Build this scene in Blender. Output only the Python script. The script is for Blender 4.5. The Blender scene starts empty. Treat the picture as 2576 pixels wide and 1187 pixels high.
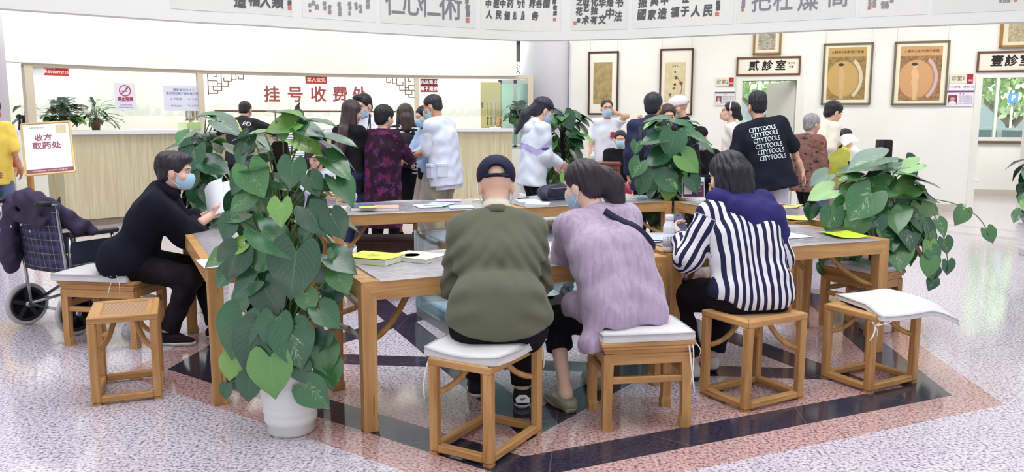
import bpy, bmesh, math, random
import numpy as np
from mathutils import Vector, Matrix, Euler
from mathutils.bvhtree import BVHTree
rnd = random.Random(7)
S = bpy.context.scene
COL = S.collection
PI = math.pi
# ---------------------------------------------------------------- camera
F_PX, HORIZON, CAM_H = 2050.0, 300.0, 1.5
PITCH = math.atan((593.5 - HORIZON) / F_PX)
cd = bpy.data.cameras.new('camera'); cam = bpy.data.objects.new('camera', cd); COL.objects.link(cam)
cd.sensor_width = 36.0; cd.lens = F_PX / 2576.0 * 36.0; cd.clip_end = 200
cam.location = (0, 0, CAM_H); cam.rotation_euler = (PI / 2 - PITCH, 0, 0)
S.camera = cam
S.view_settings.view_transform = 'Standard'; S.view_settings.look = 'None'
S.view_settings.exposure = -0.28; S.view_settings.gamma = 1.0
S.view_settings.use_curve_mapping = False
S.cycles.max_bounces = 7; S.cycles.diffuse_bounces = 4; S.cycles.glossy_bounces = 3
S.cycles.transparent_max_bounces = 12; S.cycles.transmission_bounces = 4
S.cycles.caustics_reflective = False; S.cycles.caustics_refractive = False
# ---------------------------------------------------------------- world: hazy bright daylight
W = bpy.data.worlds.new('sky'); S.world = W; W.use_nodes = True
bg = W.node_tree.nodes['Background']
bg.inputs[0].default_value = (0.86, 0.93, 1.0, 1); bg.inputs[1].default_value = 0.95
# ---------------------------------------------------------------- lamps of the hall
def area(name, loc, rot, sx, sy, power, col=(1, 1, 1)):
    l = bpy.data.lights.new(name, 'AREA'); l.shape = 'RECTANGLE'; l.size = sx; l.size_y = sy
    l.energy = power; l.color = col
    o = bpy.data.objects.new(name, l); COL.objects.link(o); o.location = loc; o.rotation_euler = rot
    return o
area('skylight', (0.3, 5.6, 7.0), (0, 0, 0), 8.0, 8.0, 760, (0.90, 0.93, 1.0))
sun = bpy.data.lights.new('sun', 'SUN'); sun.energy = 20.0; sun.angle = 0.05; sun.color = (1.0, 0.97, 0.9)
so = bpy.data.objects.new('sun', sun); COL.objects.link(so); so.rotation_euler = (math.radians(24), 0, math.radians(-12))

# ---------------------------------------------------------------- geometry of the photograph
def ray(x, y):
    d = Vector(((x - 1288) / F_PX, 1.0, -(y - 593.5) / F_PX)); c, s = math.cos(PITCH), math.sin(PITCH)
    return Vector((d.x, d.y * c + d.z * s, -d.y * s + d.z * c))
EYE = Vector((0, 0, CAM_H))
def at_z(x, y, z=0.0):
    r = ray(x, y); return EYE + r * ((z - CAM_H) / r.z)
def at_y(x, y, Y):
    r = ray(x, y); return EYE + r * (Y / r.y)
def at_plane(x, y, P, n):
    r = ray(x, y); return EYE + r * ((P - EYE).dot(n) / r.dot(n))

# ---------------------------------------------------------------- objects
def tag(o, label=None, cat=None, group=None, kind=None):
    if label: o['label'] = label
    if cat: o['category'] = cat
    if group: o['group'] = group
    if kind: o['kind'] = kind
    return o
def thing(name, label, cat, loc=(0, 0, 0), rz=0.0, group=None):
    o = bpy.data.objects.new(name, None); COL.objects.link(o)
    o.location = loc; o.rotation_euler = (0, 0, rz); o.empty_display_size = 0.1
    return tag(o, label, cat, group)
def link_mesh(name, me, mat=None, parent=None):
    o = bpy.data.objects.new(name, me); COL.objects.link(o)
    if mat is not None:
        for m in (mat if isinstance(mat, (list, tuple)) else [mat]): me.materials.append(m)
    if parent is not None: o.parent = parent
    return o
def copy_tree(o, parent=None):
    c = o.copy(); COL.objects.link(c)
    if parent is not None: c.parent = parent
    for ch in list(o.children): copy_tree(ch, c)
    return c

class MB:
    """collects boxes, tubes, sheets; build() links them as one mesh object"""
    def __init__(self): self.v = []; self.f = []; self.m = []; self.s = []; self.uv = []
    def add(self, V, Fs, mi=0, smooth=False):
        b = len(self.v); self.v += [tuple(p) for p in V]
        for f in Fs:
            self.f.append(tuple(b + i for i in f)); self.m.append(mi); self.s.append(smooth)
        return self
    def box(self, c, size, M=None, mi=0, bev=0.0):
        x, y, z = (s / 2 for s in size)
        if bev <= 0:
            V = [Vector((sx * x, sy * y, sz * z)) for sz in (-1, 1) for sy in (-1, 1) for sx in (-1, 1)]
            Fs = [(0, 2, 3, 1), (4, 5, 7, 6), (0, 1, 5, 4), (1, 3, 7, 5), (3, 2, 6, 7), (2, 0, 4, 6)]
        else:
            b = min(bev, x * .9, y * .9, z * .9)
            V = []; idx = {}
            for sx in (-1, 1):
                for sy in (-1, 1):
                    for sz in (-1, 1):
                        for k in range(3):
                            p = [sx * (x - b), sy * (y - b), sz * (z - b)]
                            p[k] = (sx * x, sy * y, sz * z)[k]
                            idx[(sx, sy, sz, k)] = len(V); V.append(Vector(p))
            Fs = []
            for k in range(3):
                o1, o2 = [(1, 2), (2, 0), (0, 1)][k]
                for sg in (-1, 1):
                    q = []
                    for a, bb in ((-1, -1), (1, -1), (1, 1), (-1, 1)):
                        s = [0, 0, 0]; s[k] = sg; s[o1] = a; s[o2] = bb
                        q.append(idx[(s[0], s[1], s[2], k)])
                    Fs.append(tuple(q) if sg > 0 else tuple(q[::-1]))
                for a in (-1, 1):
                    for bb in (-1, 1):
                        s0 = [0, 0, 0]; s1 = [0, 0, 0]
                        s0[k] = -1; s1[k] = 1; s0[o1] = s1[o1] = a; s0[o2] = s1[o2] = bb
                        q = [idx[(*s0, o1)], idx[(*s1, o1)], idx[(*s1, o2)], idx[(*s0, o2)]]
                        Fs.append(tuple(q) if a * bb < 0 else tuple(q[::-1]))
            for sx in (-1, 1):
                for sy in (-1, 1):
                    for sz in (-1, 1):
                        q = [idx[(sx, sy, sz, k)] for k in range(3)]
                        Fs.append(tuple(q) if sx * sy * sz > 0 else tuple(q[::-1]))
        c = Vector(c)
        V = [(M @ p if M is not None else p) + c for p in V]
        return self.add(V, Fs, mi)
    def bar(self, a, b, w, h, up=(0, 0, 1), mi=0, bev=0.0):
        a, b = Vector(a), Vector(b); d = (b - a); L = d.length; d.normalize()
        up = Vector(up)
        if abs(d.dot(up)) > .95: up = Vector((1, 0, 0))
        s = d.cross(up).normalized(); u = s.cross(d)
        M = Matrix((s, d, u)).transposed()
        return self.box((a + b) / 2, (w, L, h), M, mi, bev)
    def tube(self, pts, r, n=8, mi=0, cap=True, smooth=True, squash=None):
        pts = [Vector(p) for p in pts]; m = len(pts)
        rs = r if isinstance(r, (list, tuple)) else [r] * m
        V = []; u = None
        for i, p in enumerate(pts):
            d = (pts[min(i + 1, m - 1)] - pts[max(i - 1, 0)]).normalized()
            if u is None:
                u = d.cross(Vector((0, 0, 1)))
                if u.length < .05: u = d.cross(Vector((0, 1, 0)))
            u = (u - d * u.dot(d)).normalized(); w = d.cross(u)
            for k in range(n):
                a = 2 * PI * k / n
                V.append(p + (u * math.cos(a) + w * math.sin(a) * (squash or 1)) * rs[i])
        Fs = [(i * n + k, i * n + (k + 1) % n, (i + 1) * n + (k + 1) % n, (i + 1) * n + k) for i in range(m - 1) for k in range(n)]
        if cap: Fs += [tuple(range(n - 1, -1, -1)), tuple((m - 1) * n + k for k in range(n))]
        return self.add(V, Fs, mi, smooth)
    def lathe(self, prof, c=(0, 0, 0), n=32, mi=0, smooth=True, M=None, squash=(1, 1)):
        c = Vector(c); V = []
        for r, z in prof:
            for k in range(n):
                a = 2 * PI * k / n; p = Vector((r * math.cos(a) * squash[0], r * math.sin(a) * squash[1], z))
                V.append((M @ p if M is not None else p) + c)
        m = len(prof)
        Fs = [(i * n + k, i * n + (k + 1) % n, (i + 1) * n + (k + 1) % n, (i + 1) * n + k) for i in range(m - 1) for k in range(n)]
        if prof[0][0] > 1e-4: Fs.append(tuple(range(n - 1, -1, -1)))
        if prof[-1][0] > 1e-4: Fs.append(tuple((m - 1) * n + k for k in range(n)))
        return self.add(V, Fs, mi, smooth)
    def prism(self, poly, M, t, mi=0):
        """poly (x,y) extruded along local z by t, placed by the 4x4 M"""
        n = len(poly)
        V = [M @ Vector((x, y, 0)) for x, y in poly] + [M @ Vector((x, y, t)) for x, y in poly]
        Fs = [tuple(range(n - 1, -1, -1)), tuple(range(n, 2 * n))] + [(i, (i + 1) % n, n + (i + 1) % n, n + i) for i in range(n)]
        return self.add(V, Fs, mi)
    def grid(self, P, nu, nv, mi=0, smooth=True, closed=False):
        V = [P(i / (nu - 1), j / (nv - 1)) for i in range(nu) for j in range(nv)]
        Fs = [(i * nv + j, (i + 1) * nv + j, (i + 1) * nv + j + 1, i * nv + j + 1) for i in range(nu - 1) for j in range(nv - 1)]
        return self.add(V, Fs, mi, smooth)
    def build(self, name, mat=None, parent=None):
        me = bpy.data.meshes.new(name); me.from_pydata(self.v, [], self.f)
        me.polygons.foreach_set('material_index', self.m); me.polygons.foreach_set('use_smooth', self.s)
        me.update()
        return link_mesh(name, me, mat, parent)

def frame4(o, x, y, z=None):
    x, y = Vector(x).normalized(), Vector(y).normalized(); z = x.cross(y) if z is None else Vector(z)
    M = Matrix((x, y, z)).transposed().to_4x4(); M.translation = Vector(o); return M
def rotz(a): return Matrix.Rotation(a, 3, 'Z')
def bez(a, b, c, n=8):
    a, b, c = Vector(a), Vector(b), Vector(c)
    return [a * (1 - t) ** 2 + b * 2 * t * (1 - t) + c * t * t for t in (i / (n - 1) for i in range(n))]

# ---------------------------------------------------------------- writing (built-in font; covers Chinese)
def text_mesh(body, size=1.0, weight=0.0, align='CENTER', line=1.0, spacing=1.0, shear=0.0):
    cu = bpy.data.curves.new('lettering', 'FONT'); cu.body = body; cu.size = size; cu.align_x = align; cu.align_y = 'CENTER'
    cu.offset = weight; cu.resolution_u = 2; cu.space_line = line; cu.space_character = spacing; cu.shear = shear
    o = bpy.data.objects.new('lettering', cu); COL.objects.link(o)
    me = bpy.data.meshes.new_from_object(o.evaluated_get(bpy.context.evaluated_depsgraph_get()))
    bpy.data.objects.remove(o); bpy.data.curves.remove(cu)
    me.materials.clear()
    return me
def text_to(mb, body, M, size, mi=0, weight=0.0, **k):
    """bolder strokes: the glyphs are laid down again, each a hair aside and above"""
    me = text_mesh(body, size, 0.0, **k)
    for i, (dx, dy) in enumerate(((0, 0), (1, .3), (-1, -.3), (.3, -1), (-.3, 1))[:5 if weight > 0 else 1]):
        T = M @ Matrix.Translation((dx * weight, dy * weight, .0002 * i)); mb.add([T @ v.co for v in me.vertices], [tuple(p.vertices) for p in me.polygons], mi)
    bpy.data.meshes.remove(me); return mb

# ---------------------------------------------------------------- materials
def lin(c):
    return tuple((v / 12.92 if v <= .04045 else ((v + .055) / 1.055) ** 2.4) for v in (x / 255 for x in c)) + (1,)
class NT:
    def __init__(self, name):
        self.m = bpy.data.materials.new(name); self.m.use_nodes = True; self.t = self.m.node_tree
        self.b = self.t.nodes['Principled BSDF']; self.out = self.t.nodes['Material Output']
    def n(self, ty, **k):
        x = self.t.nodes.new(ty)
        for a, v in k.items(): setattr(x, a, v)
        return x
    def lk(self, a, b): self.t.links.new(a, b)
    def val(self, inp, v):
        if hasattr(v, 'is_output') or isinstance(v, bpy.types.NodeSocket): self.lk(v, inp)
        else: inp.default_value = v
    def math(self, op, a, b=0.0, c=0.0):
        x = self.n('ShaderNodeMath', operation=op)
        self.val(x.inputs[0], a); self.val(x.inputs[1], b); self.val(x.inputs[2], c); return x.outputs[0]
    def mix(self, f, a, b):
        x = self.n('ShaderNodeMix', data_type='RGBA')
        self.val(x.inputs[0], f); self.val(x.inputs[6], a); self.val(x.inputs[7], b); return x.outputs[2]
    def coord(self, which='Object', scale=None, rot=None, loc=None):
        o = self.n('ShaderNodeTexCoord').outputs[which]
        if scale is None and rot is None and loc is None: return o
        mp = self.n('ShaderNodeMapping'); self.lk(o, mp.inputs[0])
        if scale is not None: mp.inputs[3].default_value = scale
        if rot is not None: mp.inputs[2].default_value = rot
        if loc is not None: mp.inputs[1].default_value = loc
        return mp.outputs[0]
    def noise(self, co, scale, detail=3.0, rough=.55, dist=0.0):
        x = self.n('ShaderNodeTexNoise'); self.lk(co, x.inputs['Vector'])
        x.inputs['Scale'].default_value = scale; x.inputs['Detail'].default_value = detail
        x.inputs['Roughness'].default_value = rough; x.inputs['Distortion'].default_value = dist
        return x.outputs[0]
    def ramp(self, f, stops):
        x = self.n('ShaderNodeValToRGB'); self.lk(f, x.inputs[0]); e = x.color_ramp.elements
        while len(e) < len(stops): e.new(.5)
        for i, (p, c) in enumerate(stops): e[i].position = p; e[i].color = c
        return x.outputs[0]
    def bump(self, h, strength=.2, dist=.01):
        x = self.n('ShaderNodeBump'); self.lk(h, x.inputs['Height']); x.inputs['Strength'].default_value = strength
        x.inputs['Distance'].default_value = dist; self.lk(x.outputs[0], self.b.inputs['Normal']); return x
    def set(self, col=None, rough=None, metal=None, spec=None, coat=None, sheen=None, alpha=None):
        B = self.b.inputs
        if col is not None: self.val(B['Base Color'], col)
        if rough is not None: self.val(B['Roughness'], rough)
        if metal is not None: B['Metallic'].default_value = metal
        if spec is not None: B['Specular IOR Level'].default_value = spec
        if coat is not None: B['Coat Weight'].default_value = coat; B['Coat Roughness'].default_value = .08
        if sheen is not None: B['Sheen Weight'].default_value = sheen
        return self.m
_mc = {}
def plain(c, rough=.6, metal=0.0, spec=.5, coat=None):
    k = ('p', c, rough, metal, spec, coat)
    if k not in _mc: _mc[k] = NT('plain_%d' % len(_mc)).set(lin(c), rough, metal, spec, coat)
    return _mc[k]
def cloth(c, rough=.85, var=.12, weave=260, bump=.25, fold=0.0):
    k = ('c', c, rough, var, weave, bump, fold)
    if k in _mc: return _mc[k]
    t = NT('fabric_%d' % len(_mc)); co = t.coord()
    f = t.noise(co, 9, 4); a = lin(c)
    d = tuple(x * (1 - var) for x in a[:3]) + (1,); l = tuple(min(1, x * (1 + var)) for x in a[:3]) + (1,)
    t.set(t.ramp(f, [(.3, d), (.7, l)]), rough, spec=.25, sheen=.12 if sum(c) > 260 else 0.0)
    h = t.noise(co, weave, 2)
    if fold: h = t.math('ADD', h, t.math('MULTIPLY', t.noise(co, 14, 2, dist=1.2), fold))
    t.bump(h, bump, .004); _mc[k] = t.m; return t.m
def wood(c1, c2, scale=1.0, rough=.42, axis=2):
    k = ('w', c1, c2, scale, rough, axis)
    if k in _mc: return _mc[k]
    t = NT('wood_%d' % len(_mc)); sc = [26 * scale] * 3; sc[axis] = 1.6 * scale
    co = t.coord('Object', scale=tuple(sc))
    g = t.noise(co, 1.0, 5, .6, .8); p = t.noise(t.coord('Object'), 3, 2)
    f = t.math('ADD', t.math('MULTIPLY', g, .75), t.math('MULTIPLY', p, .3))
    dark = tuple(x * .45 for x in lin(c1)[:3]) + (1,)
    kn = t.noise(t.coord('Object', scale=tuple(x * .5 for x in sc)), 2.6, 2)
    col = t.ramp(f, [(.3, lin(c1)), (.72, lin(c2))])
    col = t.mix(t.math('MULTIPLY', t.math('GREATER_THAN', kn, .70), .55), col, dark)
    t.set(col, rough, spec=.4); t.bump(g, .08, .003); _mc[k] = t.m; return t.m
def glassy(c=(250, 253, 252), refl=.07):
    k = ('g', c, refl)
    if k in _mc: return _mc[k]
    t = NT('glass_%d' % len(_mc)); tr = t.n('ShaderNodeBsdfTransparent'); tr.inputs[0].default_value = lin(c)
    gl = t.n('ShaderNodeBsdfGlossy'); gl.inputs[0].default_value = (1, 1, 1, 1); gl.inputs[1].default_value = .02
    fr = t.n('ShaderNodeLayerWeight'); fr.inputs[0].default_value = .12
    mx = t.n('ShaderNodeMixShader'); t.lk(t.math('MULTIPLY_ADD', fr.outputs[0], .6, refl), mx.inputs[0])
    t.lk(tr.outputs[0], mx.inputs[1]); t.lk(gl.outputs[0], mx.inputs[2]); t.lk(mx.outputs[0], t.out.inputs[0])
    _mc[k] = t.m; return t.m
WOOD_A = wood((160, 110, 60), (218, 171, 110)); WOOD_AX = wood((160, 110, 60), (218, 171, 110), axis=0); WOOD_AY = wood((160, 110, 60), (218, 171, 110), axis=1)
WOOD_D = wood((62, 40, 30), (104, 74, 54)); WOOD_R = wood((96, 50, 38), (140, 84, 60))
WHITE = plain((246, 247, 243), .55); INK = plain((38, 36, 36), .8); RED = plain((190, 42, 50), .55)
# ================================================================ the hall
CX, CY = 0.30, 5.84
def floor_material():
    t = NT('granite_inlay'); co = t.coord('Object')
    sp = t.n('ShaderNodeSeparateXYZ'); t.lk(co, sp.inputs[0])
    x = t.math('SUBTRACT', sp.outputs[0], CX); y = t.math('SUBTRACT', sp.outputs[1], CY)
    def dot(a):
        a = math.radians(a); return t.math('MULTIPLY_ADD', x, math.cos(a), t.math('MULTIPLY', y, math.sin(a)))
    mx = lambda a, b: t.math('MAXIMUM', a, b)
    hexd = mx(mx(t.math('ABSOLUTE', dot(-66)), t.math('ABSOLUTE', dot(-6))), t.math('ABSOLUTE', dot(54)))
    a, b, c = dot(84), dot(204), dot(324)
    d1 = mx(mx(a, b), c); d2 = t.math('MULTIPLY', t.math('MINIMUM', t.math('MINIMUM', a, b), c), -1.0)
    def band(v, lo, hi): return t.math('MULTIPLY', t.math('GREATER_THAN', v, lo), t.math('LESS_THAN', v, hi))
    inside = t.math('LESS_THAN', hexd, 1.85)
    # a star of two interlaced triangles
    star = t.math('MAXIMUM', band(d1, .885, 1.095), band(d2, .885, 1.095))
    star = t.math('MULTIPLY', star, t.math('LESS_THAN', hexd, 2.1))
    black = t.math('MAXIMUM', star, band(hexd, 2.05, 2.264))
    pink = t.math('MAXIMUM', band(hexd, 2.264, 2.48), band(hexd, 1.84, 2.05))
    tips = t.math('MULTIPLY', t.math('GREATER_THAN', t.math('MAXIMUM', d1, d2), 1.5), inside)
    # granites
    n1 = t.noise(co, 62, 3, .62); n2 = t.noise(co, 7, 2); n3 = t.noise(co, 145, 2)
    n4 = t.noise(co, 1.1, 2)
    def granite(lo, mid, hi):
        g = t.ramp(n1, [(.36, lin(lo)), (.46, lin(mid)), (.60, lin(hi))])
        return t.mix(t.math('MULTIPLY', t.math('GREATER_THAN', n3, .62), .45), g, lin(tuple(v * .62 for v in mid)))
    grey = granite((100, 90, 108), (192, 183, 197), (228, 222, 226))
    warm = granite((112, 82, 84), (184, 146, 144), (212, 180, 174))
    grey = t.mix(t.math('MULTIPLY', n2, .22), grey, lin((214, 190, 210)))
    blk = t.ramp(n1, [(.3, lin((34, 30, 46))), (.62, lin((66, 62, 78)))])
    rr = t.math('SQRT', t.math('ADD', t.math('MULTIPLY', x, x), t.math('MULTIPLY', y, y)))
    rings = t.math('MAXIMUM', band(rr, 7.35, 7.6), band(rr, 8.15, 8.4))
    col = t.mix(t.math('MULTIPLY', rings, .3), grey, lin((120, 112, 120)))
    col = t.mix(t.math('MULTIPLY', tips, .6), col, warm)
    col = t.mix(pink, col, warm); col = t.mix(black, col, blk)
    # joints between the slabs
    def joint(a, sp, off=0.0):
        f = t.math('FRACT', t.math('ADD', t.math('DIVIDE', dot(a), sp), off))
        return t.math('LESS_THAN', t.math('ABSOLUTE', t.math('SUBTRACT', f, .5)), .0022)
    j = t.math('MAXIMUM', joint(-66, 1.24, .13), t.math('MAXIMUM', joint(-6, 1.24, .4), joint(54, 1.24, .7)))
    col = t.mix(t.math('MULTIPLY', j, .5), col, lin((120, 112, 118)))
    t.set(col, t.math('MULTIPLY_ADD', n4, .06, .07), spec=.5)
    return t.m
MB().add([(-14, -4, 0), (22, -4, 0), (22, 24, 0), (-14, 24, 0)], [(0, 1, 2, 3)]).build('floor', floor_material())['kind'] = 'structure'
t = NT('wall_paint'); co = t.coord(); t.set(t.ramp(t.noise(co, 1.2, 2), [(.3, lin((240, 242, 234))), (.7, lin((247, 248, 243)))]), .7, spec=.3); t.bump(t.noise(co, 120, 2), .03, .002)
WALL = t.m
t = NT('counter_veneer'); co = t.coord('Object', scale=(34, 34, 1.4)); g = t.noise(co, 1, 4)
t.set(t.ramp(g, [(.3, lin((196, 186, 150))), (.7, lin((222, 214, 180)))]), .5); VENEER = t.m
BEIGE = plain((214, 204, 184), .5); LEDGE = plain((238, 240, 246), .3)
def struct(o, label=None): o['kind'] = 'structure'; return o
def polar(th, r, z=0.0): a = math.radians(th); return Vector((CX + r * math.cos(a), CY + r * math.sin(a), z))
def arc_mb(mb, th0, th1, r0, r1, z0, z1, n=28, mi=0):
    V = []
    for i in range(n + 1):
        th = th0 + (th1 - th0) * i / n
        V += [polar(th, r0, z0), polar(th, r1, z0), polar(th, r1, z1), polar(th, r0, z1)]
    Fs = [(i * 4 + k, i * 4 + (k + 1) % 4, i * 4 + 4 + (k + 1) % 4, i * 4 + 4 + k) for i in range(n) for k in range(4)]
    Fs += [(0, 1, 2, 3), (n * 4 + 3, n * 4 + 2, n * 4 + 1, n * 4)]
    return mb.add(V, Fs, mi)
R0 = 8.4
def theta(px):
    """bearing about the star's centre of the counter front seen at image column px"""
    r = ray(px, 328); r.z = 0; r.normalize(); o = Vector((-CX, -CY, 0)); b = o.dot(r); s = -b + math.sqrt(b * b - o.dot(o) + R0 * R0)
    p = r * s; return math.degrees(math.atan2(p.y - CY, p.x - CX))
# --- wall over the registration counter, its back room and the round columns
thL, thR = theta(22), theta(1299)
m = MB(); arc_mb(m, thL, thR, R0 + .02, R0 + .2, 2.24, 4.2); struct(m.build('wall_left', WALL))
m = MB(); arc_mb(m, theta(-120), theta(1345), 10.6, 10.7, 0, 4.2); struct(m.build('wall_registry', WALL))
m = MB(); arc_mb(m, theta(-120), theta(1345), R0 + .2, 10.7, 3.0, 3.06, mi=0); struct(m.build('ceiling_registry', WALL))
def column(name, px, Y, r, px2=None):
    c = at_y(px, 300, Y); m = MB()
    m.lathe([(r, 0), (r, 3.05), (r + .015, 3.07), (r, 3.1), (r, 4.2)], (c.x, c.y, 0), 48); m.lathe([(r + .012, 0), (r + .012, .12), (r, .125)], (c.x, c.y, 0), 48)
    return struct(m.build(name, plain((232, 235, 244), .5)))
column('column_round', 1370, 15.4, .455)
column('column_side', -40, 10.45, .29)
# --- registration counter (one continuous unit) with its glazed screen
ct = thing('registration_counter', 'long curved pale veneer registration counter with white top', 'counter', polar(118, R0))
inv = ct.matrix_world.copy(); inv.translation = ct.location; inv = inv.inverted()
def rel(mb, o): 
    l = Vector(o.location); mb.v = [tuple(Vector(p) - l) for p in mb.v]; return mb
tA, tB = theta(152), theta(1288)
m = MB(); arc_mb(m, tA, tB, R0, R0 + .55, .1, 1.29, 40); rel(m, ct).build('front_panel', VENEER, ct)
m = MB(); arc_mb(m, tA, tB, R0 + .03, R0 + .5, 0, .1, 40); rel(m, ct).build('plinth', plain((150, 138, 122), .5), ct)
m = MB(); arc_mb(m, theta(34), theta(1292), R0 - .06, R0 + .62, 1.29, 1.345, 44); rel(m, ct).build('countertop', LEDGE, ct)
sc = thing('glazed_screen', 'beige framed glass screen standing on the registration counter', 'glass screen', polar(118, R0 + .1, 1.345))
f = MB(); FZ = 2.255
arc_mb(f, theta(78), theta(1341), R0 + .06, R0 + .14, FZ - .064, FZ, 44)
for a, b in ((78, 99), (507, 521), (1046, 1057), (1328, 1341)): arc_mb(f, theta(a), theta(b), R0 + .05, R0 + .15, 1.345, FZ - .04, 2)
rel(f, sc).build('screen_frame', BEIGE, sc)
for i, (a, b) in enumerate(((99, 507), (521, 1046), (1057, 1328))):
    g = MB(); arc_mb(g, theta(a), theta(b), R0 + .095, R0 + .105, 1.545, FZ - .06, 12); rel(g, sc).build('glass_pane', glassy(), sc)
# items on the glass: helper giving the frame on the glass at a pixel
def on_arc(px, py, r=R0 + .088):
    th = theta(px)
    for _ in range(6):
        P = polar(th, r); n = Vector((math.cos(math.radians(th)), math.sin(math.radians(th)), 0)); q = at_plane(px, py, P, n)
        th = math.degrees(math.atan2(q.y - CY, q.x - CX))
    n = Vector((-math.cos(math.radians(th)), -math.sin(math.radians(th)), 0)); z = Vector((0, 0, 1)); u = z.cross(n)
    q = polar(th, r, q.z); return frame4(q, u, z, n)
def sheet(name, label, cat, corners, mat, t=.004, M=None, group=None, lift=0.0):
    """flat rectangular sheet facing the hall: corners = (x0,y0,x1,y1) in pixels on the arc glass"""
    x0, y0, x1, y1 = corners; M = on_arc((x0 + x1) / 2, (y0 + y1) / 2) if M is None else M
    d = (M.translation - EYE).length; k = d / F_PX
    w, h = (x1 - x0) * k, (y1 - y0) * k
    o = thing(name, label, cat, M.translation, 0, group); o.rotation_euler = M.to_3x3().to_euler()
    mb = MB(); mb.box((0, 0, lift), (w, h, t)); mb.build('board', mat, o)
    return o, w, h, k
def words(o, body, x, y, size, mat, z=.0035, name='lettering', weight=0.0, **kw):
    mb = MB(); M = Matrix.Translation((x, y, z)); text_to(mb, body, M, size, weight=weight, **kw); return mb.build(name, mat, o)
MAROON = plain((136, 32, 46), .5); SIGNRED = plain((206, 60, 56), .5); PURPLE = plain((140, 70, 120), .6); BLUEINK = plain((88, 104, 160), .6)
o, w, h, k = sheet('phone_sign', 'small red and white hotline sign at the corner of the glass screen', 'sign', (92, 168, 164, 188), plain((240, 240, 242)))
m = MB(); m.prism([(-w * .22, -h / 2), (w / 2, -h / 2), (w / 2, h / 2), (-w * .22, h / 2), (-w * .12, 0)], Matrix.Translation((0, 0, .002)), .002); m.build('arrow_panel', SIGNRED, o)
words(o, '15110092710', w * .17, -h * .12, h * .42, WHITE, .006, weight=.002); words(o, '服务热线', -w * .02, h * .27, h * .26, WHITE, .006)
o, w, h, k = sheet('no_smoking_sign', 'white no smoking notice with red ban ring on the glass', 'sign', (293, 213, 337, 273), plain((228, 228, 242)))
m = MB(); ro, ri = w * .29, w * .24
m.add([(r * math.cos(a * PI / 24), h * .22 + r * math.sin(a * PI / 24), .0035) for a in range(48) for r in (ri, ro)], [(2 * i, 2 * i + 1, (2 * i + 3) % 96, (2 * i + 2) % 96) for i in range(48)])
m.bar((-ro * .68, h * .22 - ro * .68, .0035), (ro * .68, h * .22 + ro * .68, .0035), w * .05, .001, (0, 0, 1)); m.build('ban_ring', plain((176, 60, 100)), o)
m = MB(); m.box((-.01, h * .2, .0032), (w * .3, h * .035, .001)); m.tube([(w * .02, h * .26, .0032), (w * .08, h * .3, .0032), (w * .04, h * .33, .0032)], .004, 5); m.build('cigarette', INK, o)
words(o, '禁止吸烟', 0, -h * .09, w * .19, plain((176, 60, 100)), weight=.003); words(o, 'NO SMOKING', 0, -h * .2, w * .085, PURPLE); words(o, '公共场所禁止吸烟', 0, -h * .31, w * .075, BLUEINK); words(o, '违者将按有关规定处以罚款', 0, -h * .4, w * .06, BLUEINK)
o, w, h, k = sheet('insurance_notice', 'pale lilac notice sheet taped to the glass by the mullion', 'notice', (418, 219, 508, 276), plain((224, 226, 246)))
words(o, '博爱堂可为以下', 0, h * .33, h * .12, BLUEINK); words(o, '医疗保险客户提供直付服务', 0, h * .19, h * .115, BLUEINK)
words(o, 'JC 利民通', -w * .2, -h * .03, h * .1, plain((90, 150, 180))); words(o, 'MSH 万欣和', w * .22, -h * .03, h * .09, plain((90, 150, 180)))
words(o, 'DTHealth', -w * .2, -h * .3, h * .1, plain((120, 70, 130))); words(o, 'TG 太平洋', w * .22, -h * .3, h * .1, plain((90, 160, 170)))
o, w, h, k = sheet('priority_sign', 'small red sign over the big registration lettering', 'sign', (770, 193, 821, 210), SIGNRED)
words(o, '军人优先', 0, 0, h * .66, plain((250, 236, 220)), weight=.003)
o, w, h, k = sheet('returns_sign', 'square maroon sign with two rows of white characters on the glass', 'sign', (1058, 199, 1100, 231), MAROON)
words(o, '药品售出\n概不退换', 0, 0, h * .34, WHITE, weight=.003, line=1.5)
# big lettering and the cut-out corner lattices stuck to the middle pane
o = thing('registration_lettering', 'large dusty red characters on the middle pane of the glass screen', 'sign', on_arc(795, 240).translation)
for ch, px in zip('挂号收费处', (684, 743, 801, 856, 905)):
    M = on_arc(px, 240); mb = MB(); text_to(mb, ch, M, .265, weight=.006)
    rel(mb, o).build('character', plain((164, 84, 84), .6), o)
m = MB(); m.v = []; arc_mb(m, theta(546), theta(1000), R0 + .086, R0 + .09, at_y(780, 281, on_arc(780, 281).translation.y).z - .008, at_y(780, 279, on_arc(780, 280).translation.y).z + .006, 14)
rel(m, o).build('underline', plain((112, 78, 66)), o)
LAT = [((0, 0), (72, 0)), ((0, 0), (0, 50)), ((0, 18), (22, 18)), ((22, 18), (22, 30)), ((0, 30), (34, 30)), ((32, 0), (32, 40)), ((12, 40), (32, 40)), ((12, 30), (12, 40)), ((22, 24), (32, 24)), ((0, 47), (22, 47)), ((22, 40), (22, 47)), ((14, 8), (22, 8)), ((22, 0), (22, 8)), ((32, 30), (48, 30)), ((48, 18), (48, 30)), ((38, 18), (56, 18)), ((38, 10), (38, 18)), ((56, 0), (56, 18)), ((56, 14), (68, 14)), ((68, 0), (68, 14)), ((74, 5), (74, 12)), ((68, 0), (92, 0)), ((74, 12), (86, 12)), ((86, 0), (86, 12))]
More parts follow.
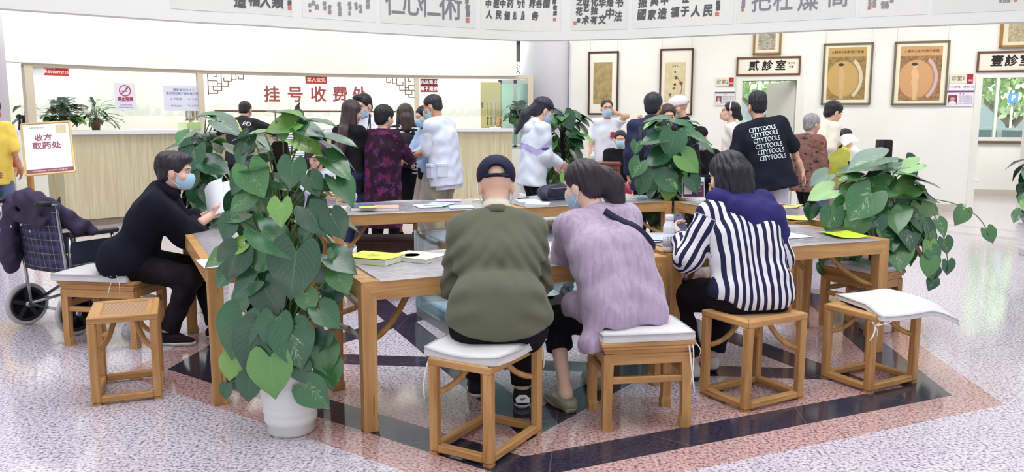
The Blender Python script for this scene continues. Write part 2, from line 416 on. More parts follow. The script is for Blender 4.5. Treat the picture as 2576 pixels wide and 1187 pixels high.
for side, (px, py) in enumerate(((522, 183), (1046, 196))):
    M = on_arc(px, py); k = (M.translation - EYE).length / F_PX; sg = 1 if side == 0 else -1; mb = MB()
    for (ax, ay), (bx, by) in LAT: mb.bar(M @ Vector((sg * ax * k * (.96 if side == 0 else .83), -ay * k, 0)), M @ Vector((sg * bx * k * (.96 if side == 0 else .83), -by * k, 0)), .012, .004, M.to_3x3() @ Vector((0, 0, 1)))
    o = mb.build('corner_lattice', plain((112, 70, 62), .6)); tag(o, ('brown cut-out lattice ornament on the glass beside the lilac notice', 'brown cut-out lattice ornament on the glass beside the square maroon sign')[side], 'ornament', 'corner lattices of the glass screen')
    c = M.translation.copy(); me = o.data
    for v in me.vertices: v.co -= c
    o.location = c
# --- back room of the counter: cream door, inner window, lamps
o = thing('cream_door', 'cream yellow door seen through the glass screen', 'door', at_y(1234, 325, 14.9) * Vector((1, 1, 0)) if False else Vector((at_y(1234, 325, 14.9).x, 14.9, 0)))
m = MB(); m.box((0, 0, 1.08), (.36, .05, 2.16), bev=.006); m.build('door_leaf', plain((226, 214, 150), .5), o)
m = MB(); m.box((-.15, -.035, 1.75), (.02, .02, .1)); m.box((-.15, -.035, 1.25), (.02, .02, .1)); m.build('hinge', plain((120, 110, 90), .4), o)
m = MB()
for px in (1258, 1296, 1332):
    p = at_y(px, 300, 15.0); m.box((p.x, 15.0, 1.6), (.06, .06, 1.2))
a, b = at_y(1258, 300, 15.0), at_y(1332, 300, 15.0); m.box(((a.x + b.x) / 2, 15.0, 2.17), (b.x - a.x + .06, .06, .06)); m.box(((a.x + b.x) / 2, 15.0, 1.0), (b.x - a.x + .06, .06, .06))
struct(m.build('window_1', plain((196, 210, 204), .5)))
MB().box(((a.x + b.x) / 2, 15.02, 1.6), (b.x - a.x, .008, 1.1)).build('window_1_glass', glassy((214, 236, 228)))['kind'] = 'structure'
# thin dark opening with another room's sign between the counter wall and the column
o = thing('far_room_sign', 'sliver of a framed white sign seen beside the round column', 'sign', (at_y(1304, 170, 15.8).x, 15.8, at_y(1304, 175, 15.8).z))
m = MB(); m.box((.02, 0, 0), (.34, .02, .3)); m.build('board', WHITE, o); m = MB()
for z in (-.16, .16): m.box((.02, -.012, z), (.38, .03, .022))
m.build('sign_frame', plain((70, 50, 44)), o)
mb = MB(); text_to(mb, '诊', frame4((.03, -.012, 0), (1, 0, 0), (0, 0, 1), (0, -1, 0)), .2); mb.build('lettering', INK, o)
MB().box((at_y(1304, 125, 16.2).x, 16.2, 2.75), (.6, .05, .6)).build('wall_gap_shade', plain((70, 62, 54)))['kind'] = 'structure'  # dark panel: the shade inside the opening put in as colour

# ---------------------------------------------------------------- wall with the consulting-room doors
P0 = Vector((4.0, 14.3, 0)); UW = Vector((.958, -.288, 0)).normalized(); NW = Vector((UW.y, -UW.x, 0))
def wall_pt(px, py, off=0.0): return at_plane(px, py, P0 + NW * off, NW)
def ws(px, py=300): return (wall_pt(px, py) - P0).dot(UW)
def wz(px, py): return wall_pt(px, py).z
def wbox(mb, s0, s1, z0, z1, d0, d1, mi=0, bev=0.0):
    c = P0 + UW * ((s0 + s1) / 2) + NW * ((d0 + d1) / 2); c.z = (z0 + z1) / 2
    return mb.box(c, (s1 - s0, abs(d1 - d0), z1 - z0), Matrix((UW, -NW, (0, 0, 1))).transposed(), mi, bev)
D2 = (ws(1864), ws(2000), wz(1930, 203)); D1 = (ws(2464), ws(2464) + 1.25, wz(2500, 196))
sL = ws(1436); sR = D1[1] + 6
m = MB()
wbox(m, sL, D2[0], 0, 4.2, 0, -.2); wbox(m, D2[1], D1[0], 0, 4.2, 0, -.2); wbox(m, D1[1], sR, 0, 4.2, 0, -.2)
for D in (D1, D2): wbox(m, D[0], D[1], D[2], 4.2, 0, -.2)
struct(m.build('wall_back', WALL))
m = MB()
for a, b in ((sL, D2[0] - .1), (D2[1] + .1, D1[0] - .1), (D1[1] + .1, sR)): wbox(m, a, b, 0, .125, .012, 0)
struct(m.build('baseboard_back', plain((206, 198, 184), .35)))
for i, D in enumerate((D1, D2)):
    m = MB(); w_ = .1
    wbox(m, D[0] - w_, D[0], 0, D[2] + w_, .02, -.2); wbox(m, D[1], D[1] + w_, 0, D[2] + w_, .02, -.2); wbox(m, D[0], D[1], D[2], D[2] + w_, .02, -.2)
    struct(m.build('doorframe_%d' % (i + 1), plain((236, 238, 230), .45)))
# the door leaves standing open into the rooms
def door_leaf(n, hinge_s, ang, w):
    o = bpy.data.objects.new('door_%d' % n, None); COL.objects.link(o); p = P0 + UW * hinge_s - NW * .1
    o.location = p; o.rotation_euler = (0, 0, ang); o['kind'] = 'structure'
    D = (D1, D2)[n - 1]
    m = MB(); m.box((w / 2, 0, D[2] / 2), (w, .045, D[2] - .02), bev=.003); m.build('door_leaf', plain((226, 226, 218), .45), o)
    m = MB(); m.box((w - .07, -.028, 1.0), (.05, .012, .2), bev=.004); m.tube([(w - .07, -.03, 1.02), (w - .07, -.075, 1.02), (w - .17, -.075, 1.02)], .011, 8)
    m.build('door_handle', plain((170, 172, 172), .25, .9), o)
au = math.atan2(UW.y, UW.x)
door_leaf(1, D1[1], au + PI - math.radians(70), .98)
door_leaf(2, D2[1], au + PI - math.radians(58), .86)
# rooms behind: window wall, side walls
RB = 3.3
def rwall(m, s0, s1, z0, z1, d0=-RB, d1=-RB - .2): wbox(m, s0, s1, z0, z1, d0, d1)
w2 = (D2[0] - .2, D2[0] + 2.2); w1 = (D1[0] - .2, D1[0] + 3.0); SILL, HEAD = 1.08, 2.9
m = MB(); rwall(m, sL, sR, 0, SILL); rwall(m, sL, sR, HEAD, 4.2)
for a, b in ((sL, w2[0]), (w2[1], w1[0]), (w1[1], sR)): rwall(m, a, b, SILL, HEAD)
struct(m.build('wall_outer', WALL))
m = MB()
for s in (sL, D1[0] - 1.2, sR):
    wbox(m, s, s + .1, 0, 4.2, -.2, -RB)
struct(m.build('wall_partition', WALL))
m = MB(); wbox(m, sL, sR, 0, .125, -RB + .012, -RB); struct(m.build('baseboard_outer', plain((206, 198, 184), .35)))
m = MB(); wbox(m, sL - 1, sR, 3.2, 3.26, -.2, -RB - .2); struct(m.build('ceiling_rooms', WALL))
for i, (a, b) in enumerate((w2, w1)):
    m = MB(); fr = .05
    wbox(m, a, b, SILL, SILL + .07, -RB + .02, -RB - .14); wbox(m, a, b, HEAD - fr, HEAD, -RB - .04, -RB - .12)
    for q in (a, a + (b - a) * .38, b - fr): wbox(m, q, q + fr, SILL, HEAD, -RB - .04, -RB - .12)
    struct(m.build('window_%d' % (i + 2), plain((228, 230, 226), .4)))
    m = MB(); wbox(m, a, b, SILL - .05, SILL, -RB + .05, -RB - .1); struct(m.build('window_%d_sill' % (i + 2), plain((112, 84, 74), .35)))
    m = MB(); wbox(m, a, b, SILL, HEAD, -RB - .075, -RB - .083); struct(m.build('window_%d_glass' % (i + 2), glassy((236, 246, 244), .05)))
m = MB(); c = wall_pt(2455, 445, -RB); m.box((c.x, c.y, .32), (.1, .02, .08), Matrix((UW, -NW, (0, 0, 1))).transposed()); tag(m.build('wall_socket', WHITE), 'white wall socket low under the far window sill', 'socket')
# ---------------------------------------------------------------- ring ceiling, fascia band with calligraphy
BZ = 2.63
BPX = [(-420, -8), (7, 21), (280, 40), (500, 55), (650, 63), (900, 79), (1150, 93), (1300, 100.5), (1420, 100.5), (1560, 97.5), (1700, 91.5), (2026, 77), (2200, 69), (2576, 54), (2900, 40)]
BP = [at_z(x, y, BZ) for x, y in BPX]
def catmull(P, per=6):
    out = []
    for i in range(len(P) - 1):
        p0, p1, p2, p3 = P[max(i - 1, 0)], P[i], P[i + 1], P[min(i + 2, len(P) - 1)]
        for k in range(per):
            t = k / per
            out.append(.5 * ((2 * p1) + (p2 - p0) * t + (2 * p0 - 5 * p1 + 4 * p2 - p3) * t * t + (3 * p1 - p0 - 3 * p2 + p3) * t ** 3))
    return out + [P[-1]]
BC = catmull(BP)
def band_mb(mb, z0, z1, off0, off1, pts=BC):
    V = []; n = len(pts)
    for i, p in enumerate(pts):
        d = (pts[min(i + 1, n - 1)] - pts[max(i - 1, 0)]); d.z = 0; d.normalize(); q = Vector((-d.y, d.x, 0))   # q points away from the hall centre
        if q.y < 0: q = -q
        for o, z in ((off0, z0), (off1, z0), (off1, z1), (off0, z1)): V.append(Vector((p.x, p.y, z)) + q * o)
    Fs = [(i * 4 + k, i * 4 + (k + 1) % 4, i * 4 + 4 + (k + 1) % 4, i * 4 + 4 + k) for i in range(n - 1) for k in range(4)]
    Fs += [(0, 1, 2, 3), (n * 4 - 1, n * 4 - 2, n * 4 - 3, n * 4 - 4)]
    return mb.add(V, Fs)
m = MB(); band_mb(m, BZ, 5.0, 0, .18); struct(m.build('wall_fascia', plain((226, 226, 220), .7)))
# the flat ceiling of the gallery between the fascia and the walls
V = []; n = len(BC)
for p in BC:
    d = Vector((p.x - CX, p.y - CY, 0)).normalized(); V += [(p.x + d.x * .17, p.y + d.y * .17, 3.7), (p.x + d.x * 4.6, p.y + d.y * 4.6, 3.7)]
struct(MB().add(V, [(2 * i, 2 * i + 1, 2 * i + 3, 2 * i + 2) for i in range(n - 1)]).build('ceiling', WALL))
struct(MB().add([(-14, -4, 8.2), (22, -4, 8.2), (22, 16, 8.2), (-14, 16, 8.2)], [(0, 3, 2, 1)]).build('ceiling_atrium', WALL))
def band_at(px, py, off=.0):
    """frame on the fascia at a pixel"""
    best = None
    for i in range(len(BC) - 1):
        a, b = BC[i], BC[i + 1]; d = (b - a); d.z = 0; d.normalize(); nn = Vector((d.y, -d.x, 0))
        if nn.y > 0: nn = -nn
        q = at_plane(px, py, a + nn * off, nn); t_ = (q - a).dot(d) / max((b - a).length, 1e-6)
        if -.02 <= t_ <= 1.02 and q.y > 0: best = (q, nn); break
    q, nn = best; z = Vector((0, 0, 1)); return frame4(q, z.cross(nn), z, nn)
GREYINK = plain((92, 92, 92), .8); BIGINK = plain((128, 126, 130), .8); SEAL = plain((196, 120, 104), .8); FAINT = plain((150, 148, 146), .8)
PAPER = [plain((219, 219, 212), .75), plain((224, 223, 216), .75)]
SCROLLS = [
 ('cursive four-character phrase', 430, 735, [('造', 603, 4, 30), ('福', 639, 1, 28), ('人', 667, 6, 28), ('類', 698, 6, 30), ('浪', 728, 8, 11), ('#', 729, 20, 9)], GREYINK),
 ('columns of thin faint characters', 762, 945, [('的', 779, 14, 8), ('#', 780, 27, 6), ('敬', 788, 8, 10), ('浪', 797, 18, 11), ('隊', 816, 10, 9), ('伍', 817, 21, 8), ('得', 829, 19, 9), ('候', 829, 31, 9), ('起', 853, 11, 9), ('看', 855, 23, 9), ('脸', 855, 35, 9), ('的', 879, 10, 9), ('学', 880, 22, 9), ('言', 879, 34, 8), ('体', 895, 11, 9), ('事', 896, 21, 8), ('吃', 906, 17, 9), ('点', 907, 28, 9), ('理', 925, 3, 10), ('想', 925, 17, 11)], FAINT),
 ('big grey seal-script phrase', 958, 1196, [('仁', 994, 12, 56), ('心', 1038, 12, 58), ('仁', 1084, 16, 58), ('術', 1134, 19, 66), ('邓', 1174, 4, 11), ('敬', 1176, 20, 13), ('浪', 1177, 36, 13), ('#', 1176, 51, 10)], BIGINK),
 ('two rows of brush characters', 1210, 1410, list(zip('中医中药为世界各国', (1228, 1248, 1264, 1283, 1302, 1319, 1338, 1356, 1374), [11] * 9, [18] * 9)) + list(zip('人民健康服务', (1230, 1254, 1276, 1298, 1319, 1345), (38, 39, 41, 41, 41, 42), [19] * 6)) + [('邓', 1394, 6, 10), ('敬', 1396, 20, 10), ('浪', 1396, 34, 10), ('#', 1395, 49, 7)], GREYINK),
 ('upright columns of brush characters', 1436, 1578, [('书', 1557, 8, 22), ('法', 1554, 43, 22), ('是', 1534, 7, 19), ('中', 1533, 36, 24), ('华', 1514, 9, 20), ('文', 1514, 51, 20), ('化', 1495, 6, 19), ('独', 1494, 28, 18), ('有', 1493, 52, 18), ('的', 1474, 4, 16), ('艺', 1474, 21, 17), ('术', 1472, 52, 19), ('之', 1457, 6, 16), ('花', 1456, 30, 18), ('浪', 1455, 52, 9), ('#', 1446, 58, 8)], GREYINK),
 ('brush phrase with a ringed first character', 1590, 1845, [('振', 1616, 8, 24), ('興', 1646, 4, 22), ('中', 1671, 2, 22), ('世', 1724, -2, 20), ('國', 1613, 39, 24), ('家', 1639, 39, 22), ('造', 1665, 36, 24), ('福', 1697, 32, 22), ('于', 1722, 30, 22), ('人', 1749, 30, 24), ('民', 1780, 28, 26), ('敬', 1806, 8, 10), ('浪', 1806, 21, 11), ('#', 1804, 35, 9)], GREYINK),
 ('very large grey characters', 1852, 2150, [('把', 1915, 4, 50), ('杜', 1970, 3, 48), ('燦', 2032, 2, 50), ('高', 2108, -8, 50), ('良', 1870, 4, 10), ('卓', 1869, 16, 10), ('#', 1868, 25, 6)], plain((134, 132, 140), .8)),
 ('small faint columns beside the last large characters', 2160, 2330, [('文', 2188, 3, 8), ('长', 2188, 12, 8), ('#', 2187, 19, 7), ('自', 2199, 5, 8), ('己', 2199, 14, 8), ('泰', 2220, 9, 8), ('波', 2221, 17, 8), ('這', 2230, 9, 8), ('筆', 2231, 17, 8), ('悟', 2243, 2, 8)], FAINT),
 ('blank paper with a tiny signature', 2345, 2575, [('古', 2517, 2, 6), ('风', 2527, 3, 6), ('成', 2537, 2, 6), ('#', 2555, 1, 5)], FAINT)]
for i, (what, x0, x1, chars, ink) in enumerate(SCROLLS):
    M = band_at((x0 + x1) / 2, 20, .002); o = thing('calligraphy_scroll', 'hanging paper scroll on the fascia with ' + what, 'calligraphy', M.translation, 0, 'calligraphy scrolls round the fascia')
    def yb(px): 
        for (xa, ya), (xb, yb_) in zip(BPX, BPX[1:]):
            if xa <= px <= xb: return ya + (yb_ - ya) * (px - xa) / (xb - xa)
    V = []; npt = 7
    for k in range(npt):
        px = x0 + (x1 - x0) * k / (npt - 1)
        for z in (BZ + .13, 3.62):
            q = band_at(px, yb(px) - 20, .004).translation.copy(); q.z = z; V.append(q)
        for z in (3.62, BZ + .13):
            q = band_at(px, yb(px) - 20, .0005).translation.copy(); q.z = z; V.append(q)
    Fs = [(k * 4 + a, k * 4 + (a + 1) % 4, k * 4 + 4 + (a + 1) % 4, k * 4 + 4 + a) for k in range(npt - 1) for a in range(4)]
    rel(MB().add(V, Fs), o).build('paper', PAPER[i % 2], o)
    mi_, ms = MB(), MB()
    for ch, px, py, sz in chars:
        M = band_at(px, py, .008); k = (M.translation - EYE).length / F_PX
        if ch == '#':
            ms.box(M.translation, (sz * k, .002, sz * k), Matrix((M.to_3x3().col[0], -M.to_3x3().col[2], M.to_3x3().col[1])).transposed()); continue
        mi_ = MB(); Ms = M @ Matrix.Diagonal((.9, 1.08, 1, 1)); text_to(mi_, ch, Ms, sz * k * 1.05, weight=.012 * sz * k if sz > 40 else .006, shear=.12 if sz < 40 else 0); rel(mi_, o).build('brush_character', ink, o)
    if ms.v: rel(ms, o).build('seal_stamp', SEAL, o)
# lamps of the gallery ceiling, hidden by the fascia: they wash the walls
for i, (px, Y, p) in enumerate(((-300, 9.0, 40), (180, 10.4, 40), (620, 12.2, 42), (1080, 13.3, 42), (1500, 13.6, 42), (1950, 12.6, 46), (2400, 11.8, 50), (2800, 11.0, 40))):
    q = at_y(px, 300, Y); area('gallery_lamp', (q.x, q.y, 3.66), (0, 0, 0), 1.6, 1.0, p, (1.0, .97, .92))
for th in (136, 122, 108, 95):
    q = polar(th, 9.7, 2.97); area('registry_lamp', q, (0, 0, 0), 1.4, 1.0, 38, (1.0, .98, .94))
for s in (D2[0] + .6, D1[0] + .8):
    q = P0 + UW * s - NW * 1.7; area('room_lamp', (q.x, q.y, 3.15), (0, 0, 0), 1.2, 1.2, 95, (1.0, .98, .94))
# ================================================================ tables, stools, cushions
t = NT('rattan'); co = t.coord('Object'); w1 = t.n('ShaderNodeTexWave'); t.lk(co, w1.inputs[0]); w1.inputs['Scale'].default_value = 46; w1.bands_direction = 'X'
w2_ = t.n('ShaderNodeTexWave'); t.lk(co, w2_.inputs[0]); w2_.inputs['Scale'].default_value = 46; w2_.bands_direction = 'Y'
h = t.math('MULTIPLY', w1.outputs[1], w2_.outputs[1]); t.set(t.ramp(h, [(.1, lin((148, 112, 78))), (.6, lin((212, 178, 138)))]), .55); t.bump(h, .4, .004); RATTAN = t.m
LINEN = cloth((216, 214, 214), .9, .05, 320, .25); LINENTIE = plain((240, 238, 228), .8)
def cube_stool(label, c, rz, w=.43, d=.33, h=.465, group='square cube-framed stools'):
    o = thing('cube_stool', label, 'stool', (c[0], c[1], 0), rz, group); L = .044
    for sx in (-1, 1):
        for sy in (-1, 1):
            x, y = sx * (w - L) / 2, sy * (d - L) / 2
            m = MB(); m.box((x, y, h / 2 - .009), (L, L, h - .042), bev=.007); m.box((x, y, .006), (L * .9, L * .9, .012)); m.build('leg', WOOD_A, o)
            m = MB(); m.tube(bez((x - sx * .012, y - sy * .012, .285), (x - sx * w * .22, y - sy * d * .2, .30), (sx * .05, sy * .04, h - .032), 9), .0145, 8); m.build('curved_brace', WOOD_A, o)
    for sy in (-1, 1):
        m = MB(); m.box((0, sy * (d - L) / 2, .030), (w - L * 2, L * .92, .036), bev=.006); m.build('base_stretcher', WOOD_AX, o)
    for sx in (-1, 1):
        m = MB(); m.box((sx * (w - L) / 2, 0, .030), (L * .92, d - L * 2, .036), bev=.006); m.build('base_stretcher', WOOD_AY, o)
    fw = .062
    for sg in (-1, 1):
        p = [(-w / 2, sg * d / 2), (w / 2, sg * d / 2), (w / 2 - fw, sg * (d / 2 - fw)), (-w / 2 + fw, sg * (d / 2 - fw))]; m = MB()
        m.prism(p if sg < 0 else p[::-1], Matrix.Translation((0, 0, h - .034)), .034); r1_ = m.build('seat_rail', WOOD_AX, o)
        p = [(sg * w / 2, -d / 2), (sg * w / 2, d / 2), (sg * (w / 2 - fw), d / 2 - fw), (sg * (w / 2 - fw), -d / 2 + fw)]; m = MB()
        m.prism(p if sg > 0 else p[::-1], Matrix.Translation((0, 0, h - .034)), .034); r2_ = m.build('seat_rail', WOOD_AY, o)
        for ob in (r1_, r2_): bv = ob.modifiers.new('soft', 'BEVEL'); bv.width = .006; bv.segments = 2; bv.limit_method = 'ANGLE'
    m = MB(); m.box((0, 0, h - .014), (w - fw * 2, d - fw * 2, .016)); m.build('woven_seat', RATTAN, o)
    return o
def waisted_stool(label, c, rz, w=.45, d=.36, h=.45, mats=None, group='waisted stools with moulded tops', stretch=True):
    A, AX, AY = mats or (WOOD_A, WOOD_AX, WOOD_AY)
    o = thing('waisted_stool', label, 'stool', (c[0], c[1], 0), rz, group); L = .05; wi, di = w - .03, d - .03
    m = MB(); m.box((0, 0, h - .012), (w, d, .024), bev=.006); m.box((0, 0, h - .032), (w - .018, d - .018, .018), bev=.004); m.build('seat', AX, o)
    m = MB(); m.box((0, 0, h - .052), (w - .04, d - .04, .024)); m.build('waist', AX, o)
    for sy in (-1, 1):
        m = MB(); y = sy * (di / 2 - .012); m.prism([(-wi / 2, 0), (wi / 2, 0), (wi / 2 - L, -.05), (-wi / 2 + L, -.05)][::-1], Matrix.Translation((0, y - .012 + (.0008 * sy), h - .062)) @ Matrix.Rotation(PI / 2, 4, 'X') @ Matrix.Translation((0, 0, -.024)), .024); m.build('apron', AX, o)
        if stretch: m = MB(); m.box((0, sy * (di / 2 - .022), h * .56), (wi - L * 1.6, .026, .034), bev=.004); m.build('stretcher', AX, o)
    for sx in (-1, 1):
        m = MB(); m.box((sx * (wi / 2 - .012), 0, h - .087), (.024, di - L * 1.6, .05)); m.build('apron', AY, o)
        if stretch: m = MB(); m.box((sx * (wi / 2 - .022), 0, h * .62), (.026, di - L * 1.6, .034), bev=.004); m.build('stretcher', AY, o)
        for sy in (-1, 1):
            x, y = sx * (wi - L) / 2, sy * (di - L) / 2; m = MB(); V = []
            for z, s, ox in ((h - .062, 1, 0), (.12, .84, .004), (.06, .86, .004), (.035, 1.0, 0), (0, .96, 0)):
                k = L * s / 2; V += [(x + sx * ox + a * k, y + sy * ox + b * k, z) for a, b in ((-1, -1), (1, -1), (1, 1), (-1, 1))]
            m.add(V, [(i * 4 + k, i * 4 + 4 + k, i * 4 + 4 + (k + 1) % 4, i * 4 + (k + 1) % 4) for i in range(4) for k in range(4)] + [(0, 1, 2, 3), (19, 18, 17, 16)])
            m.build('leg', A, o)
    return o
def cushion(label, c, rz, z, w=.44, d=.36, t_=.042, bend=None, ties=(), group='off-white linen seat cushions', tilt=None):
    """thin box cushion with piped rims; bend(x,y)->dz drapes it"""
    o = thing('seat_cushion', label, 'cushion', (c[0], c[1], z), rz, group)
    if tilt: o.rotation_euler = (tilt[0], tilt[1], rz)
    nx, ny = 21, 17; bend = bend or (lambda x, y: 0.0)
    def edge(u, v):
        x = (u - .5) * 2; y = (v - .5) * 2; q = (abs(x) ** 7 + abs(y) ** 7)
        r = min(1.0, q) ** 1; return x, y, max(0, 1 - r)
    def top(u, v):
        x, y, e = edge(u, v); puff = .012 * (1 - x * x) * (1 - y * y)
        s = 1 - .018 * (abs(x * y) ** 3)
        X, Y = x * w / 2 * s, y * d / 2 * s; return Vector((X, Y, t_ + puff - (0 if e > .02 else .006) + bend(X, Y)))
    def bot(u, v):
        x, y, e = edge(u, v); s = 1 - .018 * (abs(x * y) ** 3); X, Y = x * w / 2 * s, y * d / 2 * s
        return Vector((X, Y, .001 + bend(X, Y)))
    m = MB(); m.grid(top, nx, ny); b = len(m.v); m.grid(lambda u, v: bot(1 - u, v), nx, ny)
    ring = [(i, 0) for i in range(nx)] + [(nx - 1, j) for j in range(1, ny)] + [(i, ny - 1) for i in range(nx - 2, -1, -1)] + [(0, j) for j in range(ny - 2, 0, -1)]
    T = [i * ny + j for i, j in ring]; Bm = [b + (nx - 1 - i) * ny + j for i, j in ring]
    mid = len(m.v); n = len(ring)
    for k in range(n):
        a, c_ = Vector(m.v[T[k]]), Vector(m.v[Bm[k]]); p = (a + c_) / 2; dn = Vector((p.x, p.y, 0)).normalized() * .006; m.v.append(tuple(p + dn))
    for k in range(n):
        k2 = (k + 1) % n
        for f in ((T[k2], T[k], mid + k, mid + k2), (mid + k2, mid + k, Bm[k], Bm[k2])): m.f.append(f[::-1]); m.m.append(0); m.s.append(True)
    m.build('pad', LINEN, o)
    for R, zz in ((T, .002), (Bm, .003)):
        pp = [Vector(m.v[i]) + Vector((m.v[i][0], m.v[i][1], 0)).normalized() * .002 + Vector((0, 0, 0)) for i in R]
        q = MB(); q.tube(pp + [pp[0]], .0032, 6, cap=False); q.build('piping', plain((188, 186, 190), .8) if R is T else LINEN, o)
    for pts in ties:
        q = MB(); q.tube(pts, .0042, 6, squash=.5); q.build('tie_cord', LINENTIE, o)
    return o
def table(label, o2, ang, L, Wd, h=.74, legs='nnnn', group='reading tables set in a ring'):
    """origin at the near left corner on the floor, x along the front edge, y into the ring"""
    o = thing('reading_table', label, 'table', (o2[0], o2[1], 0), ang, group); G = .078; ap = .088
    for ix, iy in ((0, 0), (1, 0), (0, 1), (1, 1)):
        x = G / 2 if ix == 0 else L - G / 2; y = G / 2 if iy == 0 else Wd - G / 2; sx = 1 if ix == 0 else -1; sy = 1 if iy == 0 else -1
        m = MB(); V = []
        for z, i_, e in ((h - .006, 0, 0), (h * .5, .003, .003), (.13, .005, .006), (.06, .005, .006), (.03, .001, 0), (0, .003, .002)):
            k = G / 2; ins = i_ + e
            x0, x1 = (x - k, x + k - ins) if ix == 0 else (x - k + ins, x + k); y0, y1 = (y - k, y + k - ins) if iy == 0 else (y - k + ins, y + k)
            V += [(x0, y0, z), (x1, y0, z), (x1, y1, z), (x0, y1, z)]
        m.add(V, [(i * 4 + k, i * 4 + 4 + k, i * 4 + 4 + (k + 1) % 4, i * 4 + (k + 1) % 4) for i in range(5) for k in range(4)] + [(0, 1, 2, 3), (23, 22, 21, 20)])
        ob = m.build('leg', WOOD_A, o); bv = ob.modifiers.new('soft', 'BEVEL'); bv.width = .004; bv.segments = 2; bv.limit_method = 'ANGLE'; bv.angle_limit = 1.0
        m = MB(); m.tube(bez((x + sx * .02, y + sy * .02, h - .30), (x + sx * .16, y + sy * .10, h - .27), (x + sx * .30, y + sy * .20, h - .05), 10), .016, 8); m.build('curved_brace', WOOD_A, o)
    T = .03; e = .0012
    def trap(w): return [(0, 0), (w, 0), (w - G, -ap), (w - G - .02, -ap + .001), (G + .02, -ap + .001), (G, -ap)]
    for iy in (0, 1):
        M = frame4((0, -e, h), (1, 0, 0), (0, 0, 1), (0, -1, 0)) if iy == 0 else frame4((L, Wd + e, h), (-1, 0, 0), (0, 0, 1), (0, 1, 0))
        m = MB(); m.prism(trap(L)[::-1], M @ Matrix.Translation((0, 0, -T)), T); m.build('apron', WOOD_AX, o)
    for ix in (0, 1):
        M = frame4((-e, Wd, h), (0, -1, 0), (0, 0, 1), (-1, 0, 0)) if ix == 0 else frame4((L + e, 0, h), (0, 1, 0), (0, 0, 1), (1, 0, 0))
        m = MB(); m.prism(trap(Wd)[::-1], M @ Matrix.Translation((0, 0, -T)), T); m.build('apron', WOOD_AY, o)
    m = MB(); m.box((L / 2, Wd / 2, h - .012), (L - .05, Wd - .05, .022)); m.build('tabletop', wood((146, 116, 88), (190, 160, 128), .7, .3, 0), o)
    m = MB(); fw = .07
    m.prism([(0, 0), (L, 0), (L - fw, fw), (fw, fw)], Matrix.Translation((0, 0, h)), .003); m.prism([(fw, Wd - fw), (L - fw, Wd - fw), (L, Wd), (0, Wd)], Matrix.Translation((0, 0, h)), .003)
    m.prism([(0, 0), (fw, fw), (fw, Wd - fw), (0, Wd)], Matrix.Translation((0, 0, h)), .003); m.prism([(L - fw, fw), (L, 0), (L, Wd), (L - fw, Wd - fw)], Matrix.Translation((0, 0, h)), .003)
    m.build('top_rim', WOOD_AX, o)
    return o
t = NT('clear_vinyl'); tr = t.n('ShaderNodeBsdfTransparent'); tr.inputs[0].default_value = lin((238, 238, 244)); gl = t.n('ShaderNodeBsdfGlossy'); gl.inputs[1].default_value = .1
df = t.n('ShaderNodeBsdfDiffuse'); df.inputs[0].default_value = lin((226, 226, 238)); bmp = t.n('ShaderNodeBump'); t.lk(t.noise(t.coord('Object', scale=(3, 9, 1)), 3.2, 2), bmp.inputs['Height']); bmp.inputs['Strength'].default_value = .35; bmp.inputs['Distance'].default_value = .02
for s_ in (gl,): t.lk(bmp.outputs[0], s_.inputs['Normal'])
fr = t.n('ShaderNodeLayerWeight'); fr.inputs[0].default_value = .25; m1 = t.n('ShaderNodeMixShader'); m1.inputs[0].default_value = .52; t.lk(tr.outputs[0], m1.inputs[1]); t.lk(df.outputs[0], m1.inputs[2])  # white diffuse share: reflected skylight and papers put into the sheet's colour
m2 = t.n('ShaderNodeMixShader'); t.lk(t.math('MULTIPLY_ADD', fr.outputs[0], 1.0, .08), m2.inputs[0]); t.lk(m1.outputs[0], m2.inputs[1]); t.lk(gl.outputs[0], m2.inputs[2]); t.lk(m2.outputs[0], t.out.inputs[0]); VINYL = t.m
def vinyl(label, tb, L, Wd, x0=.09, x1=None, over=.012, h=.7445):
    x1 = L - .09 if x1 is None else x1; ang = tb.rotation_euler.z
    o = thing('vinyl_cover', label, 'table cover', tb.location + rotz(ang) @ Vector((x0, 0, h)), ang, 'clear vinyl table covers')
    w = x1 - x0; r = random.Random(int(L * 1000)); ph = [r.random() * 6 for _ in range(6)]
    def P(u, v):
        x = u * w; y = -over + v * (Wd - .02 + over); z = .0012 * (1 + math.sin(x * 9 + ph[0]) * math.sin(y * 7 + ph[1])) + .010 * max(0, v - .9) * 10 * max(0, math.sin(x * 5.5 + ph[2]))
        if v < .02: z -= .004; y -= .003 * math.sin(x * 11)
        return Vector((x, y, z))
    m = MB(); m.grid(P, 60, 30); m.build('sheet', VINYL, o); return o
TH = .74
p1, p2, p3, p6 = at_z(908, 712, TH), at_z(1690, 640, TH), at_z(839, 543, TH), at_z(520, 675, TH)
a1, a2, a3, a6 = math.radians(25.2), math.radians(20.9), math.radians(21.4), math.radians(26)
T1 = table('long table on which the man in the olive shirt and the woman in lavender lean', p1, a1, 1.745, .76)
T2 = table('table where the woman in the striped shirt sits with her phone', p2, a2, 1.61, .76)
d3 = Vector((math.cos(a3), math.sin(a3), 0))
T3 = table('far table whose near edge faces the dark wooden stool', p3, a3, 1.56, .92)
T3b = table('far table carrying the black handbag and the bushy plant by its end', p3 + d3 * 1.565, a3, 1.565, .92)
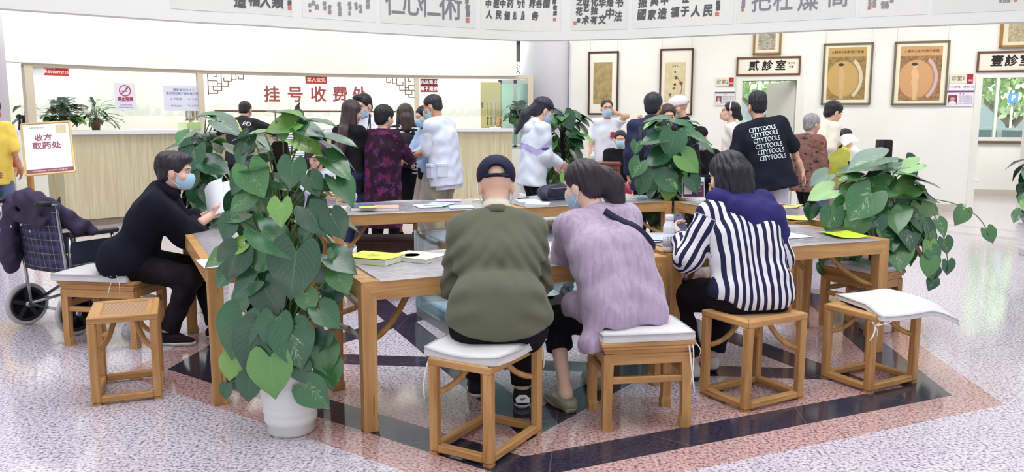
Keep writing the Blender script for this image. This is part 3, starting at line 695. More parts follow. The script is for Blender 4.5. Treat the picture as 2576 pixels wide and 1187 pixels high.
# the side tables stand at right angles to the front ones
T6 = table('table where the man in the black fleece reads a paper', p6, a6, .575, 1.70)
q5 = p3 + d3 * 3.15; a5 = math.radians(21.4 - 90)
T5 = table('side table with the red book and the yellow leaflets', Vector((q5.x, q5.y, 0)), a5, 1.66, .74)
for tb, L, Wd, lb in ((T1, 1.745, .76, 'clear vinyl sheet over the table of the olive-shirted man'), (T2, 1.61, .76, 'clear vinyl sheet over the table of the striped-shirted woman'), (T3, 1.56, .92, 'clear vinyl sheet over the far table behind the dark stool'), (T3b, 1.565, .92, 'clear vinyl sheet over the far table with the black handbag'), (T5, 1.66, .74, 'clear vinyl sheet over the side table with the red book')):
    vinyl(lb, tb, L, Wd)
o = vinyl('clear vinyl sheet over the table of the man in black fleece', T6, .575, 1.70, .05, .535)
# --- stools
def corner_fit(near, a, b):
    n, p, q = at_z(*near), at_z(*a), at_z(*b); c = (p + q) / 2; return c
SA = cube_stool('cube stool under the man in the olive shirt', (-.115, 3.645), math.radians(60), .48, .33, .45)
SC = cube_stool('cube stool under the woman in the striped shirt', (1.305, 4.285), math.radians(30), .44, .345, .478)
SD = cube_stool('empty cube stool whose cushion slides off one edge', (2.07, 4.57), math.radians(29), .42, .335, .445)
SL = cube_stool('empty cube stool with a bare woven seat', (-2.135, 4.39), math.radians(22), .345, .44, .475)
SB = waisted_stool('waisted stool under the woman in lavender linen', (.635, 3.975), math.radians(8), .47, .37, .445)
SM = waisted_stool('waisted stool under the man in the black fleece', (-2.70, 5.43), math.radians(-9), .56, .40, .45)
DK = at_z(984, 597, .45)
SK = waisted_stool('dark brown wooden stool beyond the far table', (DK.x, DK.y), math.radians(4), .60, .46, .45, (WOOD_D, WOOD_D, WOOD_D))
c_ = at_z(1396, 560, .47); SE = waisted_stool('waisted stool with a cushion seen under the far table edge', (c_.x, c_.y + .1), math.radians(24), .44, .36, .45)
c_ = at_z(2168, 668, .46); SF = waisted_stool('waisted stool standing beside the plant pot behind the corner table', (c_.x, c_.y), math.radians(-60), .46, .36, .45)
c_ = at_z(1985, 690, 0.0); SG = cube_stool('small cube stool seen between the legs of the side table', (c_.x - .02, c_.y + .2), math.radians(20), .40, .33, .455)
c_ = at_z(2300, 545, .3)
# --- cushions
def tie(*p): return [Vector(q) for q in p]
cushion('linen cushion under the man in the olive shirt', (-.115, 3.655), math.radians(60), .451, .46, .385, .04,
        lambda x, y: -.012 * math.cos(y * 9) + .010 * math.sin(x * 8 + y * 6) + .008,
        [bez((-.19, .16, .01), (-.25, .185, -.02), (-.232, .178, -.16), 10), bez((-.19, .165, .01), (-.27, .18, -.06), (-.24, .185, -.20), 10), bez((.21, -.17, .0), (.25, -.175, -.04), (.235, -.17, -.13), 8)])
cushion('linen cushion under the woman in lavender linen', (.635, 3.975), math.radians(8), .447, .46, .36, .04, None,
        [bez((.205, -.16, .0), (.23, -.205, -.02), (.205, -.2, -.22), 10), bez((.205, -.16, .0), (.26, -.215, -.03), (.268, -.14, -.09), 8), bez((.2, -.165, .0), (.2, -.205, -.1), (.225, -.2, -.26), 8)])
def dbend(x, y):
    return -.075 * max(0, (x - .06) / .2) ** 1.3 * (1 if x > .06 else 0) - .03 * max(0, (-y - .08) / .1) + .012 * math.sin(x * 9) + .012
cushion('linen cushion sliding off the empty cube stool', (2.20, 4.57), math.radians(12), .452, .50, .42, .03, dbend,
        [bez((-.10, -.20, -.01), (-.2, -.215, -.055), (-.282, -.212, -.06), 8), bez((-.282, -.212, -.06), (-.33, -.235, -.01), (-.292, -.215, -.055), 8), bez((-.282, -.212, -.06), (-.25, -.24, -.02), (-.275, -.215, -.055), 7), bez((-.282, -.212, -.06), (-.285, -.225, -.1), (-.31, -.215, -.14), 6), bez((-.282, -.212, -.06), (-.265, -.225, -.09), (-.27, -.215, -.12), 6)])
cushion('linen cushion under the man in the black fleece', (-2.74, 5.43), math.radians(-9), .452, .54, .41, .045, None,
        [bez((.16, -.19, .02), (.17, -.225, .04), (.20, -.222, .055), 6) + bez((.20, -.222, .055), (.25, -.222, .06), (.235, -.222, -.1), 8), bez((.18, -.19, .03), (.16, -.225, -.03), (.15, -.222, -.1), 8)])
cushion('linen cushion on the stool beyond the far table', (SE.location.x, SE.location.y), math.radians(24), .452, .44, .36, .04)
cushion('linen cushion on the stool beside the plant pot', (SF.location.x, SF.location.y), math.radians(-60), .452, .44, .36, .04)
# ================================================================ people: one smooth surface per body, garment and head of hair
def V3(*a): return np.array(a, float)
def nrm(v): v = np.asarray(v, float); return v / max(np.linalg.norm(v), 1e-9)
def rot_ax(ax, deg):
    ax = nrm(ax); a = math.radians(deg); K = np.array([[0, -ax[2], ax[1]], [ax[2], 0, -ax[0]], [-ax[1], ax[0], 0]])
    return np.eye(3) + math.sin(a) * K + (1 - math.cos(a)) * K @ K
def cap(a, b, ra, rb=None, sq=None, f=1.0, k=None): return ('c', np.asarray(a, float), np.asarray(b, float), ra, ra if rb is None else rb, None if sq is None else nrm(sq), f, k)
def ell(c, r, R=None, k=None): return ('e', np.asarray(c, float), np.asarray(r, float), np.eye(3) if R is None else R, k)
def bounds(p, infl):
    if p[0] == 'c':
        r = max(p[3], p[4]) + infl; return np.minimum(p[1], p[2]) - r, np.maximum(p[1], p[2]) + r
    ext = np.sqrt(((p[3] * (p[2] + infl)) ** 2).sum(1)); return p[1] - ext, p[1] + ext
def dist(p, X, infl):
    if p[0] == 'c':
        a, b, ra, rb, sq, f = p[1:7]; q = X - a; d = b - a
        if sq is not None:
            q = q + np.multiply.outer(q @ sq, sq) * (1 / f - 1); d = d + sq * (d @ sq) * (1 / f - 1)
        t = np.clip((q @ d) / max(d @ d, 1e-9), 0, 1)
        return np.linalg.norm(q - np.multiply.outer(t, d), axis=-1) - (ra + (rb - ra) * t) - infl
    q = (X - p[1]) @ p[3]; r = p[2] + infl; k0 = np.linalg.norm(q / r, axis=-1); k1 = np.linalg.norm(q / r ** 2, axis=-1)
    return k0 * (k0 - 1) / np.maximum(k1, 1e-9)
def field(prims, h, infl=0.0, k=.03, cuts=(), subs=(), wrinkle=None, lim=None, pad=3):
    lo = np.min([bounds(p, infl)[0] for p in prims], 0) - h * pad; hi = np.max([bounds(p, infl)[1] for p in prims], 0) + h * pad
    if lim is not None: lo = np.maximum(lo, lim[0]); hi = np.minimum(hi, lim[1])
    n = np.maximum(np.ceil((hi - lo) / h).astype(int) + 1, 4); ax = [lo[i] + h * np.arange(n[i]) for i in range(3)]
    D = np.full(n, .25)
    def sub(p, extra):
        b0, b1 = bounds(p, infl); i0 = np.clip(np.floor((b0 - extra - lo) / h).astype(int), 0, n - 1); i1 = np.clip(np.ceil((b1 + extra - lo) / h).astype(int) + 1, 1, n)
        return tuple(slice(a, b) for a, b in zip(i0, i1))
    def pts(sl): return np.stack(np.meshgrid(ax[0][sl[0]], ax[1][sl[1]], ax[2][sl[2]], indexing='ij'), -1)
    for p in prims:
        kk = p[-1] if p[-1] is not None else k; sl = sub(p, kk + 2 * h); X = pts(sl)
        if 0 in X.shape: continue
        d = dist(p, X, infl); c = D[sl]; hh = np.maximum(kk - np.abs(c - d), 0) / kk; D[sl] = np.minimum(c, d) - hh * hh * kk * .25
    full = None
    if wrinkle is not None or cuts: full = pts((slice(None),) * 3)
    if wrinkle is not None: D = D + wrinkle(full)
    for p in subs:
        sl = sub(p, .02 + 2 * h); X = pts(sl)
        if 0 in X.shape: continue
        kk = p[-1] or .008; d = -dist(p, X, 0.0); c = D[sl]; hh = np.maximum(kk - np.abs(c - d), 0) / kk; D[sl] = np.maximum(c, d) + hh * hh * kk * .25
    for c in cuts:
        if callable(c): D = np.maximum(D, c(full))
        else: D = np.maximum(D, (full - np.asarray(c[0])) @ nrm(c[1]))
    return D, lo, h
def nets(D, lo, h):
    D = D.copy(); D[0] = D[-1] = .05; D[:, 0] = D[:, -1] = .05; D[:, :, 0] = D[:, :, -1] = .05
    Sg = D < 0; cnt = np.zeros(np.array(D.shape) - 1, np.int8); C = {}
    for o in ((0, 0, 0), (1, 0, 0), (0, 1, 0), (1, 1, 0), (0, 0, 1), (1, 0, 1), (0, 1, 1), (1, 1, 1)):
        sl = tuple(slice(a, D.shape[i] - 1 + a) for i, a in enumerate(o)); C[o] = sl; cnt += Sg[sl]
    act = (cnt > 0) & (cnt < 8); ix = np.argwhere(act); idx = np.full(act.shape, -1, np.int64); idx[act] = np.arange(len(ix))
    acc = np.zeros((len(ix), 3)); num = np.zeros(len(ix))
    for o in C:
        for a in range(3):
            if o[a]: continue
            e = list(o); e[a] = 1
            d0 = D[C[o]][act]; d1 = D[C[tuple(e)]][act]; x = (d0 < 0) != (d1 < 0); t = d0 / np.where(x, d0 - d1, 1)
            q = np.tile(np.array(o, float), (len(ix), 1)); q[:, a] = t; acc += q * x[:, None]; num += x
    V = (ix + acc / num[:, None]) * h + lo; F = []
    for a in range(3):
        b, c = (a + 1) % 3, (a + 2) % 3
        s0 = [slice(1, -1)] * 3; s1 = [slice(1, -1)] * 3; s0[a] = slice(0, -1); s1[a] = slice(1, None)
        A, B = Sg[tuple(s0)], Sg[tuple(s1)]; ch = np.argwhere(A != B)
        if not len(ch): continue
        sg = A[tuple(ch.T)]; base = ch.copy(); base[:, b] += 1; base[:, c] += 1
        def cell(db, dc): q = base.copy(); q[:, b] += db; q[:, c] += dc; return idx[tuple(q.T)]
        Q = np.stack([cell(-1, -1), cell(0, -1), cell(0, 0), cell(-1, 0)], 1); Q[~sg] = Q[~sg][:, ::-1]; F.append(Q)
    F = np.concatenate(F) if F else np.zeros((0, 4), int); F = F[(F >= 0).all(1)]
    return V, F
def relax(V, F, it=1, lam=.5):
    for _ in range(it):
        acc = np.zeros_like(V); n = np.zeros(len(V))
        for a, b in ((0, 1), (1, 2), (2, 3), (3, 0)):
            np.add.at(acc, F[:, a], V[F[:, b]]); np.add.at(n, F[:, a], 1); np.add.at(acc, F[:, b], V[F[:, a]]); np.add.at(n, F[:, b], 1)
        V = V * (1 - lam) + lam * acc / np.maximum(n, 1)[:, None]
    return V
def np_mesh(name, parts, mat, parent):
    """parts: list of (V, F) merged into one mesh object"""
    vs, fs, o = [], [], 0
    for V, F in parts:
        if len(F): vs.append(V); fs.append(F + o); o += len(V)
    V = np.concatenate(vs); F = np.concatenate(fs); me = bpy.data.meshes.new(name)
    me.vertices.add(len(V)); me.vertices.foreach_set('co', V.astype(np.float32).ravel())
    me.loops.add(F.size); me.loops.foreach_set('vertex_index', F.astype(np.int32).ravel())
    me.polygons.add(len(F)); me.polygons.foreach_set('loop_start', np.arange(0, F.size, 4, dtype=np.int32)); me.polygons.foreach_set('loop_total', np.full(len(F), 4, np.int32))
    me.polygons.foreach_set('use_smooth', np.ones(len(F), bool)); me.update(calc_edges=True); me.validate()
    return link_mesh(name, me, mat, parent)
def blob(name, prims, mat, parent, h=.01, it=1, **k):
    D, lo, hh = field(prims, h, **k); V, F = nets(D, lo, hh); V = relax(V, F, it) if it else V
    return np_mesh(name, [(V, F)], mat, parent)
def crumple(amp, sc, seed=0.0, stretch=(1, 1, 1)):
    st = np.asarray(stretch, float)
    def f(X):
        q = X * st / sc + seed
        w = np.sin(q[..., 0] * 1.7 + 1.9 * np.sin(q[..., 1] * 1.1 + q[..., 2] * .9)) + np.sin(q[..., 2] * 2.3 + 2.1 * np.sin(q[..., 0] * .9 + q[..., 1] * .7 + 1.0)) + .6 * np.sin(q[..., 1] * 2.9 + 1.3 * np.sin(q[..., 2] * 1.7))
        return amp * w / 2.2
    return f
def ik(S, W, l1, l2, hint):
    S, W = np.asarray(S, float), np.asarray(W, float); d = W - S; L0 = np.linalg.norm(d); L = min(L0, (l1 + l2) * .995); u = d / max(L0, 1e-6)
    a = (l1 * l1 - l2 * l2 + L * L) / (2 * L); hh = math.sqrt(max(l1 * l1 - a * a, 0)); p = np.asarray(hint, float); p = p - u * (p @ u); p = nrm(p)
    return S + u * a + p * hh, S + u * L
def skin(c=(228, 182, 156)):
    k = ('skin', c)
    if k not in _mc:
        t = NT('skin_%d' % len(_mc)); co = t.coord(); a = lin(c); t.set(t.mix(t.noise(co, 30, 3), tuple(x * .93 for x in a[:3]) + (1,), tuple(min(1, x * 1.05) for x in a[:3]) + (1,)), .52, spec=.35)
        t.b.inputs['Subsurface Weight'].default_value = .08; t.b.inputs['Subsurface Radius'].default_value = (.012, .005, .003); _mc[k] = t.m
    return _mc[k]
def hair_mat(c=(30, 26, 30)):
    k = ('hair', c)
    if k not in _mc:
        t = NT('hair_%d' % len(_mc)); co = t.coord('Object', scale=(160, 160, 9)); g = t.noise(co, 1, 3); a = lin(c)
        t.set(t.ramp(g, [(.3, tuple(x * .55 for x in a[:3]) + (1,)), (.7, tuple(min(1, x * 1.7 + .004) for x in a[:3]) + (1,))]), .42, spec=.45); t.bump(g, .5, .006); _mc[k] = t.m
    return _mc[k]
SKIN = skin(); MASK = cloth((172, 208, 232), .8, .05, 200, .1); MASKB = plain((236, 240, 244), .7)
EYEW = plain((225, 222, 218), .3); EYED = plain((26, 20, 18), .2)

PEOPLE = []
class Person:
    def __init__(s, label, loc, yaw, H=1.68, group=None, cat='person', sit=None, lean=0, side=0, twist=0, hunch=0, head=(0, 0, 0), neckf=0.0, girth=1.0, shw=1.0,
                 LH=None, RH=None, LE=(-.5, -.6, -.3), RE=(.5, -.6, -.3), LF=None, RF=None, LK=(-.1, 1, .3), RK=(.1, 1, .3), hips=None, fine=False, tone=(228, 182, 156), drop=0.0, shd=.06):
        PEOPLE.append(s)
        s.o = thing('person', label, cat, (loc[0], loc[1], 0), math.radians(yaw), group); s.H = H; u = s.u = H / 1.70; s.fine = fine; s.h = .0085 if fine else .0115; s.hh = .005 if fine else .0068
        s.g = girth * (1 if fine else .93); s.hs = 1.05 if fine else 1.09; s.skin = skin(tone); x, y, z = V3(1, 0, 0), V3(0, 1, 0), V3(0, 0, 1)
        s.P = V3(0, 0, (sit + .085 * u) if sit is not None else (.93 * u - drop)) if hips is None else V3(*hips); s.sit = sit
        R1 = rot_ax(x, -lean) @ rot_ax(y, side); Rm = rot_ax(x, -(lean + hunch * .5)) @ rot_ax(y, side) @ rot_ax(z, twist * .5); R2 = rot_ax(x, -(lean + hunch)) @ rot_ax(y, side) @ rot_ax(z, twist)
        s.R1, s.R2 = R1, R2; s.L5 = s.P + R1 @ z * .11 * u; s.Ch = s.L5 + Rm @ z * .21 * u; s.Nk = s.Ch + R2 @ z * .205 * u
        r2 = R2 @ x; f2 = R2 @ y; s.f1, s.f2, s.r1, s.r2, s.t1, s.t2 = R1 @ y, f2, R1 @ x, r2, R1 @ z, R2 @ z
        sh = .172 * u * shw; s.S = [s.Nk - s.t2 * shd * u - r2 * sh, s.Nk - s.t2 * shd * u + r2 * sh]
        Rh = rot_ax(z, head[0]) @ rot_ax(x, -head[1]) @ rot_ax(y, head[2]); s.Rh = Rh
        nd = nrm(s.t2 * .6 + z * .4 + s.f2 * neckf); s.HC = s.Nk + nd * .075 * u + Rh @ V3(0, .028, .088) * u
        s.W = []; s.E = []
        for i, (T, hint) in enumerate(((LH, LE), (RH, RE))):
            sg = -1 if i == 0 else 1
            if T is None: T = s.S[i] + V3(sg * .075, .035, -.50) * u
            e, w = ik(s.S[i], T, .285 * u, .245 * u, hint); s.E.append(e); s.W.append(w)
        s.HJ = [s.P + s.r1 * (-.085 * u) - z * .02, s.P + s.r1 * (.085 * u) - z * .02]; s.K = []; s.A = []
        for i, (T, hint) in enumerate(((LF, LK), (RF, RK))):
            sg = -1 if i == 0 else 1
            if T is None: T = (sg * .10, .0, .0) if sit is None else (sg * .13, .40, 0)
            a = V3(T[0], T[1], .085 * u + (T[2] if len(T) > 2 else 0)); k, a2 = ik(s.HJ[i], a, .43 * u, .42 * u, hint); s.K.append(k); s.A.append(a2)
        s.Fy = [0.0, 0.0]
    # ---- primitive sets
    def torso(s):
        u, g = s.u, s.g
        return [cap(s.P - s.r1 * .075 * u, s.P + s.r1 * .075 * u, .112 * u * g, None, s.f1, .84), cap(s.L5 - s.r1 * .062 * u, s.L5 + s.r1 * .062 * u, .10 * u * g, None, s.f1, .84),
                cap(s.Ch - s.r2 * .072 * u, s.Ch + s.r2 * .072 * u, .112 * u * g, None, s.f2, .82), cap(s.Nk - s.t2 * .085 * u - s.r2 * .09 * u, s.Nk - s.t2 * .085 * u + s.r2 * .09 * u, .078 * u * g, None, s.f2, .9),
                cap(s.Nk - s.t2 * .015 * u, s.S[0], .05 * u, .056 * u), cap(s.Nk - s.t2 * .015 * u, s.S[1], .05 * u, .056 * u)]
    def arm(s, i, to=2.0, thick=1.0):
        u = s.u; out = []
        t = min(1, to); out.append(cap(s.S[i], s.S[i] + (s.E[i] - s.S[i]) * t, .053 * u * thick, (.053 - .011 * t) * u * thick))
        if to > 1: t = to - 1; out.append(cap(s.E[i], s.E[i] + (s.W[i] - s.E[i]) * t, .042 * u * thick, (.042 - .013 * t) * u * thick))
        return out
    def leg(s, i, to=2.0, thick=1.0, flare=0.0):
        u = s.u; out = []; t = min(1, to); out.append(cap(s.HJ[i], s.HJ[i] + (s.K[i] - s.HJ[i]) * t, .088 * u * thick, (.088 - .028 * t) * u * thick + flare * (to <= 1)))
        if to > 1: t = to - 1; out.append(cap(s.K[i], s.K[i] + (s.A[i] - s.K[i]) * t, .06 * u * thick, (.06 - .022 * t) * u * thick + flare))
        return out
    def hp(s, *p): return s.HC + s.Rh @ (V3(*p) * s.u * s.hs)
    def he(s, c, r, k=None): return ell(s.hp(*c), V3(*r) * s.u * s.hs, s.Rh, k)
    def hc(s, a, b, ra, rb=None, sq=None, f=1.0, k=None): return cap(s.hp(*a), s.hp(*b), ra * s.u * s.hs, (ra if rb is None else rb) * s.u * s.hs, None if sq is None else s.Rh @ V3(*sq), f, k)
    def head_prims(s):
        P = [s.he((0, -.012, .036), (.076, .094, .082)), s.he((0, .022, -.035), (.062, .068, .08), .03), s.he((0, .062, -.098), (.026, .022, .02), .03), s.hc((0, .086, .004), (0, .1, -.034), .008, .014, k=.014),
             s.he((0, .078, .03), (.05, .02, .012), .02), s.he((0, .086, -.066), (.024, .012, .010), .012), s.he((-.076, -.004, -.012), (.011, .021, .033), .008), s.he((.076, -.004, -.012), (.011, .021, .033), .008),
             s.he((-.043, .06, -.03), (.024, .024, .024), .03), s.he((.043, .06, -.03), (.024, .024, .024), .03)]
        return P
    def eye_sockets(s): return [s.he((sx * .031, .1, .006), (.016, .016, .012), .014) for sx in (-1, 1)]
    def neck(s): return [cap(s.Nk - s.t2 * .03 * s.u, s.hp(0, -.02, -.06), .056 * s.u, .052 * s.u)]
    def hand_prims(s, i, d=None, n=None, curl=.25, spread=0.0):
        """palm, four fingers of different lengths, thumb leaving the side of the palm"""
        u = s.u; w = s.W[i]; sg = -1 if i == 0 else 1; d = nrm(w - s.E[i]) if d is None else nrm(d)
        n = nrm(V3(-sg, 0, .0) if n is None else n); n = nrm(n - d * (n @ d)); side = np.cross(d, n) * (1 if True else 0)
        th = nrm(np.cross(n, d)) * (sg if True else 1)      # thumb side
        if i == 1: th = -nrm(np.cross(n, d)) * -1
        th = nrm(np.cross(n, d)) if i == 1 else nrm(np.cross(d, n))
        P = [cap(w + d * .005 * u, w + d * .02 * u, .028 * u, None, n, .72, .01), cap(w + d * .05 * u - th * .016 * u, w + d * .05 * u + th * .016 * u, .029 * u, None, n, .45, .012), cap(w + d * .078 * u - th * .024 * u, w + d * .078 * u + th * .024 * u, .014 * u, None, n, .8, .01)]
        for j, (off, L) in enumerate(((.030, .068), (.010, .076), (-.011, .071), (-.030, .055))):
            b = w + d * (.088 - .004 * abs(j - 1)) * u + th * off * u; cu = curl * (1 + .08 * j); a = cu * 75; q = b; dd = d + th * off * spread * 8
            for m_, (fr, r) in enumerate(((.45, .0088), (.31, .0082), (.24, .0074))):
                R = rot_ax(np.cross(d, n), a * (m_ + .55)); e = q + nrm(R @ nrm(dd)) * L * fr * u; P.append(cap(q, e, r * u, r * .93 * u, k=.003)); q = e
        b = w + d * .022 * u + th * .026 * u; m1 = b + nrm(d * .62 + th * .7 + n * (.25 + curl * .5)) * .040 * u; m2 = m1 + nrm(d * (.9 - .3 * curl) + th * (.22 - .5 * curl) + n * (.2 + .7 * curl)) * .034 * u
        P += [cap(b, m1, .014 * u, .0105 * u, k=.01), cap(m1, m2, .0105 * u, .0085 * u, k=.004)]
        return P
    # ---- builders
    def body(s, hands=None, face=True, legs=True, bare_arms=2.0, extra=()):
        B = s.torso()
        for i in (0, 1):
            B += s.arm(i, thick=.9)
            if legs: B += s.leg(i, thick=.93) + [cap(s.A[i], s.A[i] + V3(0, .1, -.05) * s.u, .034 * s.u, .03 * s.u)]
        D, lo, h = field(B + s.neck() + list(extra), s.h * 1.1, k=.04, infl=-.004); parts = [nets(D, lo, h)]; parts[0] = (relax(parts[0][0], parts[0][1], 2), parts[0][1])
        D, lo, h = field(s.head_prims() + s.neck(), s.hh, k=.022, subs=s.eye_sockets()); V, F = nets(D, lo, h); parts.append((relax(V, F, 1, .4), F))
        for i in (0, 1):
            kw = (hands or {}).get(i, {}); fh = .0036 if s.fine else .0046
            D, lo, h = field(s.hand_prims(i, **kw) + [cap(s.E[i] * .4 + s.W[i] * .6, s.W[i] + nrm(s.W[i] - s.E[i]) * .012, .034 * s.u, .026 * s.u, k=.012)], fh, k=.003); V, F = nets(D, lo, h); parts.append((relax(V, F, 1, .4), F))
        s.b = np_mesh('body', parts, s.skin, s.o)
        if face:
            m = MB()
            for sx in (-1, 1):
                c = s.hp(sx * .031, .081, .006); me = Matrix(s.Rh.tolist())
                m.lathe([(0, -.011), (.011, -.004), (.0125, 0), (.011, .004), (0, .011)], c, 10, 0, True, me @ Matrix.Rotation(PI / 2, 3, 'Y'), (.5, .9))
                m.lathe([(0, -.006), (.0062, 0), (0, .003)], s.hp(sx * .031, .0915, .005), 8, 1, True, me @ Matrix.Rotation(-PI / 2, 3, 'X'))
            e = m.build('eyes', [EYEW, EYED], s.o)
        return s
    def brows(s, mat):
        m = MB()
        for sx in (-1, 1): m.tube([s.hp(sx * .016, .094, .026), s.hp(sx * .032, .094, .031), s.hp(sx * .05, .082, .026)], [.003, .0038, .002], 6)
        m.build('eyebrows', mat, s.o)
    def lips(s):
        m = MB(); m.tube([s.hp(-.022, .088, -.066), s.hp(0, .0985, -.064), s.hp(.022, .088, -.066)], [.002, .0055, .002], 6); m.build('lips', plain((176, 98, 92), .5), s.o)
    def part(s, name, prims, mat, infl=0.0, k=.03, h=None, it=2, **kw):
        return blob(name, prims, mat, s.o, h or s.h, it, infl=infl, k=k, **kw)
    def top(s, mat, name='shirt', sleeve=2.0, infl=.014, hem=.14, wr=(.005, .05), loose=1.0, cuts=(), cuff=None, extra=(), neckcut=True, k=.04, it=2, wrinkle=None, sthick=1.12, straight=1.0):
        if not s.fine: sthick = 1 + (sthick - 1) * .5; infl *= .72; k = .026
        P = s.torso() + list(extra)
        w_ = .078 * s.u * straight
        if s.fine: P += [cap(s.P + sg * s.r1 * w_ + s.t1 * .02, s.Ch + sg * s.r2 * w_, .09 * s.u * s.g, .095 * s.u * s.g, s.f1, .86) for sg in (-1, 1)]
        else:   # the garment hangs straight from the chest to its hem
            lo_ = s.P - s.t1 * (min(hem, .34) + .04) * s.u if s.sit is None else s.P
            P = P[2:]; P += [cap(lo_ + sg * s.r1 * w_ * loose, s.Ch + sg * s.r2 * w_, .106 * s.u * s.g * loose, .100 * s.u * s.g, s.f1, .98) for sg in (-1, 1)] + [cap(lo_, s.Ch, .118 * s.u * s.g, .110 * s.u * s.g, s.f1, .98)]
        if not s.fine: P = [q[:-1] + (.06,) for q in P]
        for i in (0, 1): P += s.arm(i, sleeve if not isinstance(sleeve, (list, tuple)) else sleeve[i], sthick)
        if hem > .1 and s.sit is None and s.fine: P += [cap(s.P - s.t1 * (hem - .08) * s.u - s.r1 * .08 * s.u, s.P - s.t1 * (hem - .08) * s.u + s.r1 * .08 * s.u, .115 * s.u * s.g * loose, None, s.f1, .85)]
        C = list(cuts) + [(s.P - s.t1 * hem * s.u, -s.t1)]
        if neckcut: C.append((s.Nk + s.t2 * .028 * s.u - s.f2 * .02, s.t2 + s.f2 * .25))
        for i in (0, 1):
            to = sleeve if not isinstance(sleeve, (list, tuple)) else sleeve[i]
            if to < 1.0 and not s.fine: continue
            if to < 1.0: c = s.S[i] + (s.E[i] - s.S[i]) * to; d = nrm(s.E[i] - s.S[i])
            else: c = s.E[i] + (s.W[i] - s.E[i]) * (to - 1); d = nrm(s.W[i] - s.E[i])
            C.append((lambda c, d: (lambda X: np.where(np.linalg.norm(X - c, axis=-1) < .088 * s.u, (X - c) @ d, -1.0)))(c, d))
        return s.part(name, P, mat, infl, k, cuts=C, wrinkle=wrinkle or crumple(wr[0], wr[1], seed=len(s.o.children)), it=it)
    def bottoms(s, mat, name='trousers', to=2.0, infl=.012, thick=1.08, flare=.006, wr=(.005, .05), waist=.11, extra=(), cuts=()):
        if not s.fine: infl *= .6; waist = min(waist, .06)
        P = [s.torso()[0], cap(s.L5 - s.r1 * .06 * s.u, s.L5 + s.r1 * .06 * s.u, .1 * s.u * s.g, None, s.f1, .85)] + list(extra)
        for i in (0, 1): P += s.leg(i, min(to, 1.97), thick, flare)
        C = [(s.P + s.t1 * waist * s.u, s.t1) if s.sit is None else (s.P + V3(0, 0, waist * s.u), V3(0, -.25, 1))] + list(cuts)
        for i in (0, 1):
            tt = min(to, 1.97)
            c = s.K[i] + (s.A[i] - s.K[i]) * (tt - 1) if tt >= 1 else s.HJ[i] + (s.K[i] - s.HJ[i]) * tt; d = nrm(s.A[i] - s.K[i]) if tt >= 1 else nrm(s.K[i] - s.HJ[i])
            C.append((lambda c, d: (lambda X: np.where(np.linalg.norm(X - c, axis=-1) < .2 * s.u, (X - c) @ d, -1.0)))(c, d))
        return s.part(name, P, mat, infl, .035, cuts=C, wrinkle=crumple(wr[0], wr[1], 3.1))
    def skirt(s, mat, zhem, r0=.15, r1=.2, name='skirt', top=.12, wr=(.006, .06), sq=.85, infl=0):
        zz = lambda z: V3(s.P[0], s.P[1], z)
        P = [cap(s.P + s.t1 * top * s.u, s.P, r0 * .85, r0, s.f1, sq), cap(s.P, zz(zhem + .02), r0, r1, s.f1, sq)]
        return s.part(name, P, mat, infl, .03, cuts=[(V3(0, 0, zhem), V3(0, 0, -1)), (s.P + s.t1 * top * s.u, s.t1)], wrinkle=crumple(wr[0], wr[1], 1.7, (1, 1, .25)))
    def shoes(s, mat, sole=None, yaws=(8, -8), high=.0, heel=0.0, extra=None):
        sole = sole or mat
        for i in (0, 1):
            d = rot_ax(V3(0, 0, 1), yaws[i]) @ V3(0, 1, 0); a = s.A[i].copy(); a[2] -= .045 * s.u; gz = s.A[i][2] - .085 * s.u
            P = [cap(a - d * .035 * s.u, a + d * .06 * s.u, .043 * s.u, .042 * s.u), cap(a + d * .06 * s.u - V3(0, 0, .006), a + d * .155 * s.u - V3(0, 0, .014), .044 * s.u, .032 * s.u), cap(a - d * .01 * s.u, s.A[i] + V3(0, 0, .01 + high), .044 * s.u, .046 * s.u)]
            ob = s.part('shoe', P, mat, 0, .03, .0075, 1, cuts=[(V3(0, 0, gz + .020), V3(0, 0, -1)), (V3(0, 0, s.A[i][2] + .01 + high), V3(0, 0, 1))])
            D, lo, h = field(P[:2], .0075, infl=.005, k=.03, cuts=[(V3(0, 0, gz), V3(0, 0, -1)), (V3(0, 0, gz + .026), V3(0, 0, 1))]); V, F = nets(D, lo, h); np_mesh('sole', [(V, F)], sole, ob)
    def hair(s, mat, style='short', wr=.0022, extra=(), subs=(), vol=1.0, cuts=(), name='hair'):
        v = vol; base = [s.he((0, -.014, .042), (.084 * v, .102 * v, .087 * v)), s.he((0, -.058, -.028), (.066 * v, .046 * v, .062), .03)]; face = [s.he((0, .092, -.03), (.076, .078, .098), .012)]
        ears = [s.he((sx * .088, .004, -.022), (.022, .03, .032), .01) for sx in (-1, 1)]; lo_cut = []
        if style == 'short': P, Sb = base, face + ears
        elif style == 'crop': P, Sb = [s.he((0, -.014, .042), (.08, .099, .081)), s.he((0, -.052, -.02), (.064, .045, .05), .03)], [s.he((0, .095, -.01), (.078, .08, .09), .012)] + ears
        elif style == 'bob':
            P = base + [s.hc((sx * .07, -.012, .03), (sx * .083, .0, -.125), .032, .026) for sx in (-1, 1)] + [s.hc((0, -.06, .0), (0, -.062, -.125), .072, .066, (0, 1, 0), .7)]; Sb = [s.he((0, .1, -.045), (.066, .085, .12), .012)]
        elif style == 'long':
            P = base + [s.hc((sx * .066, -.02, .03), (sx * .088, -.02, -.22), .034, .03) for sx in (-1, 1)] + [s.hc((0, -.06, .0), (0, -.095, -.36), .08, .088, (0, 1, 0), .5), s.hc((0, -.095, -.36), (0, -.1, -.47), .085, .045, (0, 1, 0), .45)]; Sb = [s.he((0, .1, -.045), (.066, .085, .12), .012)]
        else: P, Sb = base, face + ears
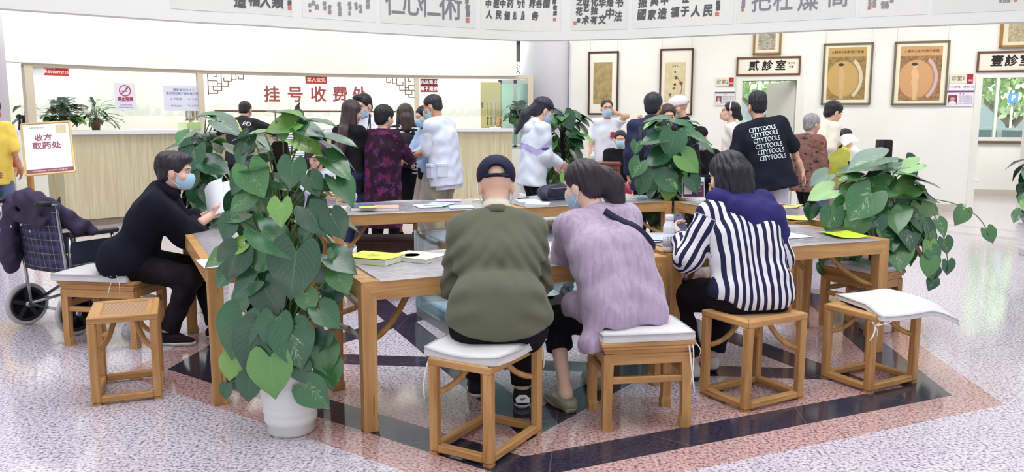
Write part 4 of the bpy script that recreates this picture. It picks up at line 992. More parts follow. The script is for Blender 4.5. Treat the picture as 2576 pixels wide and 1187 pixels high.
        def strands(X):
            q = (X - s.HC) @ s.Rh; a = np.arctan2(q[..., 0], -q[..., 1] + .02); return wr * (np.sin(a * 23 + q[..., 2] * 22) + .7 * np.sin(a * 41 - q[..., 2] * 31 + 1.0))
        return s.part(name, P + list(extra), mat, 0, .025, s.hh, 1, subs=Sb + list(subs), wrinkle=strands, cuts=cuts)
    def mask(s, mat=None, loops=True):
        mat = mat or MASK; X0 = s.head_prims()[:4] + [s.he((0, .075, -.052), (.042, .042, .05), .03)]
        q = lambda X: (X - s.HC) @ s.Rh / s.u / s.hs
        def region(X):
            p = q(X); return np.maximum(np.maximum(np.abs(p[..., 2] + .058) - .052, .03 - p[..., 1] - .35 * np.abs(np.abs(p[..., 0]) - .03)), np.abs(p[..., 0]) - .066) * s.u
        ob = s.part('face_mask', X0, mat, .008, .03, s.hh, 1, cuts=[region])
        if loops:
            m = MB()
            for sx in (-1, 1): m.tube([s.hp(sx * .06, .05, -.022), s.hp(sx * .082, .012, .004), s.hp(sx * .086, -.02, -.004), s.hp(sx * .086, -.022, -.03), s.hp(sx * .076, .005, -.062), s.hp(sx * .056, .05, -.095)], .0022, 5, cap=False)
            m.build('ear_loops', MASKB, ob)
        return ob
    def cap_hat(s, mat, brim=True, tilt=0.0, back_hole=False, vol=1.0, brim_mat=None, edge=.030):
        P = [s.he((0, -.012, .05), (.087 * vol, .107 * vol, .088 * vol))]; n = s.Rh @ nrm(V3(0, math.sin(math.radians(tilt)), -math.cos(math.radians(tilt)))); subs = []
        if back_hole: subs = [s.he((0, -.115, .040), (.040, .07, .030), .006)]
        ob = s.part('cap', P, mat, 0, .02, s.hh, 1, cuts=[(s.hp(0, 0, edge), n)], subs=subs)
        if brim:
            R = s.Rh @ rot_ax(V3(1, 0, 0), -12); D, lo, h = field([ell(s.hp(0, .115, .036), V3(.072, .078, .009) * s.u, R)], .005); V, F = nets(D, lo, h); np_mesh('brim', [(V, F)], brim_mat or mat, ob)
        m = MB(); c = s.hp(0, -.012, .05 + .088 * vol); m.lathe([(0, -.004), (.009, -.002), (.008, .004), (0, .006)], c, 10); m.build('button', mat, ob)
        return ob
    def glasses(s, mat=None):
        m = MB(); mat = mat or INK
        for sx in (-1, 1):
            m.tube([s.hp(sx * .032 + .022 * math.cos(a * PI / 8), .104 - .006 * abs(math.cos(a * PI / 8)), .002 + .017 * math.sin(a * PI / 8)) for a in range(17)], .0022, 5, cap=False); m.tube([s.hp(sx * .054, .098, .006), s.hp(sx * .077, .05, .008), s.hp(sx * .08, -.005, .004)], .002, 5)
        m.tube([s.hp(-.01, .106, .004), s.hp(.01, .106, .004)], .002, 5); m.build('glasses', mat, s.o)
    def collar(s, mat, r=.062, z=.02, t_=.012, name='collar', open_=0.35, hgt=.03):
        m = MB(); c = s.Nk + s.t2 * z * s.u; V = []; N_ = 22
        for i in range(N_):
            a = open_ + (2 * PI - 2 * open_) * i / (N_ - 1); e = s.f2 * math.cos(a) * 1.0 + s.r2 * math.sin(a)
            for rr, zz in ((r, -.012), (r + t_ * 1.3, -.018), (r + t_, hgt * .5), (r * .97 + .004, hgt), (r * .94, hgt * .9)): V.append(c + e * rr * s.u + s.t2 * zz * s.u)
        m.add(V, [(i * 5 + k, i * 5 + (k + 1) % 5, i * 5 + 5 + (k + 1) % 5, i * 5 + 5 + k) for i in range(N_ - 1) for k in range(5)], 0, True); return m.build(name, mat, s.o)
    def world(s, p): return s.o.matrix_basis @ Vector(p)
    def local(s, P):
        P = Vector(P); d = P - s.o.location; c, sn = math.cos(-s.o.rotation_euler.z), math.sin(-s.o.rotation_euler.z); return V3(d.x * c - d.y * sn, d.x * sn + d.y * c, d.z)
def project_text(ob, body, M, size, mat, name, depth=.6, lift=.004, **k):
    """lettering laid on a garment: every vertex dropped along -z of M onto the mesh"""
    me = text_mesh(body, size, **k); bm = bmesh.new(); bm.from_mesh(me); bmesh.ops.triangulate(bm, faces=bm.faces[:])
    bmesh.ops.subdivide_edges(bm, edges=[e for e in bm.edges if e.calc_length() > .025], cuts=2, use_grid_fill=True); bm.to_mesh(me); bm.free()
    tree = BVHTree.FromPolygons([v.co for v in ob.data.vertices], [tuple(p.vertices) for p in ob.data.polygons]); z = (M.to_3x3() @ Vector((0, 0, 1))).normalized(); ok = True
    for v in me.vertices:
        p = M @ v.co; hit = tree.ray_cast(p + z * depth * .5, -z, depth); v.co = (hit[0] + hit[1].normalized() * 0 + z * lift) if hit[0] is not None else p
    return link_mesh(name, me, mat, ob)
# ================================================================ the four people seated at the near tables
# --- man in the olive shirt, seen from behind
def seat_at(st, dx=0, dy=0): return (st.location.x + dx, st.location.y + dy)
OLIVE = cloth((96, 98, 80), .9, .06, 300, .2)
p = Person('seated man in an olive shirt and dark blue cap, elbows on the table', (-.062, 3.73), 3, 1.72, sit=.475, lean=17, hunch=18, head=(0, 20, 0), neckf=.05, girth=1.10, shw=.95, shd=.075, fine=True,
           LH=(-.12, .42, .80), RH=(.12, .46, .80), LE=(-.45, -.7, -1), RE=(.45, -.7, -1), LF=(-.10, .60), RF=(.14, .42), tone=(232, 190, 168))
def folds(X):
    w = crumple(.0045, .06, 2.0)(X)
    for sg in (-1, 1):      # oblique folds running from the armpits to the small of the back
        d = X - (s_.S[0 if sg < 0 else 1] + V3(0, -.06, -.20)); r = np.linalg.norm(d, axis=-1)
        ph = (d[..., 2] * 1.0 + sg * d[..., 0] * 1.25) * 72 + 1.5 * np.sin(d[..., 0] * 14); w = w + .013 * np.sin(ph) * np.exp(-(r / .17) ** 2)
    d = X - (s_.P + V3(0, -.09, .05)); w = w + .009 * np.sin(d[..., 2] * 58 + np.abs(d[..., 0]) * 22) * np.exp(-((np.abs(d[..., 0]) - .17) / .07) ** 2 - (d[..., 2] / .14) ** 2)
    return w
s_ = p; p.body(hands={0: dict(curl=.5), 1: dict(curl=.5)})
sh = p.top(OLIVE, 'shirt', 1.95, .016, .3, wrinkle=folds, it=2, extra=[cap(p.P + V3(-.09, -.02, .0), p.P + V3(.09, -.02, .0), .148, None, V3(0, 1, 0), .97), cap(p.P + V3(-.08, -.02, .1), p.P + V3(.08, -.02, .1), .13, None, V3(0, 1, 0), .95)],
           cuts=[lambda X: .540 - .034 * np.cos((X[..., 0] - s_.P[0]) * 9) - X[..., 2]])
TROUS = cloth((20, 18, 24), .85); p.bottoms(TROUS, 'trousers', 1.93, .014, 1.1, extra=[cap(p.P + V3(-.1, -.02, -.02), p.P + V3(.1, -.02, -.02), .120)], waist=.02)
p.collar(cloth((226, 218, 196), .9), .061, .024, .011, 'inner_collar', .3, .052); p.collar(OLIVE, .068, .004, .012, 'collar', .3, .03)
NAVY = cloth((26, 26, 54), .7, .1, 400, .15)
p.cap_hat(NAVY, True, -6, True, 1.06, None, .012); m = MB(); m.tube([p.hp(.09 * math.sin(a), -.012 - .113 * math.cos(a), .017) for a in np.linspace(-.62, .62, 9)], .0065, 6, squash=1.6); m.build('cap_strap', NAVY, p.o)
m = MB(); M = frame4(p.hp(.028, -.124, .018), p.Rh @ V3(1, 0, 0), p.Rh @ V3(0, 0, 1)); m.box(M.translation, (.018, .006, .02)); m.build('strap_buckle', plain((60, 60, 70), .3, .8), p.o)
p.mask(); SNK = cloth((34, 32, 36), .7)
p.shoes(SNK, plain((230, 228, 228), .5), (4, -6)); 
for i in (1,):
    d = V3(0, -1, 0); c = p.A[i] + V3(-.004, -.078, -.028); m = MB(); M = frame4(c, (1, 0, 0), (0, .25, 1)); m.prism([(-.034, -.018), (.034, -.018), (.038, .004), (.018, .022), (-.018, .022), (-.038, .004)], M, .006); ob = m.build('heel_patch', WHITE, p.o)
    M2 = frame4(c + V3(0, -.001, .002), (1, 0, 0), (0, .25, 1)); 
    m = MB(); m.prism([(-.016, .002), (-.004, -.008), (.018, .006), (-.003, -.002)], M2, .0075); text_to(m, 'NIKE', frame4(c + V3(0, -.0078, .008), (1, 0, 0), (0, .25, 1)), .011); m.build('swoosh_mark', INK, ob)
m = MB(); m.tube([p.A[1] + V3(0, -.01, .03), p.A[1] + V3(0, -.005, .055)], [.042, .038], 14); m.build('sock', WHITE, p.o)
# --- woman in lavender linen, bun and shoulder strap, leaning on her elbow
t = NT('lavender_linen'); co = t.coord('Object'); g = t.noise(t.coord('Object', scale=(46, 46, 4)), 1, 3); g2 = t.noise(co, 5, 3)
col = t.ramp(t.math('ADD', t.math('MULTIPLY', g, .6), t.math('MULTIPLY', g2, .4)), [(.3, lin((154, 137, 160))), (.5, lin((178, 161, 184))), (.72, lin((194, 178, 201)))]); t.set(col, .92, spec=.2, sheen=.2)
t.bump(t.math('ADD', g, t.math('MULTIPLY', t.noise(co, 16, 3, dist=1.5), 1.0)), .26, .010); LAV = t.m
p = Person('woman in a crinkled lavender linen tunic with a low bun, leaning on one elbow', (.56, 4.02), 20, 1.66, sit=.475, lean=18, side=-7, hunch=12, head=(26, 14, -6), neckf=.04, girth=1.0, shw=.94, fine=True,
           LH=(-.02, .50, .86), RH=(.02, .38, .80), LE=(-.25, .25, -1), RE=(.15, .3, -1), LF=(-.24, .16), RF=(.06, .42), LK=(-.2, 1, .2), tone=(238, 200, 180))
p.body(hands={0: dict(curl=.6), 1: dict(curl=.4)})
def lfold(X):
    d = X - (p.P + V3(0, -.1, .16)); w = crumple(.005, .055, 4.0, (1.8, 1.8, .35))(X)
    w = w + .004 * np.sin(d[..., 2] * 44 + 14 * d[..., 0] ** 2 * 8 + d[..., 0] * 10) * np.exp(-(d[..., 2] / .16) ** 2); return w
zs = .49
tun = p.top(LAV, 'tunic', 1.9, .02, .6, wrinkle=lfold, neckcut=True, extra=[cap(p.P + V3(-.085, -.04, -.02), p.Ch + V3(-.09, -.03, 0), .112, .115), cap(p.P + V3(.09, -.04, -.02), p.Ch + V3(.085, -.03, 0), .112, .115),  cap(p.P + V3(-.14, -.06, -.07), p.P + V3(-.20, -.07, -.15), .05, .055), cap(p.P + V3(-.1, .02, -.02), p.P + V3(-.17, .2, -.02), .085, .06)], cuts=[lambda X: np.where(X[..., 0] < -.17, .37, zs) + .012 * np.sin(X[..., 0] * 26) - X[..., 2]], sthick=1.25)
m = MB(); p.bottoms(cloth((18, 16, 22), .85), 'trousers', 1.42, .012, 1.06, waist=.05)
HM = hair_mat((34, 25, 33)); p.hair(HM, 'tight', .002, [s for s in (p.hc((.03, -.07, -.005), (.085, -.105, -.03), .055, .06), p.hc((.085, -.105, -.03), (.095, -.10, -.115), .064, .05), p.hc((.05, -.10, .02), (.1, -.105, -.06), .05, .05))], vol=1.04)
m = MB(); c0 = V3(*p.hp(.045, -.088, .0)); m.tube([p.hp(.045 + .045 * math.cos(a) * .5, -.088 + .03 * math.cos(a), .0 + .055 * math.sin(a)) for a in np.linspace(0, 2 * PI, 15)], .006, 6, cap=False); m.build('hair_tie', NAVY, p.o)
p.mask(); tree = BVHTree.FromPolygons([v.co for v in tun.data.vertices], [tuple(q.vertices) for q in tun.data.polygons])
pts = []
for k in range(26):
    f = k / 25; a = p.Nk + p.r2 * (.015 + .0 * f) * 1 + V3(0, -.06, -.01); b = p.P + p.r1 * .20 + V3(0, -.02, .19); q = Vector(a + (b - a) * f); hit = tree.ray_cast(q + Vector((.05 * f, -.4, .12)), Vector((0, 1, -.25)).normalized(), .9)
    if hit[0]: pts.append(hit[0] + hit[1] * .006)
STRAP = cloth((38, 38, 62), .7); m = MB()
V = []
for k, q in enumerate(pts):
    d = (pts[min(k + 1, len(pts) - 1)] - pts[max(k - 1, 0)]).normalized(); w = d.cross(Vector((0, -1, .2))).normalized() * .018; V += [q - w, q + w, q + w + Vector((0, .006, 0)), q - w + Vector((0, .006, 0))]
m.add(V, [(i * 4 + k, i * 4 + (k + 1) % 4, i * 4 + 4 + (k + 1) % 4, i * 4 + 4 + k) for i in range(len(pts) - 1) for k in range(4)], 0, True); m.build('bag_strap', STRAP, p.o)
KH = plain((150, 146, 122), .35)
p.shoes(KH, KH, (10, -6), -.025)
for i in (0, 1):
    m = MB(); a = p.A[i]; m.box((a[0], a[1] - .045, .026), (.052, .045, .052), bev=.006); m.build('block_heel', KH, p.o)
LAVP = p
# --- woman in the striped shirt with a dark hood, phone in her hand
t = NT('striped_shirt'); at = t.n('ShaderNodeAttribute'); at.attribute_name = 'pat'; sp = t.n('ShaderNodeSeparateXYZ'); t.lk(at.outputs['Vector'], sp.inputs[0])
sn = t.math('SINE', t.math('MULTIPLY', sp.outputs[0], 2 * PI / .041)); f = t.math('GREATER_THAN', sn, .08); t.set(t.mix(f, lin((228, 226, 230)), lin((34, 36, 68))), .85, spec=.25)
t.bump(t.noise(t.coord(), 26, 3, dist=.8), .25, .008); STRIPE = t.m
p = Person('woman in a blue and white striped hooded shirt looking at her phone', (1.30, 4.38), 12, 1.66, sit=.485, lean=12, hunch=16, head=(32, 16, 0), neckf=.02, girth=1.03, shw=.97, shd=.085, fine=True,
           LH=(-.26, .34, .83), RH=(.15, .34, .80), LE=(-.6, -.5, -1), RE=(.55, -.35, -1), LF=(-.20, .28), RF=(-.02, .40), LK=(-.5, 1, .3), tone=(238, 200, 182))
p.body(hands={0: dict(d=(.15, .75, .35), n=(.6, -.2, .75), curl=.55), 1: dict(curl=.4)})
def sfold(X):
    d = X - (p.P + V3(.16, -.08, .14)); return crumple(.005, .06, 1.0)(X) + .010 * np.sin(d[..., 2] * 50 + 20 * d[..., 0]) * np.exp(-(d[..., 2] / .09) ** 2 - (d[..., 0] / .12) ** 2)
zs2 = .485; p.h = .006
shirt = p.top(STRIPE, 'shirt', 1.93, .020, .6, wrinkle=sfold, extra=[cap(p.P + V3(-.10, -.03, -.02), p.P + V3(.10, -.03, -.02), .125, None, V3(0, 1, 0), .92), cap(p.P + V3(-.10, -.03, .03), p.Ch + V3(-.085, -.03, 0), .10, .10), cap(p.P + V3(.10, -.03, .03), p.Ch + V3(.085, -.03, 0), .10, .10)],
              cuts=[lambda X: zs2 + .008 + .055 * np.clip((np.abs(X[..., 0] - .02) - .10) / .1, 0, 1) ** 2 - X[..., 2]], sthick=1.3)
def pattern(ob, P):
    n = len(ob.data.vertices); X = np.zeros(n * 3, np.float32); ob.data.vertices.foreach_get('co', X); X = X.reshape(-1, 3).astype(float); out = np.zeros((n, 3), np.float32)
    dt = np.min([dist(q, X, 0) for q in P.torso()], 0); u0 = (X - P.P) @ P.r1; pat = u0.copy(); z_ = (X - P.P) @ P.t1; pat = u0 * (1 + .10 * np.sin(z_ * 9) * .4)
    for i in (0, 1):
        d0 = nrm(P.E[i] - P.S[i]); d1 = nrm(P.W[i] - P.E[i]); ref = V3(0, -1, .1); ref = nrm(ref - d0 * (ref @ d0)); ax = np.cross(d0, d1); ang_ = math.degrees(math.atan2(np.linalg.norm(ax), d0 @ d1)); ref1 = rot_ax(ax, ang_) @ ref
        da = np.minimum(dist(cap(P.S[i] + d0 * .05, P.E[i], .055, .045), X, 0), dist(cap(P.E[i], P.W[i], .045, .04), X, 0)); us = []
        for a, d, r in ((P.S[i], d0, ref), (P.E[i], d1, ref1)): q = X - a; us.append(np.arctan2(q @ np.cross(d, r), q @ r) * .062)
        t1_ = (X - P.E[i]) @ nrm(d0 + d1); w_ = np.clip(t1_ / .05 + .5, 0, 1); ua = us[0] * (1 - w_) + us[1] * w_; far = (X - P.E[i]) @ d1; ua = np.where((far > .195) & (w_ > .9), far, ua)
        m_ = da < dt - .004; pat = np.where(m_, ua, pat); dt = np.where(m_, da, dt)
    out[:, 0] = pat; A = ob.data.attributes.new('pat', 'FLOAT_VECTOR', 'POINT'); A.data.foreach_set('vector', out.ravel())
pattern(shirt, p); p.h = .0085
HOODM = cloth((46, 42, 104), .8, .12, 120, .3)
p.part('hood', [cap(p.Nk + V3(-.13, -.03, .02), p.Nk + V3(.15, -.04, .0), .056, .062), cap(p.Nk + V3(-.05, -.11, -.02), p.Nk + V3(.15, -.125, -.07), .066, .078), cap(p.Nk + V3(.02, -.135, -.08), p.Nk + V3(.18, -.13, -.15), .06, .07), cap(p.Nk + V3(.13, -.14, -.17), p.Nk + V3(.19, -.12, -.19), .05, .052), cap(p.Nk + V3(-.13, .0, .01), p.Nk + V3(-.11, .07, .0), .044, .038), cap(p.Nk + V3(.15, .0, -.01), p.Nk + V3(.12, .07, -.02), .044, .038)], HOODM, 0, .04, wrinkle=crumple(.007, .04, 2.0))
p.bottoms(cloth((24, 22, 30), .85), 'trousers', 1.9, .016, 1.16, .012, extra=[cap(p.P + V3(-.09, -.01, -.03), p.P + V3(.09, -.01, -.03), .12)], waist=.04)
HB = hair_mat((22, 17, 31)); p.hair(HB, 'bob', .003, [p.hc((.03, -.07, 0), (.06, -.055, -.17), .06, .042), p.hc((-.04, -.07, 0), (-.07, -.02, -.19), .06, .04), p.hc((0, -.075, -.02), (.0, -.07, -.18), .07, .05), p.hc((-.07, .0, -.02), (-.085, .03, -.17), .035, .028)], vol=1.06)
SN2 = cloth((226, 222, 216), .7); p.shoes(SN2, plain((44, 42, 48), .5), (10, -14))
for i in (0, 1):
    m = MB(); a = p.A[i]; m.box((a[0] + .043, a[1] + .045, .052), (.01, .07, .026), rotz(math.radians((10, -14)[i])), bev=.004); m.build('shoe_stripe', plain((52, 84, 66), .6), p.o)
STRIPEP = p
ph = thing('smartphone', 'dark smartphone held by the woman in the striped shirt', 'phone', p.world(p.W[0] + V3(.035, .085, .055))); ph.rotation_euler = (math.radians(52), 0, math.radians(22))
m = MB(); m.box((0, 0, 0), (.074, .155, .009), bev=.004); m.build('phone_case', plain((34, 34, 50), .3), ph); m = MB(); m.box((0, 0, .0049), (.066, .145, .001)); m.build('screen', plain((96, 98, 132), .08), ph); m = MB(); m.box((0, .062, .0056), (.02, .006, .0006), bev=.002); m.build('camera_notch', INK, ph)
# --- man in the black fleece reading a paper
FLEECE = cloth((20, 20, 36), .95, .15, 420, .5)
p = Person('man in a thick black fleece and blue face mask reading a paper', (-2.56, 5.42), -84, 1.66, sit=.475, lean=16, hunch=20, head=(4, 6, 0), neckf=.10, girth=1.10, twist=14, fine=True,
           LH=(-.27, .46, .845), RH=(-.16, .49, .84), LE=(-.3, -.2, -1), RE=(.3, -.3, -1), LF=(-.02, .52), RF=(.12, .24), tone=(230, 184, 164))
p.body(hands={0: dict(d=(.1, .8, .25), n=(.5, 0, .8), curl=.7), 1: dict(d=(-.1, .7, .45), n=(-.8, 0, .4), curl=.7)})
p.top(FLEECE, 'fleece', 1.95, .034, .10, (.006, .06), extra=[cap(p.P + V3(-.1, -.02, .02), p.P + V3(.1, -.02, .02), .135)], sthick=1.42, cuts=[(V3(0, 0, p.P[2] - .06), V3(0, .1, -1))])
p.collar(FLEECE, .07, .02, .02, 'collar', .3, .06); DOT = cloth((28, 24, 30), .9, .6, 60, .4)
p.bottoms(DOT, 'trousers', 1.95, .014, 1.08, extra=[cap(p.P + V3(-.1, -.02, -.02), p.P + V3(.1, -.02, -.02), .125)], waist=.05)
HG = hair_mat((40, 33, 43)); p.hair(HG, 'short', .003, [p.hc((-.05, -.06, .07), (.05, -.06, .07), .05), p.he((0, -.095, .02), (.05, .03, .04), .02), p.he((0, .06, .09), (.06, .04, .03), .03)], vol=1.05); p.mask(); p.brows(HG)
p.shoes(cloth((26, 24, 28), .8), plain((225, 222, 222), .5), (4, -12)); READER = p
hw = p.world(p.W[0]); pp = thing('paper_sheet', 'white folded paper held up by the man in black fleece', 'paper', at_y(545, 505, hw.y - .02)); pp.rotation_euler = (math.radians(62), math.radians(-28), math.radians(-20))
m = MB(); m.grid(lambda u, v: Vector(((u - .5) * .18, (v - .5) * .27, .03 * math.sin(u * 3) + .02 * v)), 8, 8); m.build('front_leaf', plain((244, 244, 248), .7), pp); m = MB(); m.grid(lambda u, v: Vector(((u - .5) * .18 + .05, (v - .5) * .25 - .01, -.012 + .03 * math.sin(u * 3 + .6))), 8, 8); m.build('back_leaf', plain((236, 238, 244), .7), pp)
# ================================================================ everyone standing and waiting behind the tables
def spot(px, Y): q = at_y(px, 420, Y); return (q.x, q.y)
def loc_of(P, loc, yaw):
    d = Vector(P) - Vector((loc[0], loc[1], 0)); a = math.radians(-yaw); return (d.x * math.cos(a) - d.y * math.sin(a), d.x * math.sin(a) + d.y * math.cos(a), d.z)
BLK = cloth((24, 22, 29), .9); BLKH = hair_mat((18, 16, 22)); BRNH = hair_mat((62, 46, 42)); GRYH = hair_mat((150, 148, 148))
WCOAT = cloth((236, 238, 246), .8, .04); JEANS = cloth((92, 108, 140), .9, .15); DKJEANS = cloth((44, 50, 78), .9, .15); SNEAK = cloth((232, 232, 236), .7); KHAKI = cloth((156, 152, 128), .9); BEIGET = cloth((202, 192, 182), .9)
def stripe_mat(a, b, period, axis=2, duty=.0, rough=.85):
    t = NT('striped_knit'); sp = t.n('ShaderNodeSeparateXYZ'); t.lk(t.coord(), sp.inputs[0]); f = t.math('GREATER_THAN', t.math('SINE', t.math('MULTIPLY', sp.outputs[axis], 2 * PI / period)), duty); return t.set(t.mix(f, lin(a), lin(b)), rough, spec=.2)
def blotch_mat(base, spots, scale, rough=.85):
    t = NT('printed_fabric'); co = t.coord(); vo = t.n('ShaderNodeTexVoronoi'); t.lk(co, vo.inputs['Vector']); vo.inputs['Scale'].default_value = scale
    sp = t.n('ShaderNodeSeparateColor'); t.lk(vo.outputs['Color'], sp.inputs[0]); col = t.ramp(sp.outputs[0], [(i / len(spots), lin(c)) for i, c in enumerate(spots)])
    return t.set(t.mix(t.math('GREATER_THAN', t.noise(co, scale * .7, 3), .52), lin(base), col), rough, spec=.2)
# man in the black jacket bent over the counter
p = Person('man in a black jacket with reflective bands bent over the counter', spot(604, 12.1), -4, 1.78, lean=14, hunch=14, head=(0, 22, 0), girth=1.1, LH=(-.30, .52, 1.37), RH=(.28, .52, 1.37), LE=(-1, -.3, -.35), RE=(1, -.3, -.35))
p.body(); JK = cloth((28, 28, 38), .7, .1); j = p.top(JK, 'jacket', 1.95, .03, .16, sthick=1.3); p.bottoms(BLK); p.shoes(BLK); p.hair(BLKH, 'crop'); p.collar(JK, .066, .01, .016, 'collar', .3, .04)
def back_frame(P, ob, x, z): return frame4(P.Ch + P.t2 * z + P.r2 * x - P.f2 * .35, P.r2, P.t2, -P.f2)
for x, w_ in ((-.1, 'FE'), (.11, 'ED')): project_text(j, w_, back_frame(p, j, x, .10), .10, WHITE, 'back_lettering')
m = MB(); LIMEB = plain((222, 236, 120), .4)
for k in range(9): 
    f = k / 8; q = Vector(p.Ch + p.t2 * (.14 - .34 * f) + p.r2 * (-.05 + .22 * f) - p.f2 * .35); t_ = BVHTree.FromPolygons([v.co for v in j.data.vertices], [tuple(q_.vertices) for q_ in j.data.polygons]) if k == 0 else t_
    h_ = t_.ray_cast(q, Vector(p.f2), .8)
    if h_[0]: m.box(h_[0] - Vector(p.f2) * .003, (.03, .006, .05), Matrix((p.r2, p.f2, p.t2)).transposed() @ Matrix.Rotation(-.55, 3, 'Y'))
m.build('reflective_band', LIMEB, j)
# woman with a top knot in thin stripes
p = Person('woman with a top knot in a white pinstriped shirt at the counter', spot(748, 12.4), 4, 1.64, lean=10, hunch=10, head=(0, 15, 0), LH=(-.2, .42, 1.36), RH=(.26, .42, 1.36), LE=(-1, -.2, -.5), RE=(1, -.2, -.5))
p.body(); p.top(stripe_mat((240, 242, 246), (90, 96, 120), .034, 2, .45), 'shirt', 1.9, .024, .18, sthick=1.3); p.bottoms(BLK); p.shoes(BLK); p.hair(BLKH, 'tight', extra=[p.he((0, -.05, .13), (.035, .035, .04), .01), p.hc((0, -.05, .15), (.03, -.07, .19), .012)])
# woman with very long brown hair
p = Person('woman in black with long brown hair falling down her back', spot(882, 9.05), -38, 1.66, head=(-8, 8, 0), RH=(.12, .34, 1.02), LH=(-.2, .22, 1.0))
p.body(); p.top(BLK, 'blouse', 1.9, .022, .22, (.007, .05), sthick=1.35); p.bottoms(DKJEANS, 'jeans', 1.9, .014, 1.1, .02); p.shoes(SNEAK); p.hair(hair_mat((54, 38, 40)), 'long', extra=[p.hc((.03, -.09, -.2), (.05, -.13, -.44), .06, .05)], vol=1.04)
LONGP = p
# doctor in glasses and mask
p = Person('doctor in glasses, blue mask and white coat behind the woman in purple', spot(925, 9.95), 165, 1.76, head=(-12, 16, 0), RH=(.1, .3, 1.0), LH=(-.12, .3, 1.0))
p.body(); p.top(WCOAT, 'white_coat', 1.93, .022, .42, extra=[cap(p.P, p.P - V3(0, 0, .4), .15, .19, p.f1, .8)]); p.bottoms(BLK); p.shoes(BLK); p.hair(BLKH, 'short', extra=[p.he((.02, .05, .1), (.06, .04, .03), .02)]); p.mask(); p.glasses(); p.brows(BLKH); p.collar(cloth((150, 176, 216)), .06, .01, .012, 'shirt_collar', .5, .04); p.collar(WCOAT, .072, -.01, .014, 'lapel', .7, .03)
# woman in the dark purple flowered dress
t = blotch_mat((46, 26, 42), [(40, 22, 36), (120, 40, 84), (70, 30, 70), (52, 30, 46), (90, 44, 96)], 16)
p = Person('woman with short black hair in a dark purple flowered dress', spot(962, 8.95), -22, 1.60, head=(-16, 6, 0), girth=1.28, lean=2, RH=(.18, .36, 1.02), LH=(-.24, .12, .74))
p.body(); p.top(t, 'dress', 1.75, .022, 1.0, (.007, .06), extra=[cap(p.P + V3(0, 0, .1), V3(0, .0, .34), .17, .205, V3(0, 1, 0), .85)], cuts=[(V3(0, 0, .32), V3(0, 0, -1))], sthick=1.35); p.bottoms(BLK); p.shoes(BLK)
p.hair(BLKH, 'short', .004, vol=1.12); p.collar(t, .066, .0, .014, 'collar', .3, .035); m = MB(); m.lathe([(0, -.006), (.006, 0), (0, .006)], p.hp(.08, .0, -.048), 8); m.build('earring', plain((230, 232, 236), .2, .8), p.o); PURP = p
# woman in the striped top with a small backpack
p = Person('woman in a black and white striped top with a dark backpack', spot(1023, 10.2), 4, 1.64, head=(14, 6, 0), RH=(.16, .3, 1.0), LH=(-.16, .3, 1.0))
p.body(); p.top(stripe_mat((36, 34, 40), (232, 230, 228), .046, 2, .35), 'striped_top', 1.9, .024, .1, sthick=1.3); p.skirt(BLK, .22, .15, .26); p.shoes(BLK); p.hair(BRNH, 'bob', .003, [p.hc((0, -.07, -.05), (0, -.075, -.17), .075, .06)], vol=1.06)
bp = p.part('backpack', [cap(p.Ch - p.f2 * .15 + p.t2 * .05, p.L5 - p.f2 * .17, .085, .10, p.r2, 1.25)], cloth((44, 40, 44), .7), 0, .03); m = MB()
for sg in (-1, 1): m.tube([p.Ch - p.f2 * .12 + p.t2 * .1 + p.r2 * sg * .09, p.Nk + p.r2 * sg * .10 - p.f2 * .03 + p.t2 * .045, p.Nk + p.r2 * sg * .11 + p.f2 * .08, p.Ch + p.f2 * .13 + p.r2 * sg * .13], .016, 6, squash=.4)
m.build('shoulder_straps', cloth((44, 40, 44), .7), p.o); p.collar(SNEAK, .075, .0, .02, 'hood', .5, .04)
# person in the pale blue hoodie, mostly behind the man in white
p = Person('person in a pale blue hoodie and beige trousers half hidden by the man in white', spot(1078, 9.85), 118, 1.62, head=(0, 14, 0), RH=(.12, .34, 1.0), LH=(-.1, .36, 1.02))
LBL = cloth((186, 212, 242), .85, .06); p.body(); p.top(LBL, 'hoodie', 1.93, .028, .02, sthick=1.4); p.part('inner_top', [cap(p.P, p.P - V3(0, 0, .06), .135, .13, p.f1, .85)], BLK, .02, cuts=[(p.P - V3(0, 0, .1), V3(0, 0, -1))]); p.bottoms(BEIGET, 'trousers', 1.88, .016, 1.12, .012); p.shoes(plain((168, 192, 222), .6)); p.hair(BLKH, 'short'); p.mask(); p.collar(LBL, .075, .0, .022, 'hood', .5, .045)
# man in the white vest
p = Person('man in a white pocketed vest over a white tee counting something in his hands', spot(1122, 9.3), 66, 1.75, lean=5, hunch=8, head=(6, 20, 0), girth=1.16, LH=(-.10, .36, 1.09), RH=(.02, .42, 1.10), LE=(-.4, -.6, -.7), RE=(.4, -.5, -.8), tone=(204, 150, 120))
WV = cloth((222, 228, 246), .85, .05); p.body(hands={0: dict(curl=.7), 1: dict(curl=.7)}); p.top(cloth((228, 232, 244), .85, .05), 'tee', .97, .022, .24, sthick=1.45); v_ = p.top(WV, 'vest', .12, .040, .20, (.006, .05), sthick=1.5, loose=1.1)
vt = BVHTree.FromPolygons([v.co for v in v_.data.vertices], [tuple(q_.vertices) for q_ in v_.data.polygons])
for fo in (-.07, .085):    # patch pockets on the side turned to the hall
    hq = vt.ray_cast(Vector(p.P - p.r1 * .6 + p.f1 * fo + V3(0, 0, -.03)), Vector(p.r1), 1.0)
    if hq[0]:
        c = hq[0]; nn_ = hq[1].normalized(); zz_ = Vector((0, 0, 1)); xx_ = zz_.cross(nn_).normalized(); m = MB(); M_ = Matrix((xx_, nn_, zz_)).transposed(); m.box(c, (.12, .035, .16), M_, bev=.012); m.box(c + zz_ * .065 + nn_ * .006, (.125, .035, .045), M_, bev=.01); m.build('vest_pocket', WV, v_)
